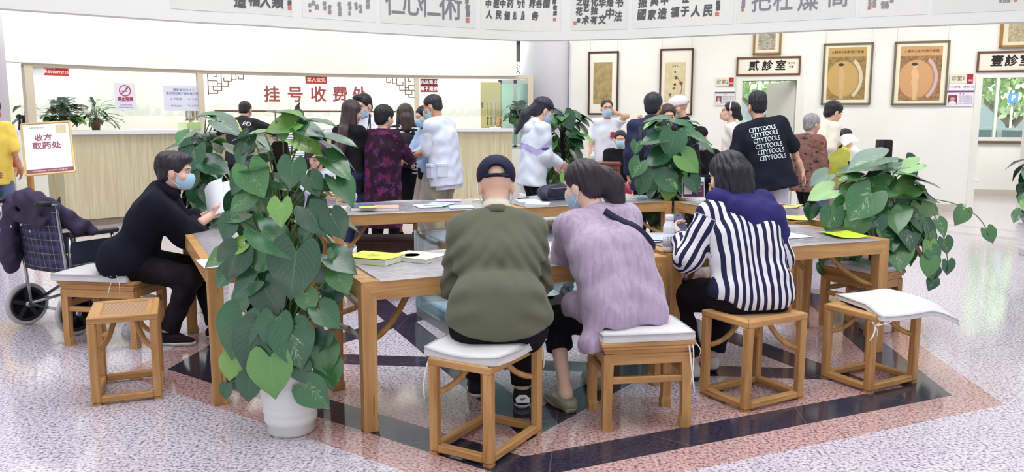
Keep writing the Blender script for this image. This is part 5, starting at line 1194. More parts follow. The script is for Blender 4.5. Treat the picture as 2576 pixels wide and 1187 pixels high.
p.bottoms(KHAKI, 'cargo_trousers', 1.92, .018, 1.2, .016, (.008, .06)); p.shoes(plain((90, 90, 96), .6)); p.hair(hair_mat((34, 34, 40)), 'crop'); p.mask(plain((186, 214, 220), .8)); p.brows(BLKH)
m = MB(); a = p.E[0] + (p.W[0] - p.E[0]) * .9; d = nrm(p.W[0] - p.E[0]); M = frame4(a, nrm(np.cross(d, V3(0, 0, 1))), np.cross(nrm(np.cross(d, V3(0, 0, 1))), d))
for k in range(14): q = M @ Vector((.034 * math.cos(k * 2 * PI / 14), .034 * math.sin(k * 2 * PI / 14), 0)); m.lathe([(0, -.008), (.007, -.003), (.007, .003), (0, .008)], q, 6)
m.build('bead_bracelet', plain((70, 30, 40), .4), p.o); WHITEP = p
# woman with the sun visor
t = NT('panel_jacket'); sp = t.n('ShaderNodeSeparateXYZ'); co = t.coord(); t.lk(co, sp.inputs[0]); hz = t.math('ADD', sp.outputs[2], t.math('MULTIPLY', t.math('ABSOLUTE', t.math('ADD', sp.outputs[1], .02)), -.75))
v1 = t.math('MULTIPLY', t.math('GREATER_THAN', hz, 1.105), t.math('LESS_THAN', hz, 1.18)); t.set(t.mix(v1, lin((226, 234, 248)), lin((186, 176, 224))), .6, spec=.35); t.bump(t.noise(co, 12, 3, dist=1.), .25, .02); PANEL = t.m
p = Person('woman in a dark sun visor, mask and white jacket with lilac panels', spot(1338, 8.95), -72, 1.70, lean=4, hunch=6, head=(2, 18, 0), RH=(.10, .30, 1.02), LH=(-.1, .3, 1.0), RE=(.5, -.9, -.5), girth=1.05)
p.body(); p.top(PANEL, 'jacket', 1.93, .034, .15, (.008, .06), sthick=1.5, loose=1.12); p.bottoms(BLK, 'trousers', 1.9); p.shoes(SNEAK); VH = hair_mat((36, 32, 44)); p.hair(VH, 'tight', extra=[p.hc((0, -.09, .0), (-.03, -.16, -.10), .045, .05), p.hc((-.03, -.16, -.10), (-.04, -.19, -.30), .045, .02)], vol=1.05); p.mask(); p.brows(VH)
VB = plain((48, 56, 104), .25); p.part('visor_band', [p.he((0, -.012, .05), (.091, .112, .09))], cloth((40, 42, 74), .6), 0, .02, p.hh, cuts=[(p.hp(0, 0, .072), p.Rh @ V3(0, 0, 1)), (p.hp(0, 0, .036), p.Rh @ V3(0, 0, -1))]); R = p.Rh @ rot_ax(V3(1, 0, 0), -14); D, lo, h_ = field([ell(p.hp(0, .125, .034), V3(.105, .125, .009), R)], .005, subs=[p.he((0, -.01, .04), (.08, .1, .08))]); V_, F_ = nets(D, lo, h_); np_mesh('visor_peak', [(V_, F_)], VB, p.o)
p.part('hood', [cap(p.Nk - p.f2 * .06 + p.t2 * .02 - p.r2 * .09, p.Nk - p.f2 * .06 + p.t2 * .02 + p.r2 * .09, .045), cap(p.Nk - p.f2 * .1 - p.t2 * .06 - p.r2 * .05, p.Nk - p.f2 * .1 - p.t2 * .06 + p.r2 * .05, .06)], cloth((232, 238, 248), .7, .04), 0, .05)
p.part('sleeve_band', [cap(p.E[1] + (p.S[1] - p.E[1]) * .36, p.E[1] + (p.S[1] - p.E[1]) * .18, .082, .08)], plain((70, 76, 120), .7), 0, .01, cuts=[(p.E[1] + (p.S[1] - p.E[1]) * .34, nrm(p.S[1] - p.E[1])), (p.E[1] + (p.S[1] - p.E[1]) * .2, nrm(p.E[1] - p.S[1]))])
# doctor by the wall
lc = spot(1523, 12.5)
p = Person('doctor in a short-sleeved white coat lifting one hand to his ear', lc, 184, 1.75, head=(0, 2, 0), LH=(-.115, .06, 1.60), LE=(-.8, .3, -1), RH=(.27, .12, .80))
p.body(hands={0: dict(curl=.7)}); p.top(WCOAT, 'white_coat', .8, .022, .34, extra=[cap(p.P, p.P - V3(0, 0, .34), .15, .175, p.f1, .8)]); p.bottoms(cloth((214, 214, 220)), 'trousers'); p.shoes(SNEAK); p.hair(BLKH, 'crop'); p.mask(); p.glasses(plain((90, 90, 96), .3)); p.brows(BLKH); p.collar(WCOAT, .068, .0, .014, 'lapel', .6, .03)
m = MB(); c = p.Ch + p.f2 * .155 - p.r2 * .07 - V3(0, 0, .02); m.box(c, (.06, .006, .09)); m.build('badge', plain((170, 60, 70)), p.o)
# seated woman behind him
p = Person('seated woman in a black jacket, mask and crimson trousers behind the doctor', spot(1559, 12.05), 172, 1.66, sit=.46, head=(0, 8, 0), LH=(-.14, .3, .62), RH=(.14, .3, .62), LF=(-.05, .45), RF=(.12, .5))
p.body(); p.top(BLK, 'jacket', 1.93, .024, .06, sthick=1.3); p.bottoms(cloth((186, 40, 92), .85), 'trousers', 1.75); p.shoes(plain((26, 24, 26), .3)); p.hair(BLKH, 'short'); p.mask(); SEATS = [(p.o.location.copy(), 168)]
# the pair embracing: navy jacket, and the person behind him
lc = spot(1638, 8.75); p = Person('man in a navy jacket with a shoulder strap, his back turned', lc, -8, 1.73, head=(-14, 6, 0), girth=1.1, shw=1.0, LH=(-.24, .12, .80), RH=(.12, .32, 1.0), hunch=8)
NVJ = cloth((46, 48, 78), .7, .1); p.body(); p.top(NVJ, 'jacket', 1.93, .034, .2, (.008, .06), sthick=1.5); p.bottoms(BLK); p.shoes(BLK); p.hair(hair_mat((32, 32, 44)), 'short', vol=1.06); p.collar(NVJ, .072, .01, .018, 'collar', .4, .05)
m = MB(); m.tube([p.S[0] + p.r2 * .05 + p.t2 * .075 + p.f2 * .05, p.S[0] + p.r2 * .05 + p.t2 * .085 - p.f2 * .03, p.S[0] + p.r2 * .05 - p.f2 * .135 - p.t2 * .06, p.Ch - p.r2 * .12 - p.f2 * .155, p.L5 - p.r2 * .11 - p.f2 * .15], .022, 8, squash=.35); m.build('shoulder_strap', plain((36, 36, 52), .7), p.o)
hw = p.world(p.S[0] + V3(.03, -.05, .085)); l2 = spot(1674, 9.3); p = Person('brown haired person resting one hand on the shoulder of the man in navy', l2, 172, 1.62, head=(10, 10, 0), RH=loc_of(hw + Vector((0, .07, .0)), l2, 172), LH=(-.2, .3, 1.1))
p.body(hands={1: dict(curl=.5)}); p.top(BLK, 'jumper', 1.93, .02, .16); p.bottoms(BLK); p.shoes(BLK); p.hair(BRNH, 'short', vol=1.06)
# man in the white cap
p = Person('man in a pale baseball cap and black polo shirt by the tall plant', spot(1733, 9.5), 72, 1.72, head=(4, 16, 0), lean=4, hunch=8, girth=1.1, LH=(-.05, .36, 1.05), RH=(.08, .36, 1.05))
p.body(); p.top(BLK, 'polo_shirt', .95, .024, .2, sthick=1.4); p.bottoms(BLK); p.shoes(BLK); p.cap_hat(cloth((232, 224, 222), .8, .04), True, 4, False, 1.05); p.mask(); p.collar(BLK, .064, .01, .014, 'collar', .4, .05); m = MB(); m.tube([p.hp(.09 * math.sin(a), -.012 - .112 * math.cos(a), .042) for a in np.linspace(-.5, .5, 7)], .008, 6); m.build('cap_strap', plain((150, 120, 90), .6), p.o)
# seated man in the black cap
p = Person('seated man in a black cap and mask looking down', spot(1779, 10.7), 128, 1.76, sit=.48, lean=4, hunch=10, head=(0, 26, 0), LH=(-.08, .36, .72), RH=(.08, .36, .72), LF=(-.14, .45), RF=(.14, .45))
p.body(); p.top(BLK, 'jacket', 1.93, .026, .06, sthick=1.3); p.bottoms(BLK); p.shoes(BLK); p.cap_hat(BLK, True, 4, False, 1.06); p.mask(); SEATS.append((p.o.location.copy(), 128)); m = MB(); m.box(p.hp(0, .085, .075), (.04, .01, .02), Matrix(p.Rh.tolist())); m.build('cap_logo', WHITE, p.o)
# woman in white with a headband
p = Person('woman in a white tee with a headband and hand on her hip', spot(1836, 11.1), 78, 1.68, head=(-4, -6, 0), LH=(-.21, -.03, .98), LE=(-1, -.8, .2), RH=(.2, .1, .9))
p.body(); p.top(cloth((242, 240, 232), .85, .04), 'tee', .75, .02, .14, sthick=1.4); p.bottoms(cloth((150, 166, 196), .9, .1), 'jeans', 1.9, .012, 1.05); p.shoes(SNEAK); p.hair(BLKH, 'tight', extra=[p.hc((0, -.09, .0), (0, -.13, -.07), .035, .03)], vol=1.03); p.mask(blotch_mat((226, 190, 170), [(200, 120, 100), (240, 220, 200), (226, 190, 170)], 60)); p.glasses(plain((110, 60, 50), .3))
m = MB(); m.tube([p.hp(.088 * math.cos(a), .01, .045 + .085 * math.sin(a)) for a in np.linspace(-.2, PI + .2, 15)], .010, 6); m.build('headband', plain((240, 232, 220), .6), p.o)
# man in the black lettered tee
p = Person('man in a black tee with stacked white lettering on its back', spot(1938, 8.4), -12, 1.74, side=-13, lean=5, hunch=8, head=(16, 4, -2), girth=1.12, shw=1.06, LH=(-.24, .05, .88), LE=(-1, -.5, 0), RH=(.34, .14, .95), RE=(.8, -.3, -.2))
TEE = cloth((26, 28, 42), .85); p.body(); s_ = p.top(TEE, 'tee', .92, .030, .18, (.008, .07), sthick=1.5, loose=1.22); p.bottoms(cloth((206, 208, 224), .9, .05), 'shorts', 1.0, .016, 1.12, .02); p.shoes(SNEAK); p.hair(hair_mat((30, 30, 36)), 'crop', .004, [p.he((0, -.012, .09), (.076, .09, .06), .02)], vol=1.05)
for k in range(6):
    M = frame4(p.Ch + p.t2 * (.115 - .062 * k) + p.r2 * (.0 + .008 * k) - p.f2 * .4, nrm(p.r2 * 1.0 - p.t2 * .04), nrm(p.t2 + p.r2 * .04), -p.f2)
    mm = project_text(s_, 'CITYTOOLS', M @ Matrix.Diagonal((1.02, 1.35, 1, 1)), .052, plain((222, 236, 236), .7), 'back_lettering', .9, .005, spacing=.92)
    mm2 = project_text(s_, 'CITYTOOLS', M @ Matrix.Translation((.0022, .0012, 0)) @ Matrix.Diagonal((1.02, 1.35, 1, 1)), .052, plain((222, 236, 236), .7), 'back_lettering', .9, .0056, spacing=.92)
    mm.data.materials[0]; bm = bmesh.new(); bm.from_mesh(mm.data); bm.from_mesh(mm2.data); bm.to_mesh(mm.data); bm.free(); bpy.data.objects.remove(mm2)
# elderly woman in flowers
p = Person('elderly woman with short grey hair in a red and brown floral top', spot(2027, 9.7), -62, 1.52, hunch=6, head=(-6, 4, 0), girth=1.16, RH=(.2, .14, .74), LH=(-.16, .2, .74), LF=(-.09, .2), RF=(.09, -.12))
p.body(); p.top(blotch_mat((132, 98, 88), [(176, 128, 112), (112, 62, 56), (196, 104, 88), (84, 78, 80), (150, 110, 98), (60, 54, 58)], 30), 'floral_top', 1.4, .026, .2, sthick=1.5, loose=1.12); p.bottoms(BLK); p.shoes(BLK); p.hair(GRYH, 'short', .003, vol=1.06); p.brows(GRYH); p.lips()
m = MB(); m.tube([p.W[1] + nrm(p.E[1] - p.W[1]) * .05 + V3(.036 * math.cos(a), .036 * math.sin(a), 0) for a in np.linspace(0, 2 * PI, 13)], .006, 6, cap=False); m.build('bracelet', plain((236, 236, 230), .3), p.o)
# woman in cream
lc = spot(2046, 10.5); p = Person('woman in a cream tee bending forward with a paper in her hand', lc, -78, 1.72, lean=14, hunch=8, head=(0, 20, 0), RH=(.16, .27, 1.22), LH=(-.2, .25, .95), RE=(.3, -.3, -1))
CRM = cloth((240, 236, 216), .85, .05); p.body(); tt = p.top(CRM, 'tee', .9, .026, .16, sthick=1.5); p.bottoms(JEANS, 'jeans', 1.9, .014, 1.08); p.shoes(SNEAK); p.hair(BLKH, 'short', vol=1.08); p.brows(BLKH); p.lips()
m = MB(); c = p.Ch + p.f2 * .15 + p.r2 * .06 + p.t2 * .04; m.lathe([(0, .012), (.05, .010), (.062, 0)], c, 16, 0, True, Matrix((p.r2, p.t2, p.f2)).transposed()); m.build('chest_print', plain((120, 92, 70), .8), p.o)
wp = p.world(p.W[1]); o = thing('paper_sheet', 'white sheet held out by the woman in the cream tee', 'paper', wp + Vector((.08, -.03, .03))); o.rotation_euler = (.7, -.35, .3); m = MB(); m.grid(lambda u, v: Vector(((u - .5) * .24, (v - .5) * .15, .03 * math.sin(u * 4))), 10, 4); m.build('sheet', plain((244, 244, 244), .7), o)
# seated woman in lime
p = Person('seated woman in a lime green top holding a phone', spot(2088, 11.1), 186, 1.70, sit=.50, head=(0, 26, 0), hunch=8, LH=(-.12, .26, .80), RH=(.14, .22, .74), LF=(-.16, .42), RF=(.12, .45))
p.body(hands={0: dict(d=(.3, .5, .6), n=(0, -.3, 1), curl=.6)}); p.top(cloth((206, 216, 96), .85, .08), 'top', 1.93, .026, .1, sthick=1.4); p.bottoms(BEIGET); p.shoes(SNEAK); p.hair(BLKH, 'bob'); p.brows(BLKH); p.lips(); SEATS.append((p.o.location.copy(), 186))
wp = p.world(p.W[0]); o = thing('smartphone', 'black phone held by the seated woman in lime green', 'phone', wp + Vector((.0, -.10, .08))); o.rotation_euler = (1.1, .1, .1); m = MB(); m.box((0, 0, 0), (.075, .155, .009), bev=.003); m.build('phone_case', INK, o)
# seated man in white
p = Person('seated man in glasses and a white tee leaning towards the woman in lime', spot(2172, 11.2), 74, 1.74, sit=.50, lean=12, hunch=14, head=(6, 24, 0), girth=1.14, LH=(-.1, .42, .74), RH=(.1, .42, .74), LF=(-.14, .45), RF=(.14, .42))
p.body(); p.top(cloth((240, 240, 240), .85, .04), 'tee', .9, .026, .08, sthick=1.5); p.bottoms(cloth((196, 198, 206), .9)); p.shoes(SNEAK); p.hair(BLKH, 'crop', .004, vol=1.06); p.glasses(); p.brows(BLKH); p.lips(); SEATS.append((p.o.location.copy(), 74))
# someone in yellow at the very edge
p = Person('person in a yellow tee at the wooden side desk', spot(-16, 9.2), -120, 1.70, head=(0, 20, 0), girth=1.1, LH=(-.12, .3, .96), RH=(.18, .34, .98), RE=(.6, -.2, -1), LE=(-.5, -.3, -1), tone=(170, 112, 88))
p.body(); p.top(cloth((232, 204, 92), .85, .08), 'tee', .9, .026, .16, sthick=1.5); p.bottoms(JEANS); p.shoes(SNEAK); p.hair(BLKH, 'short')
# girl seated behind the far table, partly behind the plant
lc = (-1.89, 7.84); h1 = loc_of(at_z(868, 494, .80), lc, 196); h0 = loc_of(at_z(835, 500, .80), lc, 196)
p = Person('young woman in a white jacket seated behind the far table reading', lc, 196, 1.64, sit=.46, lean=8, hunch=12, head=(6, 26, 0), LH=h1, RH=h0, LE=(-.6, -.2, -.8), RE=(.6, -.2, -.8))
p.body(hands={0: dict(curl=.7), 1: dict(curl=.6)}); p.top(cloth((222, 230, 246), .8, .06), 'jacket', 1.9, .032, .06, (.008, .05), sthick=1.5); p.part('denim_top', [cap(p.Ch + p.f2 * .05, p.L5 + p.f2 * .05, .11, .115)], JEANS, .004); p.bottoms(JEANS); p.shoes(SNEAK); p.hair(hair_mat((30, 26, 34)), 'long', vol=1.06); p.brows(BLKH); p.lips()
cube_stool('cube stool under the young woman in the white jacket', lc, math.radians(16), .40, .34, .45)
# wooden armchairs under the people waiting along the wall
def armchair(label, loc, yaw):
    o = thing('armchair', label, 'chair', (loc.x, loc.y, 0), math.radians(yaw), 'pale wooden armchairs along the wall'); CW = wood((176, 124, 66), (224, 178, 112), 1.0, .4)
    m = MB(); m.box((0, .02, .455), (.54, .48, .04), bev=.008); m.build('seat', CW, o)
    for sx in (-1, 1):
        m = MB(); m.tube([(sx * .24, .23, 0), (sx * .24, .23, .68)], .017, 8); m.build('front_leg', CW, o)
        m = MB(); m.tube([(sx * .24, -.2, 0), (sx * .24, -.2, .46), (sx * .235, -.27, .98)], .018, 8); m.build('rear_leg', CW, o)
        m = MB(); m.tube([(sx * .24, .25, .68), (sx * .26, .1, .69), (sx * .25, -.2, .72)], .018, 8); m.build('armrest', CW, o)
    m = MB(); m.tube(bez((-.27, -.26, .96), (0, -.31, 1.06), (.27, -.26, .96), 9), .02, 8); m.build('top_rail', CW, o); m = MB(); m.bar((0, -.22, .47), (0, -.28, 1.0), .13, .012, (0, 1, 0)); m.build('splat', CW, o)
    m = MB()
    for sx in (-1, 1): m.tube([(sx * .24, .23, .15), (sx * .24, -.2, .15)], .011, 6)
    m.tube([(-.24, .23, .1), (.24, .23, .1)], .011, 6); m.build('stretcher', CW, o); return o
for (q, yw), lb in zip(SEATS, ('pale wooden armchair under the seated woman in crimson trousers', 'pale wooden armchair under the seated man in the black cap', 'pale wooden armchair under the seated woman in lime green', 'pale wooden armchair under the seated man in the white tee')): armchair(lb, q, yw)
# ================================================================ climbing potted plants
t = NT('pothos_leaf'); at = t.n('ShaderNodeAttribute'); at.attribute_name = 'lv'; sp = t.n('ShaderNodeSeparateXYZ'); t.lk(at.outputs['Vector'], sp.inputs[0]); u, v, w = sp.outputs
av = t.math('ABSOLUTE', v); idr = t.math('FRACT', t.math('MULTIPLY', w, 7.13)); idv = t.math('FRACT', t.math('MULTIPLY', w, 3.37))
col = t.ramp(idr, [(0, lin((26, 70, 46))), (.45, lin((44, 100, 62))), (.8, lin((76, 132, 70))), (1, lin((140, 190, 86)))])
vein = t.math('LESS_THAN', t.math('ABSOLUTE', t.math('SUBTRACT', t.math('FRACT', t.math('MULTIPLY', t.math('SUBTRACT', u, t.math('MULTIPLY', av, .55)), 8.0)), .5)), .045)
vein = t.math('MULTIPLY', vein, t.math('LESS_THAN', av, .85)); mid = t.math('LESS_THAN', av, .035)
cmb = t.n('ShaderNodeCombineXYZ'); t.lk(t.math('MULTIPLY', t.math('SUBTRACT', u, t.math('MULTIPLY', av, .5)), 22), cmb.inputs[0]); t.lk(t.math('MULTIPLY', v, 2.2), cmb.inputs[1]); t.lk(t.math('MULTIPLY', w, 40), cmb.inputs[2])
sp_ = t.noise(cmb.outputs[0], 1.0, 3); splash = t.math('MULTIPLY', t.math('GREATER_THAN', sp_, t.math('MULTIPLY_ADD', av, .22, .56)), t.math('MULTIPLY', t.math('GREATER_THAN', idv, .55), .55))
col = t.mix(splash, col, lin((186, 208, 160))); col = t.mix(t.math('MULTIPLY', t.math('MAXIMUM', vein, mid), .16), col, lin((150, 188, 130)))
t.set(col, .27, spec=.6, coat=.6); t.b.inputs['Coat Roughness'].default_value = .22
hb = t.math('ADD', t.math('MULTIPLY', vein, -1.0), t.math('MULTIPLY', mid, -1.5)); t.bump(hb, .35, .004); LEAFM = t.m
STEMM = plain((104, 132, 66), .5); POLEM = cloth((40, 32, 30), .95, .3, 90, .8); SOIL = cloth((58, 44, 36), .95, .3, 60, .6)
class Leaves:
    def __init__(s, seed=1): s.V = []; s.F = []; s.A = []; s.stem = MB(); s.r = random.Random(seed)
    PROF = [(0, .27), (.05, .40), (.16, .485), (.30, .51), (.45, .47), (.60, .385), (.75, .265), (.88, .12), (.96, .045), (1, .004)]
    def leaf(s, base, T, N, L, wid=.92, fold=.18, droop=.25, col=None, lance=False):
        """heart-shaped blade from base towards T, upper side along N"""
        T = Vector(T).normalized(); N = Vector(N); N = N - T * N.dot(T)
        if N.length < .05: N = T.orthogonal()
        N.normalize(); B = T.cross(N); b0 = len(s.V); idn = s.r.random() if col is None else col; ph = s.r.random() * 6; nv = 7
        curl = s.r.uniform(.6, 1.3)
        for t_, hw in s.PROF:
            if lance: hw = .13 * math.sin(PI * min(1, t_ * .97 + .03)) ** .8
            for j in range(nv):
                q = (j / (nv - 1) - .5) * 2; aq = abs(q); back = 0 if lance else max(0, .16 - t_) * (math.sin(aq * PI * .62) ** 1.2) * .95 - max(0, .16 - t_) * .8 * (1 - aq)
                y = t_ - back; x = q * hw * wid
                z = fold * aq * hw * 1.2 - droop * curl * y * y * .8 + .018 * math.sin(q * 5 + t_ * 9 + ph) * aq
                s.V.append(Vector(base) + (T * y + B * x + N * z) * L); s.A.append((t_, q, idn))
        n = len(s.PROF)
        for i in range(n - 1):
            for j in range(nv - 1): s.F.append((b0 + i * nv + j, b0 + i * nv + j + 1, b0 + (i + 1) * nv + j + 1, b0 + (i + 1) * nv + j))
    def petiole(s, a, b, r=.0045, lift=.06):
        a, b = Vector(a), Vector(b); m = (a + b) / 2 + Vector((0, 0, lift)); s.stem.tube(bez(a, m, b, 6), [r * 1.2, r, r, r, r * .9, r * .8], 5, cap=False)
    def build(s, root, mat=None, inv=None):
        me = bpy.data.meshes.new('foliage'); o = Vector(root.location); me.from_pydata([tuple(Vector(p) - o) for p in s.V], [], s.F)
        a = me.attributes.new('lv', 'FLOAT_VECTOR', 'POINT'); a.data.foreach_set('vector', np.array(s.A, np.float32).ravel()); me.polygons.foreach_set('use_smooth', [True] * len(s.F)); me.update()
        link_mesh('foliage', me, mat or LEAFM, root)
        if s.stem.v: rel(s.stem, root).build('stems', STEMM, root)
def ribbed_pot(root, r0, r1, h, mat, ribs=6, soil=True):
    m = MB(); pr = [(r0 * .92, 0), (r0, .008), (r0, h * .14)]
    for k in range(ribs):
        za, zb = h * (.15 + .74 * k / ribs), h * (.15 + .74 * (k + 1) / ribs); ra, rb = r0 + (r1 - r0) * za / h, r0 + (r1 - r0) * zb / h; dz = zb - za
        pr += [(ra + .001, za + dz * .05), (ra + .007, za + dz * .3), (ra + .0085, za + dz * .6), (rb + .002, za + dz * .93)]
    pr += [(r1 + .012, h * .93), (r1 + .014, h * .97), (r1 + .006, h), (r1 - .008, h), (r1 - .02, h * .8), (0.0001, h * .8)]
    m.lathe(pr, n=44); m.build('pot', mat, root)
    m = MB(); m.lathe([(r1 - .021, h * .81), (r1 * .5, h * .85), (0.0001, h * .86)], n=24); m.build('soil', SOIL, root)
def pole(root, z0, z1, r=.035):
    m = MB(); m.lathe([(r, z0), (r * 1.05, (z0 + z1) / 2), (r, z1 - .01), (r * .7, z1), (0.0001, z1)], n=14); m.build('moss_pole', POLEM, root)
POTW = plain((238, 238, 236), .35)
# --- the tall plant in the white ribbed pot between the near tables
pc = Vector((-1.075, 3.80, 0)); root = thing('climbing_plant', 'tall climbing plant in a white ribbed pot between the near tables', 'plant', pc, 0, 'climbing plants on moss poles')
ribbed_pot(root, .112, .150, .345, POTW); pole(root, .27, 1.40, .036); m = MB(); m.box((.02, 0, .85), (.03, .02, 1.05)); m.build('support_stake', plain((70, 62, 58), .8), root)
LV = Leaves(11)
NEAR = [ # px, py, length px, tip direction (0 right, 90 down), how far it faces the lens, depth towards the lens, tint
 (735, 286, 95, 2, .05, .02, .3), (815, 308, 80, 4, .08, .10, .3), (708, 316, 92, 168, .55, .04, .97), (786, 332, 84, 16, .35, .06, .9), (852, 352, 112, 7, .10, .06, .45), (625, 340, 88, 175, .12, .05, .4), (616, 362, 62, 120, .5, .06, .85),
 (645, 384, 62, 178, .2, .08, .5), (668, 364, 52, 25, .3, -.05, .6), (712, 342, 34, 90, .9, .05, .8), (776, 366, 92, 22, .3, .08, .7), (852, 420, 96, 36, .3, .06, .8), (605, 400, 52, 110, .5, .06, .9), (628, 418, 100, 172, .35, .10, .75), (642, 455, 98, 62, .85, .14, .25),
 (598, 458, 76, 125, .5, .08, .3), (733, 438, 80, 96, .62, .12, .35), (790, 466, 66, 62, .45, .12, .6), (710, 462, 58, 25, .5, .08, .2), (812, 468, 62, 14, .4, .08, .5), (868, 478, 100, 50, .25, .08, .35), (606, 508, 76, 148, .6, .10, .8), (590, 542, 80, 168, .5, .08, .5), (664, 512, 86, 92, .6, .05, .1),
 (706, 537, 74, 92, .98, .18, .55), (795, 556, 96, 55, .65, .14, .3), (790, 500, 66, 150, .5, .02, .2), (572, 577, 70, 112, .6, .1, .6), (636, 565, 66, 84, .6, .06, .1), (848, 568, 82, 60, .55, .12, .3), (695, 612, 128, 34, .42, .18, .35), (596, 622, 52, 150, .6, .10, .7), (767, 592, 52, 120, .6, .10, .5),
 (737, 684, 150, 98, .97, .20, .3), (660, 655, 82, 120, .6, .10, .65), (585, 662, 98, 112, .72, .12, .15), (862, 660, 100, 30, .42, .12, .3), (860, 706, 82, 60, .55, .13, .25), (815, 702, 70, 100, .6, .06, .05), (540, 652, 66, 152, .5, .10, .8), (836, 643, 34, 100, .6, .14, .5),
 (594, 842, 126, 108, .88, .14, .35), (636, 878, 126, 112, .88, .17, .45), (690, 838, 94, 95, .9, .18, .2), (742, 872, 118, 72, .88, .18, .2), (683, 945, 118, 84, .95, .2, .12), (795, 995, 90, 45, .88, .16, .5), (626, 977, 70, 95, .9, .16, .6), (582, 925, 66, 100, .8, .1, .7), (568, 986, 40, 100, .8, .1, .6), (810, 858, 60, 110, .8, .14, .99),
 (815, 900, 94, 80, .6, .08, .1), (828, 797, 80, 40, .55, .14, .35), (683, 755, 98, 60, .7, .12, .3), (775, 760, 62, 72, .6, .14, .25), (612, 722, 86, 150, .6, .12, .6), (760, 938, 62, 62, .8, .15, .05), (826, 940, 88, 80, .7, .08, .1), (720, 775, 80, 100, .6, .04, .05), (650, 790, 84, 110, .6, .02, .02), (600, 765, 70, 130, .6, .02, .1),
 (640, 600, 80, 120, .6, -.02, .05), (745, 510, 60, 70, .6, .0, .05), (660, 705, 100, 100, .7, .04, .02), (780, 640, 80, 80, .6, .02, .02), (560, 700, 60, 130, .6, .06, .5), (700, 400, 60, 100, .4, -.04, .5), (630, 540, 60, 200, .4, -.06, .3), (840, 740, 70, 80, .6, .0, .02)]
for px, py, Lp, dr, fc, dy, tint in NEAR:
    C = at_y(px, py, pc.y - dy); k = (C - EYE).length / F_PX; L = Lp * k * (.93 if py < 740 else .98); a = math.radians(dr); T = Vector((math.cos(a), -.22 * math.sin(a) * fc - .05, -math.sin(a)))
    N = Vector((LV.r.uniform(-.2, .2), -fc, (1 - fc) * 1.1 + .12)); LV.leaf(C - T.normalized() * L * .5, T, N, L, .95 if fc > .3 else 1.0, .16, .18, tint)
    z = max(.3, C.z - .12 - .3 * LV.r.random()); LV.petiole((pc.x + LV.r.uniform(-.02, .02), pc.y - .03, min(z, 1.36)), C - T.normalized() * L * .47, .004, .05)
for k in range(26):   # leaves round the back
    az = LV.r.uniform(.1, PI - .1); z = LV.r.uniform(.42, 1.42); d = Vector((math.cos(az), math.sin(az), 0)); rr = LV.r.uniform(.10, .26); C = Vector((pc.x, pc.y, z)) + d * rr
    T = d + Vector((0, 0, -LV.r.uniform(.1, 1.2))); LV.leaf(C, T, Vector((0, 0, 1)) + d * .5, LV.r.uniform(.13, .22)); LV.petiole((pc.x, pc.y, z - .1), C, .004)
LV.build(root)
# --- generic climber
def climber(label, x, y, pot, ptop, z0, z1, n, spread, size, seed, az=(0, 2 * PI), vines=(), group='climbing plants on moss poles', pmat=None, tints=None, extra=(), post=None, base=0.0):
    root = thing('climbing_plant', label, 'plant', (x, y, base), 0, group); r0, r1, h = pot; ribbed_pot(root, r0, r1, h, pmat or POTW, 5); pole(root, h * .8, ptop - base, .034); lv = Leaves(seed)
    for k in range(n):
        z = z0 + (z1 - z0) * ((k + lv.r.random()) / n); a = lv.r.uniform(*az); d = Vector((math.cos(a), math.sin(a), 0)); f = (z - z0) / max(z1 - z0, .01); rr = spread * lv.r.uniform(.35, .8) * (1 - .25 * f); up = .05 if f < .8 else .12
        C = Vector((x, y, z + up)) + d * rr; dn = lv.r.uniform(.1, .6) if f > .75 else lv.r.uniform(.5, 1.7); T = d + Vector((0, 0, -dn)); L = lv.r.uniform(*size)
        lv.leaf(C, T, Vector((0, 0, 1)) + d * lv.r.uniform(.3, .9), L, lv.r.uniform(.85, 1.0), .15, .25, None if tints is None else lv.r.uniform(*tints)); lv.petiole((x, y, max(base + h * .9, z - .12)), C, .004, .05)
    for P, Q, c, m_ in vines:
        a, b, e = Vector(P), Vector(Q), Vector(c); pts = bez(a, b, e, 12); lv.stem.tube(pts, .0035, 5)
        for i in range(2, 12, m_): T = Vector((lv.r.uniform(-.6, .6), lv.r.uniform(-.5, .1), -1)); lv.leaf(pts[i], T, Vector((lv.r.uniform(-.4, .4), -1, .3)), lv.r.uniform(size[0] * .55, size[0] * .9))
    for px, py, Y, Lp, dr, fc, tint in extra:
        C = at_y(px, py, Y); L = Lp * (C - EYE).length / F_PX; a = math.radians(dr); T = Vector((math.cos(a), -.2 * fc * math.sin(a), -math.sin(a))); lv.leaf(C - T.normalized() * L * .5, T, Vector((0, -fc, 1.1 - fc)), L, .95, .15, .15, tint); lv.petiole((x, y, min(ptop, max(base + h, C.z - .15))), C - T.normalized() * L * .48, .004, .05)
    lv.build(root); return root
climber('climbing plant behind the table of the man in black fleece', -2.36, 6.30, (.10, .135, .30), 1.38, .55, 1.30, 46, .24, (.15, .24), 21, vines=[((-2.3, 6.2, .75), (-2.2, 6.1, .6), (-2.25, 6.1, .42), 3)],
        extra=[(505, 292, 6.2, 75, 178, .15, .5), (560, 300, 6.1, 80, 10, .2, .5), (455, 362, 6.1, 80, 172, .3, .6), (480, 400, 6.0, 75, 110, .7, .2), (545, 420, 6.0, 70, 20, .5, .3), (475, 455, 6.1, 60, 100, .6, .5), (510, 385, 6.1, 60, 60, .6, .9), (455, 420, 6.1, 50, 120, .6, .9), (500, 500, 6.1, 60, 90, .6, .2), (575, 320, 6.0, 70, 30, .4, .85)])
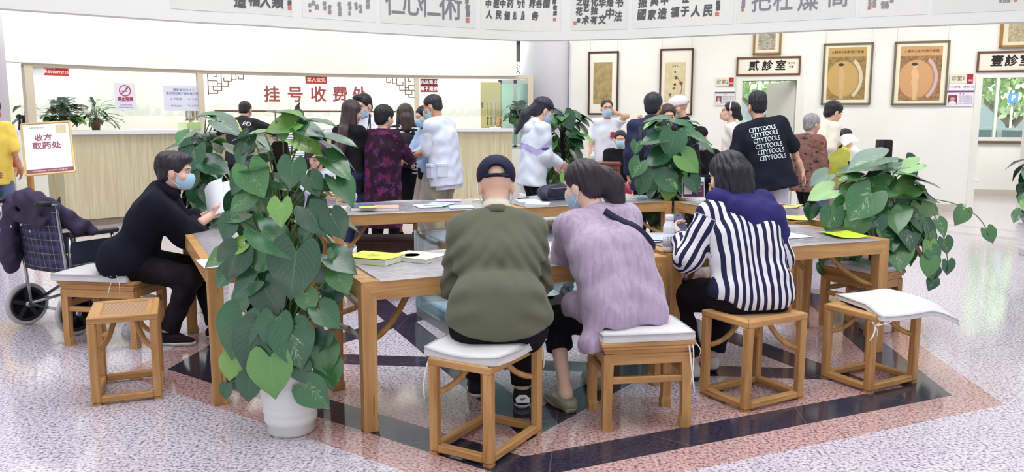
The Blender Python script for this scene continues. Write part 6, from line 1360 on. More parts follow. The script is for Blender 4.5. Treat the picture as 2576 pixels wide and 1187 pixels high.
climber('bushy climbing plant at the corner of the far tables', 1.545, 7.97, (.11, .15, .32), 1.42, .58, 1.38, 84, .31, (.14, .21), 33, vines=[((1.5, 7.9, .55), (1.4, 7.8, .5), (1.3, 7.75, .36), 4)],
        extra=[(1650, 300, 7.7, 64, 178, .15, .35), (1700, 308, 7.7, 60, 8, .2, .35), (1735, 330, 7.7, 68, 25, .4, .35), (1640, 352, 7.6, 68, 172, .35, .3), (1690, 365, 7.6, 73, 100, .6, .35), (1735, 410, 7.6, 68, 40, .7, .4), (1650, 400, 7.6, 64, 150, .5, .3), (1600, 425, 7.6, 51, 120, .6, .5), (1640, 455, 7.6, 68, 100, .8, .35), (1690, 460, 7.6, 68, 30, .7, .2), (1745, 465, 7.6, 51, 60, .6, .3), (1680, 485, 7.6, 47, 95, .9, .97), (1615, 470, 7.6, 47, 110, .6, .3), (1765, 350, 7.7, 60, 20, .3, .35), (1780, 372, 7.8, 51, 30, .3, .35), (1600, 372, 7.7, 34, 100, .8, .5)])
RP = climber('climbing plant with trailing stems beside the corner table', 2.62, 5.72, (.11, .14, .30), 1.36, .58, .98, 36, .32, (.17, .26), 47, vines=[((2.7, 5.7, 1.0), (3.0, 5.6, .95), (3.02, 5.55, .45), 2), ((2.7, 5.7, .9), (2.95, 5.6, .85), (2.9, 5.5, .42), 1), ((2.65, 5.6, .9), (2.9, 5.5, .9), (2.85, 5.5, .5), 1), ((2.5, 5.75, .68), (2.3, 5.8, .66), (2.26, 5.85, .47), 3), ((2.5, 5.75, .68), (2.42, 5.75, .62), (2.40, 5.75, .5), 4), ((2.75, 5.7, .95), (3.2, 5.6, .98), (3.25, 5.5, .72), 4)],
        extra=[(2180, 405, 5.5, 100, 168, .28, .2), (2150, 428, 5.6, 87, 178, .15, .2), (2140, 448, 5.5, 64, 175, .2, .25), (2220, 428, 5.5, 87, 172, .12, .2), (2195, 466, 5.5, 87, 185, .5, .25), (2285, 421, 5.7, 55, 160, .4, .97), (2290, 428, 5.8, 59, 60, .6, .3), (2290, 444, 5.6, 82, 8, .12, .2), (2330, 458, 5.6, 69, 12, .15, .3), (2320, 494, 5.6, 87, 10, .3, .2), (2275, 478, 5.6, 64, 150, .6, .4), (2265, 531, 5.6, 64, 60, .7, .3), (2320, 541, 5.6, 59, 80, .8, .4), (2345, 526, 5.7, 46, 30, .6, .5), (2135, 501, 5.5, 69, 140, .5, .25), (2165, 516, 5.4, 92, 130, .6, .22), (2235, 561, 5.5, 69, 95, .75, .25), (2120, 541, 5.5, 69, 110, .7, .5), (2090, 556, 5.5, 64, 100, .7, .2), (2065, 488, 5.6, 69, 160, .4, .97), (2060, 451, 5.8, 55, 150, .4, .6), (2245, 606, 5.45, 78, 50, .5, .22), (2200, 571, 5.45, 55, 100, .7, .2), (2150, 571, 5.45, 64, 120, .7, .25), (2040, 536, 5.6, 41, 95, .8, .3)])
m = MB(); m.box((-.03, .02, .81), (.064, .064, 1.10), bev=.004); m.build('square_post', plain((46, 42, 62), .6), RP)
climber('leafy climbing plant by the white wall behind the woman in the visor', .63, 10.15, (.12, .16, .34), 1.46, .40, 1.50, 90, .34, (.16, .26), 59, extra=[(1405, 290, 9.9, 40, 270, .95, .4), (1430, 305, 9.9, 50, 60, .8, .3), (1450, 340, 9.9, 50, 20, .4, .3), (1455, 360, 9.9, 40, 40, .5, .3)])
climber('potted plant whose leaf tips show at the picture edge', at_y(2606, 500, 9.0).x, 9.0, (.12, .16, .34), 1.2, .45, 1.15, 40, .28, (.15, .24), 61)
# --- plants on the counter
def bush(label, px, py, Y, n, R, size, seed, lance=False, potm=None, z=1.345, potr=.07, hz=.3, tints=(.2, .7)):
    q = at_y(px, py, Y); root = thing('potted_plant', label, 'plant', (q.x, q.y, z)); m = MB(); m.lathe([(potr * .75, 0), (potr, .12), (potr * 1.08, .125), (potr * 1.05, .15), (potr * .95, .15), (potr * .9, .12), (.0001, .12)], n=24); m.build('pot', potm or plain((120, 72, 56), .5), root)
    lv = Leaves(seed); c = Vector((q.x, q.y, z + .13))
    for k in range(n):
        a = lv.r.uniform(0, 2 * PI); e = lv.r.uniform(.0, 1.0); d = Vector((math.cos(a), math.sin(a), 0)); C = c + d * R * lv.r.uniform(.2, 1) * (1 - e * .5) + Vector((0, 0, hz * e)); dn = lv.r.uniform(-.3, .9) - e * .6
        lv.leaf(C, d + Vector((0, 0, -dn)), Vector((0, 0, 1)) + d * .3, lv.r.uniform(*size), 1, .15, .3, lv.r.uniform(*tints), lance)
        lv.petiole(c + Vector((lv.r.uniform(-.02, .02), lv.r.uniform(-.02, .02), -.03)), C, .003, .02)
    lv.build(root); return root
bush('round bushy plant in a brown pot on the counter behind the glass', 157, 290, 11.75, 110, .27, (.09, .15), 71, hz=.30, tints=(.6, .98))
bush('bamboo-like plant with narrow leaves on the counter', 240, 300, 12.1, 60, .24, (.16, .26), 73, True, plain((120, 90, 66), .5), hz=.26, tints=(.65, .98))
bush('fresh green plant at the far end of the counter', 1302, 290, 14.75, 90, .24, (.10, .16), 75, hz=.34, potm=plain((90, 130, 90), .5), tints=(.8, .99))
bush('single broad-leaved sprig on the end of the counter', 58, 290, 11.3, 5, .07, (.14, .2), 77, hz=.24, potm=plain((226, 230, 230), .4), potr=.04, tints=(.6, .9))
# ================================================================ things on the tables
def booklet(label, px, py, w, d, h, rz, cover, z=.7465, name='booklet', cat='booklet', lines=None, ink=None, page=(238, 236, 228), group='booklets and leaflets on the tables', curl=0.0, extra=None):
    q = at_z(px, py, z); o = thing(name, label, cat, q, math.radians(rz), group); cm = plain(cover, .35)
    if h > .006:
        m = MB(); m.box((0, 0, h / 2), (w - .006, d - .004, h - .004)); m.build('pages', plain(page, .8), o)
        m = MB(); m.box((0, 0, .001), (w, d, .002)); m.build('back_cover', cm, o)
    m = MB(); m.grid(lambda u, v: Vector(((u - .5) * w, (v - .5) * d, h + curl * (2 * u - 1) ** 2)), 8, 4); n = len(m.v); m.grid(lambda u, v: Vector(((.5 - u) * w, (v - .5) * d, h - .0016 + curl * (2 * u - 1) ** 2)), 8, 4); m.build('front_cover', cm, o)
    if lines:
        mb = MB()
        for body, x, y, s in lines: text_to(mb, body, Matrix.Translation((x * w, y * d, h + .0012 + curl)), s)
        mb.build('lettering', plain(ink or (60, 60, 60), .6), o)
    if extra: extra(o, w, d, h)
    return o
LIME = (214, 236, 66)
def border(c):
    def f(o, w, d, h):
        m = MB()
        for sx in (-1, 1): m.box((sx * w * .42, 0, h + .0008), (.003, d * .8, .0006))
        m.build('printed_border', plain(c, .6), o)
    return f
def ellipse_print(o, w, d, h): m = MB(); m.lathe([(0.0001, 0), (.5, 0)], (-w * .1, d * .1, h + .0008), 20, 0, False, Matrix.Diagonal((w * .5, d * .35, 1))); m.build('printed_oval', plain((120, 196, 186), .6), o)
booklet('thick lime green booklet by the plant, its cover lettered in dark ink', 940, 657, .205, .275, .030, 66, LIME, lines=[('健康', 0, .05, .03), ('手册', 0, -.08, .03), ('中医药', 0, .3, .013)], ink=(70, 84, 20), extra=border((110, 124, 30)), curl=.004)
booklet('cream booklet with a teal oval beside the thick lime booklet', 1050, 651, .205, .27, .022, 60, (238, 240, 206), lines=[('养生', .25, .1, .02)], extra=ellipse_print)
booklet('white hardback lying by the elbow of the woman in lavender', 1384, 630, .19, .26, .016, 20, (240, 241, 246))
booklet('open white leaflet with blue edges between lavender woman and bottle', 1625, 602, .24, .30, .006, 30, (230, 236, 244), lines=[('门诊', -.2, .3, .02)], ink=(70, 120, 180))
booklet('dark edged magazine lying open behind the white bottle', 1650, 598, .2, .26, .004, -20, (196, 206, 214), z=.754)
booklet('white leaflet with blue rules beside the striped shirt', 1978, 592, .21, .28, .004, 25, (234, 238, 248), lines=[('就诊须知', 0, .3, .02)], ink=(96, 120, 190))
booklet('creased lime leaflet at the plant end of the near corner table', 2118, 592, .21, .29, .003, 6, LIME, lines=[('中医', -.1, 0, .025)], ink=(120, 140, 20), curl=.012)
booklet('yellow leaflet on the side table beside the red book', 1982, 519, .21, .29, .003, -30, (240, 234, 120), curl=.008)
booklet('pale lime leaflet by the trailing plant on the side table', 2010, 549, .21, .29, .003, -10, (226, 240, 130), curl=.008)
booklet('glossy red book on the side table', 1938, 521, .19, .26, .020, -35, (188, 44, 62), name='book', cat='book')
booklet('white sheet under the climbing plant on the table end', 555, 660, .21, .29, .002, 30, (242, 242, 248), name='paper_sheet', cat='paper')
booklet('dark blue book with a yellow slip on the far table', 912, 527, .20, .27, .03, 12, (86, 92, 140)); booklet('yellow slip lying on the dark blue book', 925, 521, .14, .12, .002, 20, (238, 226, 120), z=.779)
booklet('orange and cream book beside the dark blue one', 972, 526, .21, .27, .022, 8, (232, 190, 168), lines=[('养生', -.2, -.1, .03)], ink=(200, 90, 70))
booklet('small cream box file at the end of the far table', 846, 531, .16, .2, .03, 5, (226, 214, 190), name='box_file', cat='box')
booklet('white magazine fanned on the far table, lowest of its fan', 1075, 519, .21, .28, .006, 20, (228, 234, 246)); booklet('pale blue magazine fanned over the white one', 1105, 514, .21, .28, .004, -15, (196, 216, 240), z=.753, lines=[('健康', 0, .2, .03)], ink=(60, 90, 150))
booklet('light blue leaflet by the fanned magazines on the far table', 1160, 521, .21, .27, .004, 10, (206, 226, 244), lines=[('预约', 0, .1, .04)], ink=(90, 120, 170)); booklet('pink leaflet at the back of the far table', 1128, 504, .24, .2, .003, 5, (228, 196, 226))
booklet('cream book with a green spine beyond the cap of the man in olive', 1232, 507, .20, .28, .016, 40, (226, 228, 196)); booklet('white magazine with a green picture near the handbag', 1330, 507, .21, .28, .01, 10, (232, 238, 240), lines=[('中医药', 0, .2, .03)], ink=(80, 150, 110))
booklet('stack of white leaflets by the black handbag', 1352, 514, .21, .27, .012, -8, (240, 242, 246))
booklet('cream booklet on the table behind the bun of the woman in lavender', 1560, 492, .2, .28, .012, 30, (236, 232, 206)); booklet('white booklet with a brown corner on the far table end', 1572, 499, .19, .26, .014, 5, (228, 224, 216), lines=[('医', .3, 0, .04)], ink=(110, 80, 60)); booklet('blue edged magazine next to the bushy plant', 1612, 495, .21, .28, .008, -10, (206, 218, 238))
booklet('pile of white leaflets at the foot of the code stand', 1752, 503, .26, .2, .016, -60, (240, 242, 246))
# drink bottle
q = at_z(1682, 632, .746); o = thing('drink_bottle', 'white plastic drink bottle on the near table', 'bottle', q)
m = MB(); m.lathe([(.0001, 0), (.030, 0), (.034, .006), (.035, .02), (.034, .03), (.0345, .11), (.036, .118), (.0345, .128), (.0355, .136), (.034, .145), (.026, .165), (.0235, .172), (.0235, .18), (.0001, .18)], n=32); m.build('bottle_body', plain((238, 242, 250), .25), o)
m = MB(); m.lathe([(.0001, .181), (.0245, .181), (.0245, .21), (.022, .213), (.0001, .213)], n=28); m.build('bottle_cap', plain((244, 246, 252), .35), o)
m = MB(); m.lathe([(.0352, .032), (.0352, .106)], n=32); m.build('bottle_label', plain((226, 232, 240), .4), o)
m = MB()
for k, (x, z, w, h) in enumerate(((-.012, .085, .012, .006), (-.012, .074, .012, .004), (-.012, .064, .012, .004), (-.012, .054, .012, .003), (.006, .075, .012, .03), (.008, .046, .009, .014), (-.010, .042, .01, .012))): m.box((x, -math.sqrt(.0355 ** 2 - x * x), z), (w, .001, h), rotz(math.asin(x / .0355)))
m.build('label_print', plain((150, 160, 176), .6), o)
# code stand
q = at_z(1743, 499, .762); o = thing('code_stand', 'acrylic stand with a dark red and blue registration card by the plant', 'sign', q, math.radians(6))
m = MB(); m.box((0, 0, .10), (.215, .008, .20), Matrix.Rotation(-.12, 3, 'X')); m.box((0, .02, .004), (.22, .07, .006)); m.build('acrylic_holder', plain((224, 228, 240), .15), o)
m = MB(); m.box((0, -.0095, .085), (.2, .001, .135), Matrix.Rotation(-.12, 3, 'X')); m.build('card', plain((92, 30, 64), .4), o); m = MB(); m.box((0, .001, .175), (.2, .001, .036), Matrix.Rotation(-.12, 3, 'X')); m.build('card_header', plain((232, 234, 246), .4), o)
for body, x, z, s, c in (('网上挂号', -.04, .176, .02, (110, 100, 150)), ('预约挂号', .052, .13, .022, WHITE), ('扫一扫', .052, .098, .014, WHITE), ('微信公众号', .052, .07, .012, WHITE)):
    mb = MB(); text_to(mb, body, frame4((x, -.0115 + (z - .085) * .12, z), (1, 0, 0), (0, .12, 1)), s); mb.build('lettering', c if not isinstance(c, tuple) else plain(c), o)
m = MB(); m.box((-.052, -.0112, .085), (.075, .001, .085), Matrix.Rotation(-.12, 3, 'X')); m.build('blank_square', WHITE, o)
# black handbag
q = at_z(1412, 503, .746); o = thing('handbag', 'soft black handbag lying on the far table', 'bag', q, math.radians(20)); BAG = cloth((46, 46, 64), .4, .2, 60, .3)
blob('bag_body', [cap((-.16, 0, .06), (.16, .02, .055), .058, .062, k=.05), cap((-.14, 0, .1), (.12, .02, .11), .05, .05), cap((-.17, -.02, .05), (-.17, .05, .07), .055)], BAG, o, .009, 2, wrinkle=crumple(.008, .045), cuts=[(V3(0, 0, .003), V3(0, 0, -1))])
m = MB(); m.tube(bez((-.16, -.06, .1), (-.25, -.12, .02), (-.12, -.10, .02), 8), .009, 6, squash=.5); m.tube([(-.12, -.1, .02), (.1, -.075, .055), (.17, -.05, .09)], .008, 6, squash=.5); m.build('bag_strap', plain((34, 34, 44), .5), o); m = MB(); m.tube([(-.13, -.055, .115), (.13, -.035, .12)], .004, 6); m.build('zip', plain((120, 124, 140), .3, .6), o)
m = MB(); m.tube([at_z(1302, 500, .752), at_z(1330, 497, .752)], .004, 8); o_ = m.build('pen', INK); tag(o_, 'black pen lying by the handbag strap', 'pen'); 
# clipboard on the lap of the woman in lavender
o = thing('paper_sheet', 'pale blue sheet on the lap of the woman in lavender', 'paper', at_y(1392, 768, 4.42)); o.rotation_euler = (.12, -.1, .35); m = MB(); m.box((0, 0, 0), (.21, .27, .003)); m.build('sheet', plain((206, 230, 250), .5), o); m = MB(); m.box((.02, .10, .008), (.05, .02, .014), bev=.004); m.build('clip', INK, o)
# purse with a pompom carried by the woman in purple
wp = PURP.world(PURP.P + V3(-.27, .06, .06)); o = thing('shoulder_bag', 'dark shoulder bag at the side of the woman in purple', 'bag', wp, math.radians(-22)); m = MB(); m.box((0, 0, -.08), (.09, .22, .2), bev=.02); m.build('bag_body', plain((40, 36, 44), .4), o)
m = MB(); m.tube([(0, -.08, .02), (.05, -.04, .3), (.09, 0, .62), (.05, .06, .3), (0, .08, .02)], .010, 6, squash=.4); m.build('bag_strap', plain((40, 36, 44), .4), o)
wp = LONGP.world(LONGP.W[1] + V3(.02, .10, .0)); o = thing('pouch', 'small pouch with a pink pompom held by the woman with very long hair', 'pouch', wp); m = MB(); m.box((0, 0, 0), (.2, .07, .06), bev=.015); m.build('pouch_body', plain((70, 110, 150), .5), o); m = MB(); m.lathe([(0.0001, -.04), (.03, -.028), (.04, 0), (.03, .028), (.0001, .04)], (-.05, -.06, -.02), 14); m.build('pompom', cloth((220, 50, 96), .9, .2, 200, .8), o)
# ---------------------------------------------------------------- glass case in the middle of the ring
A, B = Vector((-.74, 6.16, 0)), Vector((-.28, 5.22, 0)); u_ = (B - A).normalized(); v_ = Vector((-u_.y, u_.x, 0)); LB, WB, HB_ = (B - A).length, 1.36, .66
gc = thing('glass_case', 'low glass display case standing inside the ring of tables', 'display case', A, math.atan2(u_.y, u_.x))
m = MB(); m.box((LB / 2, WB / 2, .035), (LB, WB, .07)); m.build('base_frame', plain((120, 124, 130), .35), gc); m = MB()
t_ = .008
for c, s in (((LB / 2, 0, .36), (LB, t_, .58)), ((LB / 2, WB, .36), (LB, t_, .58)), ((0, WB / 2, .36), (t_, WB, .58)), ((LB, WB / 2, .36), (t_, WB, .58))): m = MB(); m.box(c, s); m.build('glass_pane', glassy((236, 248, 250), .05), gc)
m = MB(); m.box((LB / 2, WB / 2, HB_), (LB, WB, t_)); m.build('glass_lid', glassy((236, 248, 250), .05), gc)
m = MB()
for x in (0, LB):
    for y in (0, WB): m = MB(); m.box((x, y, .36), (.012, .012, .6)); m.build('corner_edge', plain((214, 226, 232), .2), gc)
m = MB(); m.prism([(.12, .05), (LB - .05, .05), (LB - .05, .52), (.5, .66), (.2, .45)], Matrix.Translation((0, 0, .071)), .05); m.build('pale_blue_slab', plain((208, 238, 255), .3), gc)
rr = random.Random(5); 
for k in range(16):
    x, y = rr.uniform(.12, LB - .12), rr.uniform(.72, WB - .1); s = rr.uniform(.06, .13); q = gc.location + rotz(gc.rotation_euler.z) @ Vector((x, y, .07)); hgt_ = s * rr.uniform(.8, 2.2)
    o = thing('rock', 'landscape rock inside the glass case in the ring of tables', 'rock', q, rr.uniform(0, 6), 'landscape rocks in the glass case')
    blob('rock_body', [ell((0, 0, hgt_ * .3), (s, s * .7, hgt_ * .6)), ell((s * .4, .02, hgt_ * .2), (s * .6, s * .5, hgt_ * .4)), ell((-s * .3, -.02, hgt_ * .5), (s * .4, s * .4, hgt_ * .5))], plain(rr.choice(((214, 206, 192), (92, 88, 90), (176, 168, 158), (60, 58, 62))), .7), o, .012, 0, wrinkle=crumple(.014, .022, k), cuts=[(V3(0, 0, .001), V3(0, 0, -1))])
# ---------------------------------------------------------------- wheelchair with a jacket thrown over it
c0, c1 = at_z(73, 816, 0), at_z(198, 842, 0); axis = (c1 - c0); mid = (c0 + c1) / 2; yaw = math.atan2(axis.y, axis.x)
wc = thing('wheelchair', 'folding transit wheelchair with a tartan back behind the cushioned stool', 'wheelchair', mid, yaw); hw_ = axis.length / 2; STEEL = plain((178, 182, 186), .25, .9); TYRE = plain((186, 186, 184), .7); BLKP = plain((34, 32, 40), .5)
for sx in (-1, 1):
    M = Matrix.Rotation(PI / 2, 3, 'Y'); c = Vector((sx * hw_, 0, .157)); m = MB(); R_ = .157
    m.lathe([(R_ - .03, -.014), (R_ - .012, -.019), (R_ - .002, -.010), (R_, 0), (R_ - .002, .010), (R_ - .012, .019), (R_ - .03, .014), (R_ - .03, -.014)], c, 36, 0, True, M); w_ = m.build('wheel', TYRE, wc)
    m = MB(); m.lathe([(R_ - .05, -.01), (R_ - .03, -.015), (R_ - .03, .015), (R_ - .05, .01), (R_ - .05, -.01)], c, 36, 0, True, M); m.build('rim', BLKP, w_)
    for k in range(5): a = k * 2 * PI / 5 + .3; m = MB(); m.bar(c, c + Vector((0, math.cos(a), math.sin(a))) * (R_ - .045), .03, .02, (1, 0, 0)); m.build('spoke', BLKP, w_)
    m = MB(); m.tube([c - Vector((.03, 0, 0)), c + Vector((.03, 0, 0))], .02, 12); m.build('hub', STEEL, w_)
    m = MB(); x = sx * (hw_ - .05); m.tube([(x, 0, .157), (x, -.02, .45), (x, -.06, .92), (x, -.16, .935)], .0125, 8); m.build('back_tube', STEEL, wc)
    m = MB(); m.tube([(x, -.10, .93), (x, -.2, .94)], .019, 10); m.build('push_handle', BLKP, wc)
    m = MB(); m.tube([(x, -.02, .46), (x, .42, .46), (x, .47, .40), (x, .52, .14)], .0125, 8); m.tube([(x, .0, .17), (x, .40, .2), (x, .42, .46)], .0125, 8); m.build('side_frame', STEEL, wc)
    m = MB(); m.box((x, .2, .70), (.055, .38, .035), bev=.01); m.build('armrest', BLKP, wc); m = MB(); m.tube([(x, .34, .69), (x, .36, .46)], .011, 8); m.build('arm_support', STEEL, wc); m = MB(); m.tube([(x, .02, .69), (x, 0, .46)], .011, 8); m.build('arm_support', STEEL, wc)
    m = MB(); m.box((x + sx * .008, .2, .57), (.006, .36, .16)); m.build('side_panel', plain((30, 34, 58), .5), wc)
    m = MB(); m.lathe([(.05, -.012), (.082, -.014), (.088, 0), (.082, .014), (.05, .012), (.05, -.012)], (x, .45, .088), 24, 0, True, M); m.build('caster', TYRE, wc); m = MB(); m.tube([(x, .45, .088), (x, .42, .25)], .012, 8); m.build('caster_fork', BLKP, wc)
    m = MB(); m.box((x - sx * .06, .62, .12), (.12, .16, .012), Matrix.Rotation(.3, 3, 'X'), bev=.004); m.build('footplate', BLKP, wc)
t = NT('tartan'); sp = t.n('ShaderNodeSeparateXYZ'); t.lk(t.coord(), sp.inputs[0])
def band_(s_, per, w_, off=0.0): return t.math('LESS_THAN', t.math('FRACT', t.math('ADD', t.math('DIVIDE', s_, per), off)), w_)
b1 = t.math('MULTIPLY', t.math('ADD', band_(sp.outputs[0], .1, .34), band_(sp.outputs[2], .1, .34)), .5); l1 = t.math('MAXIMUM', band_(sp.outputs[0], .1, .05, .33), band_(sp.outputs[2], .1, .05, .33)); l2 = t.math('MAXIMUM', band_(sp.outputs[0], .1, .05, .8), band_(sp.outputs[2], .1, .05, .8))
t.set(t.mix(t.math('MULTIPLY', l2, .6), t.mix(t.math('MULTIPLY', l1, .6), t.mix(b1, lin((44, 38, 56)), lin((52, 70, 110))), lin((150, 150, 170))), lin((140, 70, 84))), .85); TART = t.m
m = MB(); m.grid(lambda u, v: Vector(((u - .5) * (hw_ * 2 - .09), -.02 - .05 * v - .04 * math.sin(u * PI), .44 + v * .46)), 10, 8); m.grid(lambda u, v: Vector(((.5 - u) * (hw_ * 2 - .09), .0 - .05 * v - .04 * math.sin(u * PI), .44 + v * .46)), 10, 8); m.build('back_sling', TART, wc)
m = MB(); m.box((0, .2, .465), (hw_ * 2 - .1, .42, .03), bev=.01); m.build('seat', BLKP, wc)
m = MB(); m.tube([(-hw_ - .02, 0, .157), (hw_ + .02, 0, .157)], .011, 8); m.bar((-hw_ + .05, .1, .2), (hw_ - .05, .1, .44), .02, .02); m.bar((hw_ - .05, .12, .2), (-hw_ + .05, .12, .44), .02, .02); m.build('cross_brace', STEEL, wc)
jk = thing('jacket', 'dark hooded jacket thrown over the back of the wheelchair', 'jacket', wc.location + rotz(yaw) @ Vector((0, -.04, .62)), yaw); JM = cloth((58, 50, 74), .7, .2, 90, .4)
blob('jacket_body', [cap((-.21, -.02, .30), (.2, -.02, .28), .055, .05, V3(0, 1, 0), .8), cap((-.22, -.06, .28), (-.25, -.10, -.08), .07, .075, V3(0, 1, 0), .6), cap((-.05, -.06, .33), (.14, -.03, .30), .075, .06), cap((.1, .0, .26), (.26, .12, .12), .07, .045), cap((-.24, -.06, .05), (-.26, -.06, -.16), .06, .05), cap((.2, .02, .24), (.3, .2, .10), .05, .035), cap((-.16, -.08, .22), (.16, -.075, .18), .045, .04, V3(0, 1, 0), .6)], JM, jk, .009, 2, k=.04, wrinkle=crumple(.014, .045, 4.0))
m = MB()
for x, z in ((-.12, .14), (.10, .12), (.0, .16)): m.lathe([(.0001, .004), (.008, .003), (.01, 0)], (x, -.125, z), 12, 0, True, Matrix.Rotation(PI / 2, 3, 'X'))
m.build('press_studs', STEEL, jk)
o = thing('pushchair_handle', 'blue and white handle of a pushchair at the picture edge', 'pushchair', at_y(-8, 560, 6.6)); m = MB(); m.tube(bez((-.15, 0, .05), (.0, 0, .16), (.14, 0, .07), 8), .022, 8); m.build('grip', plain((214, 226, 236), .4), o); m = MB(); m.tube([(-.05, .01, .1), (-.06, .02, -.02), (-.1, .02, -.35), (-.14, .02, -.68)], .016, 8); m.build('push_tube', plain((40, 60, 150), .4), o)
m = MB(); m.lathe([(.04, -.015), (.08, -.02), (.09, 0), (.08, .02), (.04, .015), (.04, -.015)], (-.14, .02, -.60), 20, 0, True, Matrix.Rotation(PI / 2, 3, 'Y')); m.build('wheel', TYRE, o)
# ---------------------------------------------------------------- sign on an easel pole
Ye = 8.6; k = Ye / F_PX; ctr = at_y(121, 372, Ye); ux = Vector((96, 46, 7)).normalized(); dn = Vector((40, -62, -125)); dn = (dn - ux * dn.dot(ux)).normalized(); nn = ux.cross(-dn)
es = thing('easel_sign', 'gold framed prescription collection sign on a pole stand', 'sign', Vector((ctr.x + .012, Ye + .1, 0)))
wE, hE = .45, .60; M = frame4(ctr - es.location, ux, -dn, nn)
GOLD = plain((206, 180, 120), .3, .6)
m = MB(); m.prism([(-wE / 2, -hE / 2), (wE / 2, -hE / 2), (wE / 2, hE / 2), (-wE / 2, hE / 2)], M @ Matrix.Translation((0, 0, -.012)), .012); m.build('board', plain((240, 242, 248), .35), es)
m = MB(); fw = .02
for a, b in (((-wE / 2, -hE / 2), (wE / 2, -hE / 2)), ((wE / 2, -hE / 2), (wE / 2, hE / 2)), ((wE / 2, hE / 2), (-wE / 2, hE / 2)), ((-wE / 2, hE / 2), (-wE / 2, -hE / 2))): m.bar(M @ Vector((*a, 0)), M @ Vector((*b, 0)), fw, .022, nn, bev=.003)
m.build('sign_frame', GOLD, es)
m = MB(); m.prism([(-wE / 2 + .012, -hE / 2 + .012), (wE / 2 - .012, -hE / 2 + .012), (wE / 2 - .012, -hE / 2 + .06), (-wE / 2 + .012, -hE / 2 + .06)], M, .0012); m.build('footer_strip', plain((150, 70, 92), .4), es)
def on_board(body, x, y, s, mat, weight=0.0):
    mb = MB(); text_to(mb, body, M @ Matrix.Translation((x, y, .002)), s, weight=weight); mb.build('lettering', mat, es)
DR = plain((160, 72, 92), .5)
on_board('收方', -.035, .12, .082, DR, .002); on_board('取药处', -.01, .025, .088, DR, .002); on_board('010-58300040  67960537  65678700', .0, -hE / 2 + .036, .021, WHITE)
on_board('博爱堂中医医院', -.09, .245, .02, plain((190, 160, 160)))
m = MB(); m.prism([(.09, .17), (.185, .17), (.185, .27), (.09, .27)], M, .0014); m.build('taped_slip', plain((214, 200, 160), .5), es)
m = MB(); m.tube([M @ Vector((0, -.05, -.02)), Vector((0, 0, .62)), Vector((0, 0, .03))], .011, 10); m.build('pole', GOLD, es); m = MB(); m.tube([(0, 0, .60), (0, 0, .68)], .018, 12); m.build('pole_clamp', INK, es); m = MB(); m.lathe([(.0001, 0), (.15, 0), (.15, .012), (.02, .03), (.0001, .03)], n=28); m.build('base_plate', GOLD, es)
# ---------------------------------------------------------------- wooden side desk with books, at the picture edge
q = at_y(44, 420, 9.75); dk = thing('side_desk', 'pale wooden side desk with curved brackets under the person in yellow', 'desk', Vector((q.x - .45, q.y + .06, 0)), .05); zt = q.z
m = MB(); m.box((0, 0, zt - .03), (.94, .5, .06), bev=.006); m.build('desk_top', WOOD_AX, dk)
for sx in (-1, 1):
    for sy in (-1, 1): m = MB(); m.box((sx * .43, sy * .21, (zt - .06) / 2), (.055, .055, zt - .06)); m.build('leg', WOOD_A, dk)
m = MB(); m.tube(bez((.41, -.21, zt - .34), (.22, -.21, zt - .32), (.16, -.21, zt - .07), 9), .014, 8); m.tube([(.4, -.21, zt - .12), (-.4, -.21, zt - .12)], .014, 8); m.build('curved_bracket', WOOD_A, dk)
def standing(px, py, Y, w, h, d, c, label, name, cat, group=None):
    q = at_y(px, py, Y); o = thing(name, label, cat, (q.x, q.y, zt), .05, group); m = MB(); m.box((0, 0, h / 2), (w, d, h), bev=.004); m.build('body', plain(c, .45), o); return o
o = standing(32, 405, 9.7, .085, .115, .085, (196, 30, 44), 'red cup on the wooden side desk', 'cup', 'cup'); m = MB(); m.tube(bez((.042, 0, .09), (.085, 0, .06), (.042, 0, .03), 8), .008, 6); m.build('handle', plain((196, 30, 44), .45), o)
for i, (px, h, c, lb) in enumerate(((8, .03, (220, 214, 200), 'cream book lowest in the pile behind the red cup'), (10, .055, (120, 130, 160), 'grey blue book in the pile behind the red cup'), (14, .08, (226, 226, 220), 'white book topmost in the pile behind the red cup'))):
    q = at_y(px, 410, 9.95); o = thing('book', lb, 'book', (q.x, q.y, zt + h - .028), .05 * i, 'books on the side desk'); m = MB(); m.box((0, 0, .012), (.26, .19, .022)); m.build('cover', plain(c, .5), o)
# ---------------------------------------------------------------- small things on the counter
def counter_item(name, label, cat, px, Y): q = at_y(px, 320, Y); return thing(name, label, cat, (q.x, q.y, 1.346))
o = counter_item('tablet_stand', 'black tablet on a small stand at the end of the counter', 'tablet', 57, 11.05); m = MB(); m.box((0, 0, .11), (.10, .012, .2), Matrix.Rotation(-.2, 3, 'X'), bev=.003); m.build('screen', INK, o); m = MB(); m.bar((0, .02, .0), (0, .0, .16), .05, .008); m.build('stand', plain((200, 204, 206), .4), o)
for i, (px, lb) in enumerate(((480, 'small framed notice on the counter behind the man in black fleece'), (505, 'small framed notice standing against the glass mullion'))):
    o = counter_item('framed_notice', lb, 'frame', px, 12.7); m = MB(); m.box((0, 0, .23), (.13, .02, .19)); m.build('frame', plain((186, 160, 130), .5), o); m = MB(); m.box((0, -.012, .22), (.065, .003, .11)); m.build('paper', WHITE, o); m = MB(); m.box((0, .02, .07), (.03, .06, .14)); m.build('support', plain((186, 160, 130), .5), o); mb = MB(); text_to(mb, '公\n告', frame4((0, -.0145, .22), (1, 0, 0), (0, 0, 1)), .035, line=1.5); mb.build('lettering', INK, o)
for i, (px, c, lb) in enumerate(((462, (214, 230, 180), 'pale green carton by the small framed notices'), (492, (176, 214, 140), 'bright green carton by the small framed notices'))):
    o = counter_item('carton', lb, 'carton', px, 12.45); m = MB(); m.box((0, 0, .055), (.15, .08, .11), bev=.003); m.build('carton_body', plain(c, .5), o)
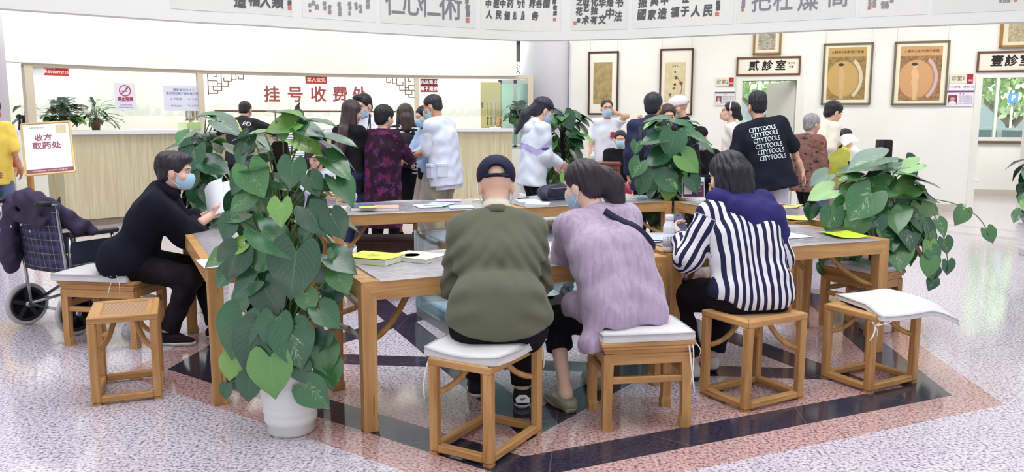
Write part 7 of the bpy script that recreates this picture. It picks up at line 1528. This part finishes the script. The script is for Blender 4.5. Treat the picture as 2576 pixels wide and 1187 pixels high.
o = counter_item('pendant_stand', 'clear stand hung with coloured tassel pendants on the counter', 'display stand', 1246, 14.35); m = MB(); m.tube([(0, 0, 0), (0, 0, .46)], .012, 8); m.tube([(-.13, 0, .44), (.13, 0, .44)], .007, 8); m.box((0, 0, .01), (.2, .12, .02)); m.build('stand', plain((232, 236, 244), .2), o)
for x, c in ((-.13, (60, 76, 60)), (-.07, (110, 140, 90)), (0, (150, 130, 190)), (.06, (230, 150, 110)), (.12, (220, 200, 110))):
    m = MB(); m.tube([(x, -.02, .44), (x, -.02, .22)], .003, 5); m.lathe([(.0001, .20), (.02, .19), (.02, .165), (.0001, .15)], (x, -.02, 0), 8); m.tube([(x, -.02, .15), (x, -.02, .05)], [.009, .014], 8); m.build('pendant', plain(c, .6), o)
# ---------------------------------------------------------------- by the wall: small table, chair back, sanitiser, extinguisher
q = at_y(1520, 408, 11.5); o = thing('side_table', 'small dark red wooden table in front of the doctor by the wall', 'table', (q.x, q.y, 0), -.1); zt2 = q.z
m = MB(); m.box((0, 0, zt2 - .015), (.46, .42, .03)); m.build('table_top', WOOD_R, o)
for sx in (-1, 1):
    for sy in (-1, 1): m = MB(); m.box((sx * .2, sy * .18, (zt2 - .03) / 2), (.04, .04, zt2 - .03)); m.build('leg', WOOD_R, o)
m = MB(); m.box((.2, 0, .3), (.03, .36, .04)); m.box((0, -.18, zt2 - .06), (.36, .03, .06)); m.build('rail', WOOD_R, o)
q = at_y(1462, 415, 11.3); o = thing('desk_chair', 'chair with a pale rounded back beside the small wall table', 'chair', (q.x, q.y, 0), .3); m = MB(); m.grid(lambda u, v: Vector(((u - .5) * .42, .05 * (2 * u - 1) ** 2, q.z - .28 + .3 * v * (1 - .35 * (2 * u - 1) ** 4))), 12, 6); m.grid(lambda u, v: Vector(((.5 - u) * .42, .03 + .05 * (2 * u - 1) ** 2, q.z - .28 + .3 * v * (1 - .35 * (2 * u - 1) ** 4))), 12, 6); m.build('backrest', plain((206, 200, 188), .5), o)
m = MB(); m.box((0, .24, .45), (.42, .42, .05), bev=.012); m.build('seat', plain((206, 200, 188), .5), o)
for sx in (-1, 1): m = MB(); m.tube([(sx * .17, .04, .0), (sx * .17, .04, q.z - .1)], .014, 8); m.tube([(sx * .17, .42, 0), (sx * .17, .42, .45)], .014, 8); m.build('leg', STEEL, o)
q = at_y(1458, 400, 11.5); qz = zt2; o = thing('sanitiser_bottle', 'clear pump bottle of hand sanitiser on the small wall table', 'bottle', (at_y(1505, 400, 11.5).x - .08, 11.5, zt2)); m = MB(); m.lathe([(.0001, 0), (.035, 0), (.036, .09), (.028, .11), (.012, .12), (.012, .15), (.0001, .15)], n=20); m.build('bottle_body', plain((214, 226, 226), .15), o); m = MB(); m.tube([(0, 0, .15), (0, 0, .18), (-.04, 0, .18)], .007, 8); m.build('pump', WHITE, o)
b_ = wall_pt(2234, 524, .24); o = thing('fire_extinguisher', 'red fire extinguisher standing by the wall behind the square post', 'fire extinguisher', (b_.x, b_.y, 0)); RD = plain((196, 34, 50), .3)
m = MB(); m.lathe([(.0001, 0), (.085, 0), (.09, .01), (.09, .42), (.07, .48), (.03, .51), (.03, .54), (.0001, .54)], n=28); m.build('cylinder', RD, o); m = MB(); m.box((0, 0, .56), (.04, .06, .04)); m.tube([(0, -.02, .58), (.0, -.11, .60)], .008, 6); m.tube([(0, -.02, .56), (0, -.11, .55)], .008, 6); m.build('valve_lever', INK, o); m = MB(); m.tube(bez((.03, 0, .55), (.16, -.05, .5), (.1, -.04, .15), 8), .011, 8); m.build('hose', INK, o); m = MB(); m.lathe([(.0905, .2), (.0905, .34)], n=28); m.build('label_band', plain((226, 210, 200), .5), o)
# ================================================================ pictures and plates on the wall with the doors
def wall_thing(name, label, cat, x0, y0, x1, y1, group=None, off=.008):
    c = wall_pt((x0 + x1) / 2, (y0 + y1) / 2, off); o = thing(name, label, cat, c, au, group); w = (wall_pt(x1, y0) - wall_pt(x0, y0)).length; z0 = wall_pt((x0 + x1) / 2, y0).z; z1 = wall_pt((x0 + x1) / 2, y1).z
    return o, w, z0 - z1
def board(o, name, mat, x, z, w, h, y0, t_): m = MB(); m.box((x, -y0 - t_ / 2, z), (w, t_, h)); return m.build(name, mat, o)
def wtext(o, body, x, z, s, mat, y=.03, weight=0.0, **k): mb = MB(); text_to(mb, body, frame4((x, -y, z), (1, 0, 0), (0, 0, 1)), s, weight=weight, **k); return mb.build('lettering', mat, o)
def framed(label, box, fcol, fw=.028, print_box=None, prmat=None, mat_c=(238, 234, 218), wires=True, name='framed_picture', cat='picture', group='framed pictures on the white wall'):
    o, w, h = wall_thing(name, label, cat, *box, group=group); FM = plain(fcol, .4)
    m = MB()
    for sx in (-1, 1): m.box((sx * (w / 2 - fw / 2), -.02, 0), (fw, .04, h), bev=.005)
    for sz in (-1, 1): m.box((0, -.02, sz * (h / 2 - fw / 2)), (w, .04, fw), bev=.005)
    m.build('frame', FM, o); board(o, 'mount', plain(mat_c, .7), 0, 0, w - fw, h - fw, .004, .012)
    if print_box:
        kx, kz = w / (box[2] - box[0]), h / (box[3] - box[1]); cx = ((print_box[0] + print_box[2]) / 2 - (box[0] + box[2]) / 2) * kx; cz = -((print_box[1] + print_box[3]) / 2 - (box[1] + box[3]) / 2) * kz
        board(o, 'print', prmat, cx, cz, (print_box[2] - print_box[0]) * kx, (print_box[3] - print_box[1]) * kz, .016, .003)
        pw, ph_ = (print_box[2] - print_box[0]) * kx, (print_box[3] - print_box[1]) * kz
    else: cx = cz = 0; pw, ph_ = w, h
    if wires:
        m = MB()
        for sx in (-1, 1): m.tube([(sx * (w / 2 - .03), -.012, h / 2), (sx * (w / 2 - .03), -.012, 3.6 - o.location.z)], .0018, 5)
        m.build('hanging_wire', plain((200, 200, 196), .4), o)
    return o, w, h, cx, cz, pw, ph_
def old_print(a, b, scale, seed=0):
    t = NT('old_print'); co = t.coord('Object', loc=(seed, seed, 0)); n1 = t.noise(co, scale, 5, .65); return t.set(t.ramp(n1, [(.32, lin(a)), (.62, lin(b))]), .75)
framed('tall dark framed scroll picture with a plain brown print above the doctor', (1480, 130, 1556, 289), (72, 46, 38), .03, (1493, 157, 1540, 262), old_print((140, 122, 80), (182, 162, 114), 9), (242, 240, 226))
o, w, h, cx, cz, pw, ph_ = framed('tall dark framed picture with a colourful diagram above the man in the pale cap', (1659, 123, 1743, 290), (84, 48, 40), .028, (1672, 157, 1724, 258), old_print((206, 192, 150), (224, 212, 172), 7, 3), (242, 240, 226))
m = MB()
for a, r, c in ((0, .3, 0), (1, .28, 0), (2, .3, 0), (3, .26, 0), (4, .3, 0), (5, .28, 0)): pass
for i, (x, z, r, c) in enumerate(((.0, -.05, .022, (150, 60, 50)), (.3, -.02, .03, (176, 96, 60)), (.05, .12, .03, (120, 140, 110)), (-.05, -.15, .024, (150, 170, 70)), (.1, -.36, .028, (60, 80, 120)), (-.2, -.3, .018, (110, 120, 60)), (.0, .26, .02, (170, 150, 60)))):
    m = MB(); m.lathe([(.0001, .002), (r, .002)], (cx + x * pw, -.019, cz + z * ph_), 14, 0, False, Matrix.Rotation(PI / 2, 3, 'X')); m.build('painted_roundel', plain(c, .7), o)
m = MB(); m.tube([(cx + pw * .34 * math.cos(a), -.0195, cz - ph_ * .14 + ph_ * .26 * math.sin(a)) for a in np.linspace(-2.6, 1.2, 16)], .005, 5); m.build('painted_curve', plain((90, 100, 110), .7), o); wtext(o, '图 量 经', cx, cz + ph_ * .40, .03, INK, .0195)
framed('gilt framed grey print hanging over the second consulting room sign', (1895, 60, 1966, 138), (150, 116, 66), .035, (1908, 60, 1951, 125), old_print((120, 116, 104), (190, 186, 170), 30, 5), (238, 232, 208))
for lab, box, pb, cols, seed in (('framed chart with a standing figure and a pale rim nearer the second consulting room', (2068, 109, 2193, 264), (2081, 120, 2177, 251), ((122, 104, 62), (170, 142, 84), (196, 164, 100), (214, 204, 176)), 2), ('framed chart with a standing figure and a pink arc beside the doctor notice', (2246, 104, 2384, 265), (2262, 117, 2367, 253), ((112, 84, 62), (178, 138, 92), (206, 160, 112), (206, 178, 178)), 7)):
    o, w, h, cx, cz, pw, ph_ = framed(lab, box, (112, 104, 84), .03, pb, old_print(cols[0], cols[1], 26, seed), (240, 234, 208)); a0 = .0195
    board(o, 'title_strip', plain(cols[2], .7), cx, cz + ph_ * .41, pw, ph_ * .17, .019, .001); wtext(o, '人體與石斛對應示意圖', cx, cz + ph_ * .41, pw * .085, plain((80, 56, 36), .8), .0215)
    m = MB(); R_ = pw * .42; m.add([(cx - pw * .1 + R_ * math.cos(a), -.0205, cz - ph_ * .10 + R_ * 1.18 * math.sin(a)) for a in np.linspace(0, 2 * PI, 40, False) if True], [tuple(range(40))]); m.v = [(max(cx - pw / 2, p[0]), p[1], max(cz - ph_ / 2 + .02, p[2])) for p in m.v]; m.build('painted_disc', plain(cols[2], .7), o)
    for rr_, c_, wd in ((1.16, cols[3], .05), (1.02, cols[1], .02)):
        m = MB(); V = [];
        for a in np.linspace(-.95, .95, 16):
            for r_ in (R_ * rr_ - wd / 2, R_ * rr_ + wd / 2): V.append((cx - pw * .1 + r_ * math.cos(a), -.021, cz - ph_ * .09 + r_ * 1.22 * math.sin(a)))
        m.add(V, [(2 * i, 2 * i + 1, 2 * i + 3, 2 * i + 2) for i in range(15)]); m.build('painted_arc', plain(c_, .7), o)
    fx, fz = cx - pw * .14, cz - ph_ * .10; m = MB()
    side = [(-.02, .27), (.03, .28), (.05, .25), (.045, .22), (.02, .20), (.035, .17), (.07, .10), (.075, .02), (.05, -.05), (.07, -.12), (.06, -.22), (.05, -.36), (.09, -.39), (-.01, -.39), (-.01, -.24), (-.03, -.12), (-.05, -.06), (-.03, .02), (-.055, .10), (-.04, .17), (-.02, .20), (-.04, .23)]
    m.add([(fx + x * pw * 1.5, -.0215, fz + z * ph_) for x, z in side], [tuple(range(len(side)))])
    m.build('painted_figure', plain((206, 176, 124) if seed == 2 else (222, 186, 140), .7), o); m = MB(); m.add([(fx - .01 * pw + .075 * pw * math.cos(a), -.022, fz + .272 * ph_ + .028 * ph_ * math.sin(a)) for a in np.linspace(0, 2 * PI, 18, False)], [tuple(range(18))]); m.build('painted_hair', plain((70, 56, 40), .8), o)
framed('gilt framed print hanging over the first consulting room sign', (2515, 40, 2640, 120), (156, 120, 60), .04, (2536, 40, 2640, 104), old_print((150, 138, 100), (206, 196, 160), 30, 9), (238, 232, 200))
for lab, box, body, xs in (('framed sign lettered for the second consulting room', (1852, 143, 2013, 190), '贰診室', None), ('framed sign lettered for the first consulting room', (2456, 128, 2636, 181), '壹診室', None)):
    o, w, h, cx, cz, pw, ph_ = framed(lab, box, (112, 74, 50), .03, None, None, (240, 236, 220), False, 'room_sign', 'sign', 'consulting room signs')
    for i, ch in enumerate(body): wtext(o, ch, (-.23 + .21 * i) * w if len(body) == 3 and box[0] < 2000 else (-.22 + .20 * i) * w, 0, h * .56, INK, .018, .006, shear=.1)
    wtext(o, '庚子年\n李書', w * .36, .01, .04, INK, .018, line=1.5)
CREAM = plain((232, 228, 206), .5)
o, w, h = wall_thing('room_plate', 'cream plate numbering consulting room two with a red end', 'plate', 1802, 195, 1848, 217); board(o, 'plate', CREAM, 0, 0, w, h, 0, .012); board(o, 'red_end', plain((186, 40, 64), .4), w * .32, 0, w * .26, h, .012, .002); wtext(o, '诊室2', -w * .16, 0, h * .55, INK, .0135); wtext(o, '博爱', w * .32, -h * .2, h * .22, WHITE, .0155)
o, w, h = wall_thing('doctor_notice', 'notice with a doctor portrait below the plate of room two', 'notice', 1798, 231, 1848, 265); board(o, 'notice_board', plain((236, 234, 240), .5), 0, 0, w, h, 0, .012); board(o, 'header', plain((110, 92, 116), .5), 0, h * .44, w, h * .12, .012, .002); board(o, 'portrait', plain((120, 80, 84), .6), -w * .3, -h * .12, w * .28, h * .62, .012, .002)
def portrait(o, x, z, w, h):
    m = MB(); m.add([(x + .26 * w * math.cos(a), -.0155, z + .12 * h + .2 * h * math.sin(a)) for a in np.linspace(0, 2 * PI, 16, False)], [tuple(range(16))]); m.build('portrait_face', plain((206, 164, 140), .7), o)
    m = MB(); m.add([(x - .45 * w, -.015, z - .5 * h), (x + .45 * w, -.015, z - .5 * h), (x + .4 * w, -.015, z - .2 * h), (x, -.015, z - .06 * h), (x - .4 * w, -.015, z - .2 * h)], [(0, 1, 2, 3, 4)]); m.build('portrait_coat', plain((230, 232, 238), .7), o)
portrait(o, -w * .3, -h * .12, w * .28, h * .62); GT = plain((130, 124, 140), .7)
for k in range(5): wtext(o, '从事中医临床工作擅长内科', w * .17, h * (.16 - .12 * k), h * .075, GT, .0135)
wtext(o, '陈  某', w * .02, h * .3, h * .1, INK, .0135)
o, w, h = wall_thing('room_plate', 'cream plate numbering consulting room one with a red end', 'plate', 2389, 186, 2450, 210); board(o, 'plate', CREAM, 0, 0, w, h, 0, .012); board(o, 'red_end', plain((176, 30, 66), .4), w * .33, 0, w * .25, h, .012, .002); wtext(o, '诊室1', -w * .16, 0, h * .55, INK, .0135); wtext(o, '博爱', w * .33, -h * .2, h * .22, WHITE, .0155)
o, w, h = wall_thing('clinic_strip', 'white strip naming the clinics between the plate and portrait notice of room one', 'notice', 2386, 211, 2452, 227); board(o, 'strip', plain((240, 238, 246), .5), 0, 0, w, h, 0, .012); wtext(o, '小儿咳喘、便秘门诊', 0, 0, h * .42, plain((70, 60, 110)), .0135)
o, w, h = wall_thing('doctor_notice', 'notice with a doctor portrait below the plate of room one', 'notice', 2381, 228, 2448, 267); board(o, 'notice_board', plain((238, 234, 246), .5), 0, 0, w, h, 0, .012); board(o, 'header', plain((130, 70, 120), .5), 0, h * .44, w, h * .10, .012, .002); board(o, 'portrait', plain((120, 66, 80), .6), -w * .28, -h * .1, w * .34, h * .62, .012, .002); portrait(o, -w * .28, -h * .1, w * .34, h * .62)
for k in range(5): wtext(o, '毕业于北京中医药大学', w * .2, h * (.14 - .12 * k), h * .08, GT, .0135)
wtext(o, '吴  某', w * .06, h * .29, h * .11, INK, .0135)
# ================================================================ outside the windows
OUT = -RB - .2
def wp_(s, d, z=0.0): q = P0 + UW * s + NW * d; q.z = z; return q
m = MB(); m.add([wp_(-14, OUT), wp_(24, OUT), wp_(24, -40), wp_(-14, -40)], [(0, 1, 2, 3)]); m.v = [(x, y, -.12) for x, y, z in m.v]; m.build('ground_outside', plain((196, 194, 188), .9))['kind'] = 'structure'
GRN = NT('outdoor_leaf'); at = GRN.n('ShaderNodeAttribute'); at.attribute_name = 'lv'; sp = GRN.n('ShaderNodeSeparateXYZ'); GRN.lk(at.outputs['Vector'], sp.inputs[0]); GRN.set(GRN.ramp(sp.outputs[2], [(0, lin((156, 190, 126))), (1, lin((226, 240, 196)))]), .6); GRN.b.inputs['Transmission Weight'].default_value = 0
BARK = plain((120, 108, 96), .9)
def crown(root, balls, n, size, seed, name='crown'):
    lv = Leaves(seed); lv.PROF = [(0, .05), (.3, .42), (.65, .36), (1, .02)]
    for c, r in balls:
        for k in range(n):
            d = Vector((lv.r.gauss(0, 1), lv.r.gauss(0, 1), lv.r.gauss(0, 1))).normalized(); C = Vector(c) + d * r * lv.r.uniform(.55, 1); lv.leaf(C, d + Vector((lv.r.uniform(-1, 1), lv.r.uniform(-1, 1), -.6)), d + Vector((0, 0, .4)), lv.r.uniform(*size))
    me = bpy.data.meshes.new(name); me.from_pydata([tuple(p) for p in lv.V], [], lv.F); a = me.attributes.new('lv', 'FLOAT_VECTOR', 'POINT'); a.data.foreach_set('vector', np.array(lv.A, np.float32).ravel()); me.update(); return link_mesh(name, me, GRN.m, root)
def tree(label, s, d, h, lean, seed):
    b = wp_(s, d, -.12); root = thing('tree', label, 'tree', b, 0, 'trees outside the windows'); m = MB(); m.tube([(0, 0, 0), (lean * .3, 0, h * .3), (lean * .6, 0, h * .45)], [.16, .13, .11], 9); m.tube([(lean * .6, 0, h * .45), (lean * 1.5, .1, h * .7), (lean * 2.2, .2, h)], [.1, .07, .03], 8); m.tube([(lean * .6, 0, h * .45), (-lean * .4, .1, h * .7), (-lean * 1.0, .1, h)], [.09, .06, .03], 8); m.build('trunk', BARK, root)
    crown(root, [((lean * 2.2, .2, h), 1.3), ((-lean * 1.0, .1, h), 1.3), ((lean * .5, .2, h * 1.1), 1.4), ((lean * .6, -.3, h * .85), 1.0)], 430, (.14, .26), seed)
def so(px, d): return (wall_pt(px, 300, d) - P0).dot(UW)

tree('pale leafy tree seen through the second consulting room', so(1885, -12), -12, 3.4, .7, 3); tree('leafy tree with a forked trunk seen through the first consulting room', so(2498, -11), -11, 3.2, .9, 4); tree('leafy tree at the edge of the first consulting room window', so(2575, -13), -13, 3.6, -.8, 5); tree('pale tree filling the second consulting room window', so(1950, -14), -14, 3.8, .6, 6)
def hedge(label, s0, s1, d, h, seed):
    c = wp_((s0 + s1) / 2, d, -.12); root = thing('hedge', label, 'hedge', c, au, 'clipped hedges outside the windows'); n = int((s1 - s0) / .5); crown(root, [(((k + .5) * .5 - (s1 - s0) / 2, 0, h * .5), h * .55) for k in range(n)], 110, (.12, .22), seed, 'foliage_mass')
hedge('rounded hedge below the trees of the first consulting room', so(2500, -8.6) - 2, so(2500, -8.6) + 3, -8.6, 1.3, 8); hedge('rounded hedge below the trees of the second consulting room', so(1905, -9.4) - 2, so(1905, -9.4) + 2.6, -9.4, 1.5, 9)
def car(label, s, d, rz=0.0):
    o = thing('car', label, 'car', wp_(s, d, -.12), au + rz, 'white cars parked outside'); CP = plain((240, 242, 244), .25, coat=.5)
    m = MB(); prof = [(-2.2, .3), (2.2, .3), (2.25, .6), (2.1, .82), (1.2, .95), (.55, 1.42), (-1.0, 1.46), (-1.75, 1.0), (-2.2, .92), (-2.28, .6)]; m.prism(prof, frame4((0, .85, 0), (1, 0, 0), (0, 0, 1), (0, -1, 0)), 1.7); ob = m.build('car_body', CP, o); b = ob.modifiers.new('soft', 'BEVEL'); b.width = .09; b.segments = 3; b.limit_method = 'ANGLE'
    for sy in (-1, 1): m = MB(); m.prism([(1.0, .98), (.5, 1.36), (-.15, 1.39), (-.15, .98)], frame4((0, sy * .857, 0), (1, 0, 0), (0, 0, 1), (0, -sy, 0)), .01 * -sy); m.prism([(-.25, .98), (-.25, 1.39), (-.95, 1.40), (-1.5, .98)], frame4((0, sy * .857, 0), (1, 0, 0), (0, 0, 1), (0, -sy, 0)), .01 * -sy); m.build('side_window', plain((150, 164, 172), .08), o)
    for x in (-1.4, 1.4):
        for y in (-.78, .78): m = MB(); m.lathe([(.0001, -.1), (.2, -.1), (.31, -.08), (.33, 0), (.31, .08), (.2, .1), (.0001, .1)], (x, y, .33), 24, 0, True, Matrix.Rotation(PI / 2, 3, 'X')); m.build('wheel', plain((60, 60, 62), .6), o)
car('white car parked outside the second consulting room', so(1925, -6.6), -6.6); car('white car parked outside the first consulting room', so(2515, -6.2), -6.2)
q = wp_(so(2543, -7.4), -7.4, -.12); o = thing('parking_sign', 'blue parking sign on a white pole beyond the window', 'sign', q, au); m = MB(); m.tube([(0, 0, 0), (0, 0, 2.3)], .025, 8); m.build('pole', WHITE, o); m = MB(); m.box((0, -.05, 2.12), (.2, .03, .24)); m.build('panel', plain((70, 120, 190), .5), o); mb = MB(); text_to(mb, 'P', frame4((0, -.07, 2.12), (1, 0, 0), (0, 0, 1)), .19, weight=.006); mb.build('lettering', WHITE, o)
q = wp_(so(1908, -7.9), -7.9, -.12); o = thing('lamp_post', 'thin pale lamp post outside the second consulting room', 'lamp post', q); m = MB(); m.tube([(0, 0, 0), (0, 0, 4.2)], .045, 8); m.build('pole', plain((226, 230, 230), .4), o); m = MB(); m.lathe([(.0001, 4.2), (.16, 4.25), (.1, 4.5), (.0001, 4.55)], n=16); m.build('lantern', WHITE, o)
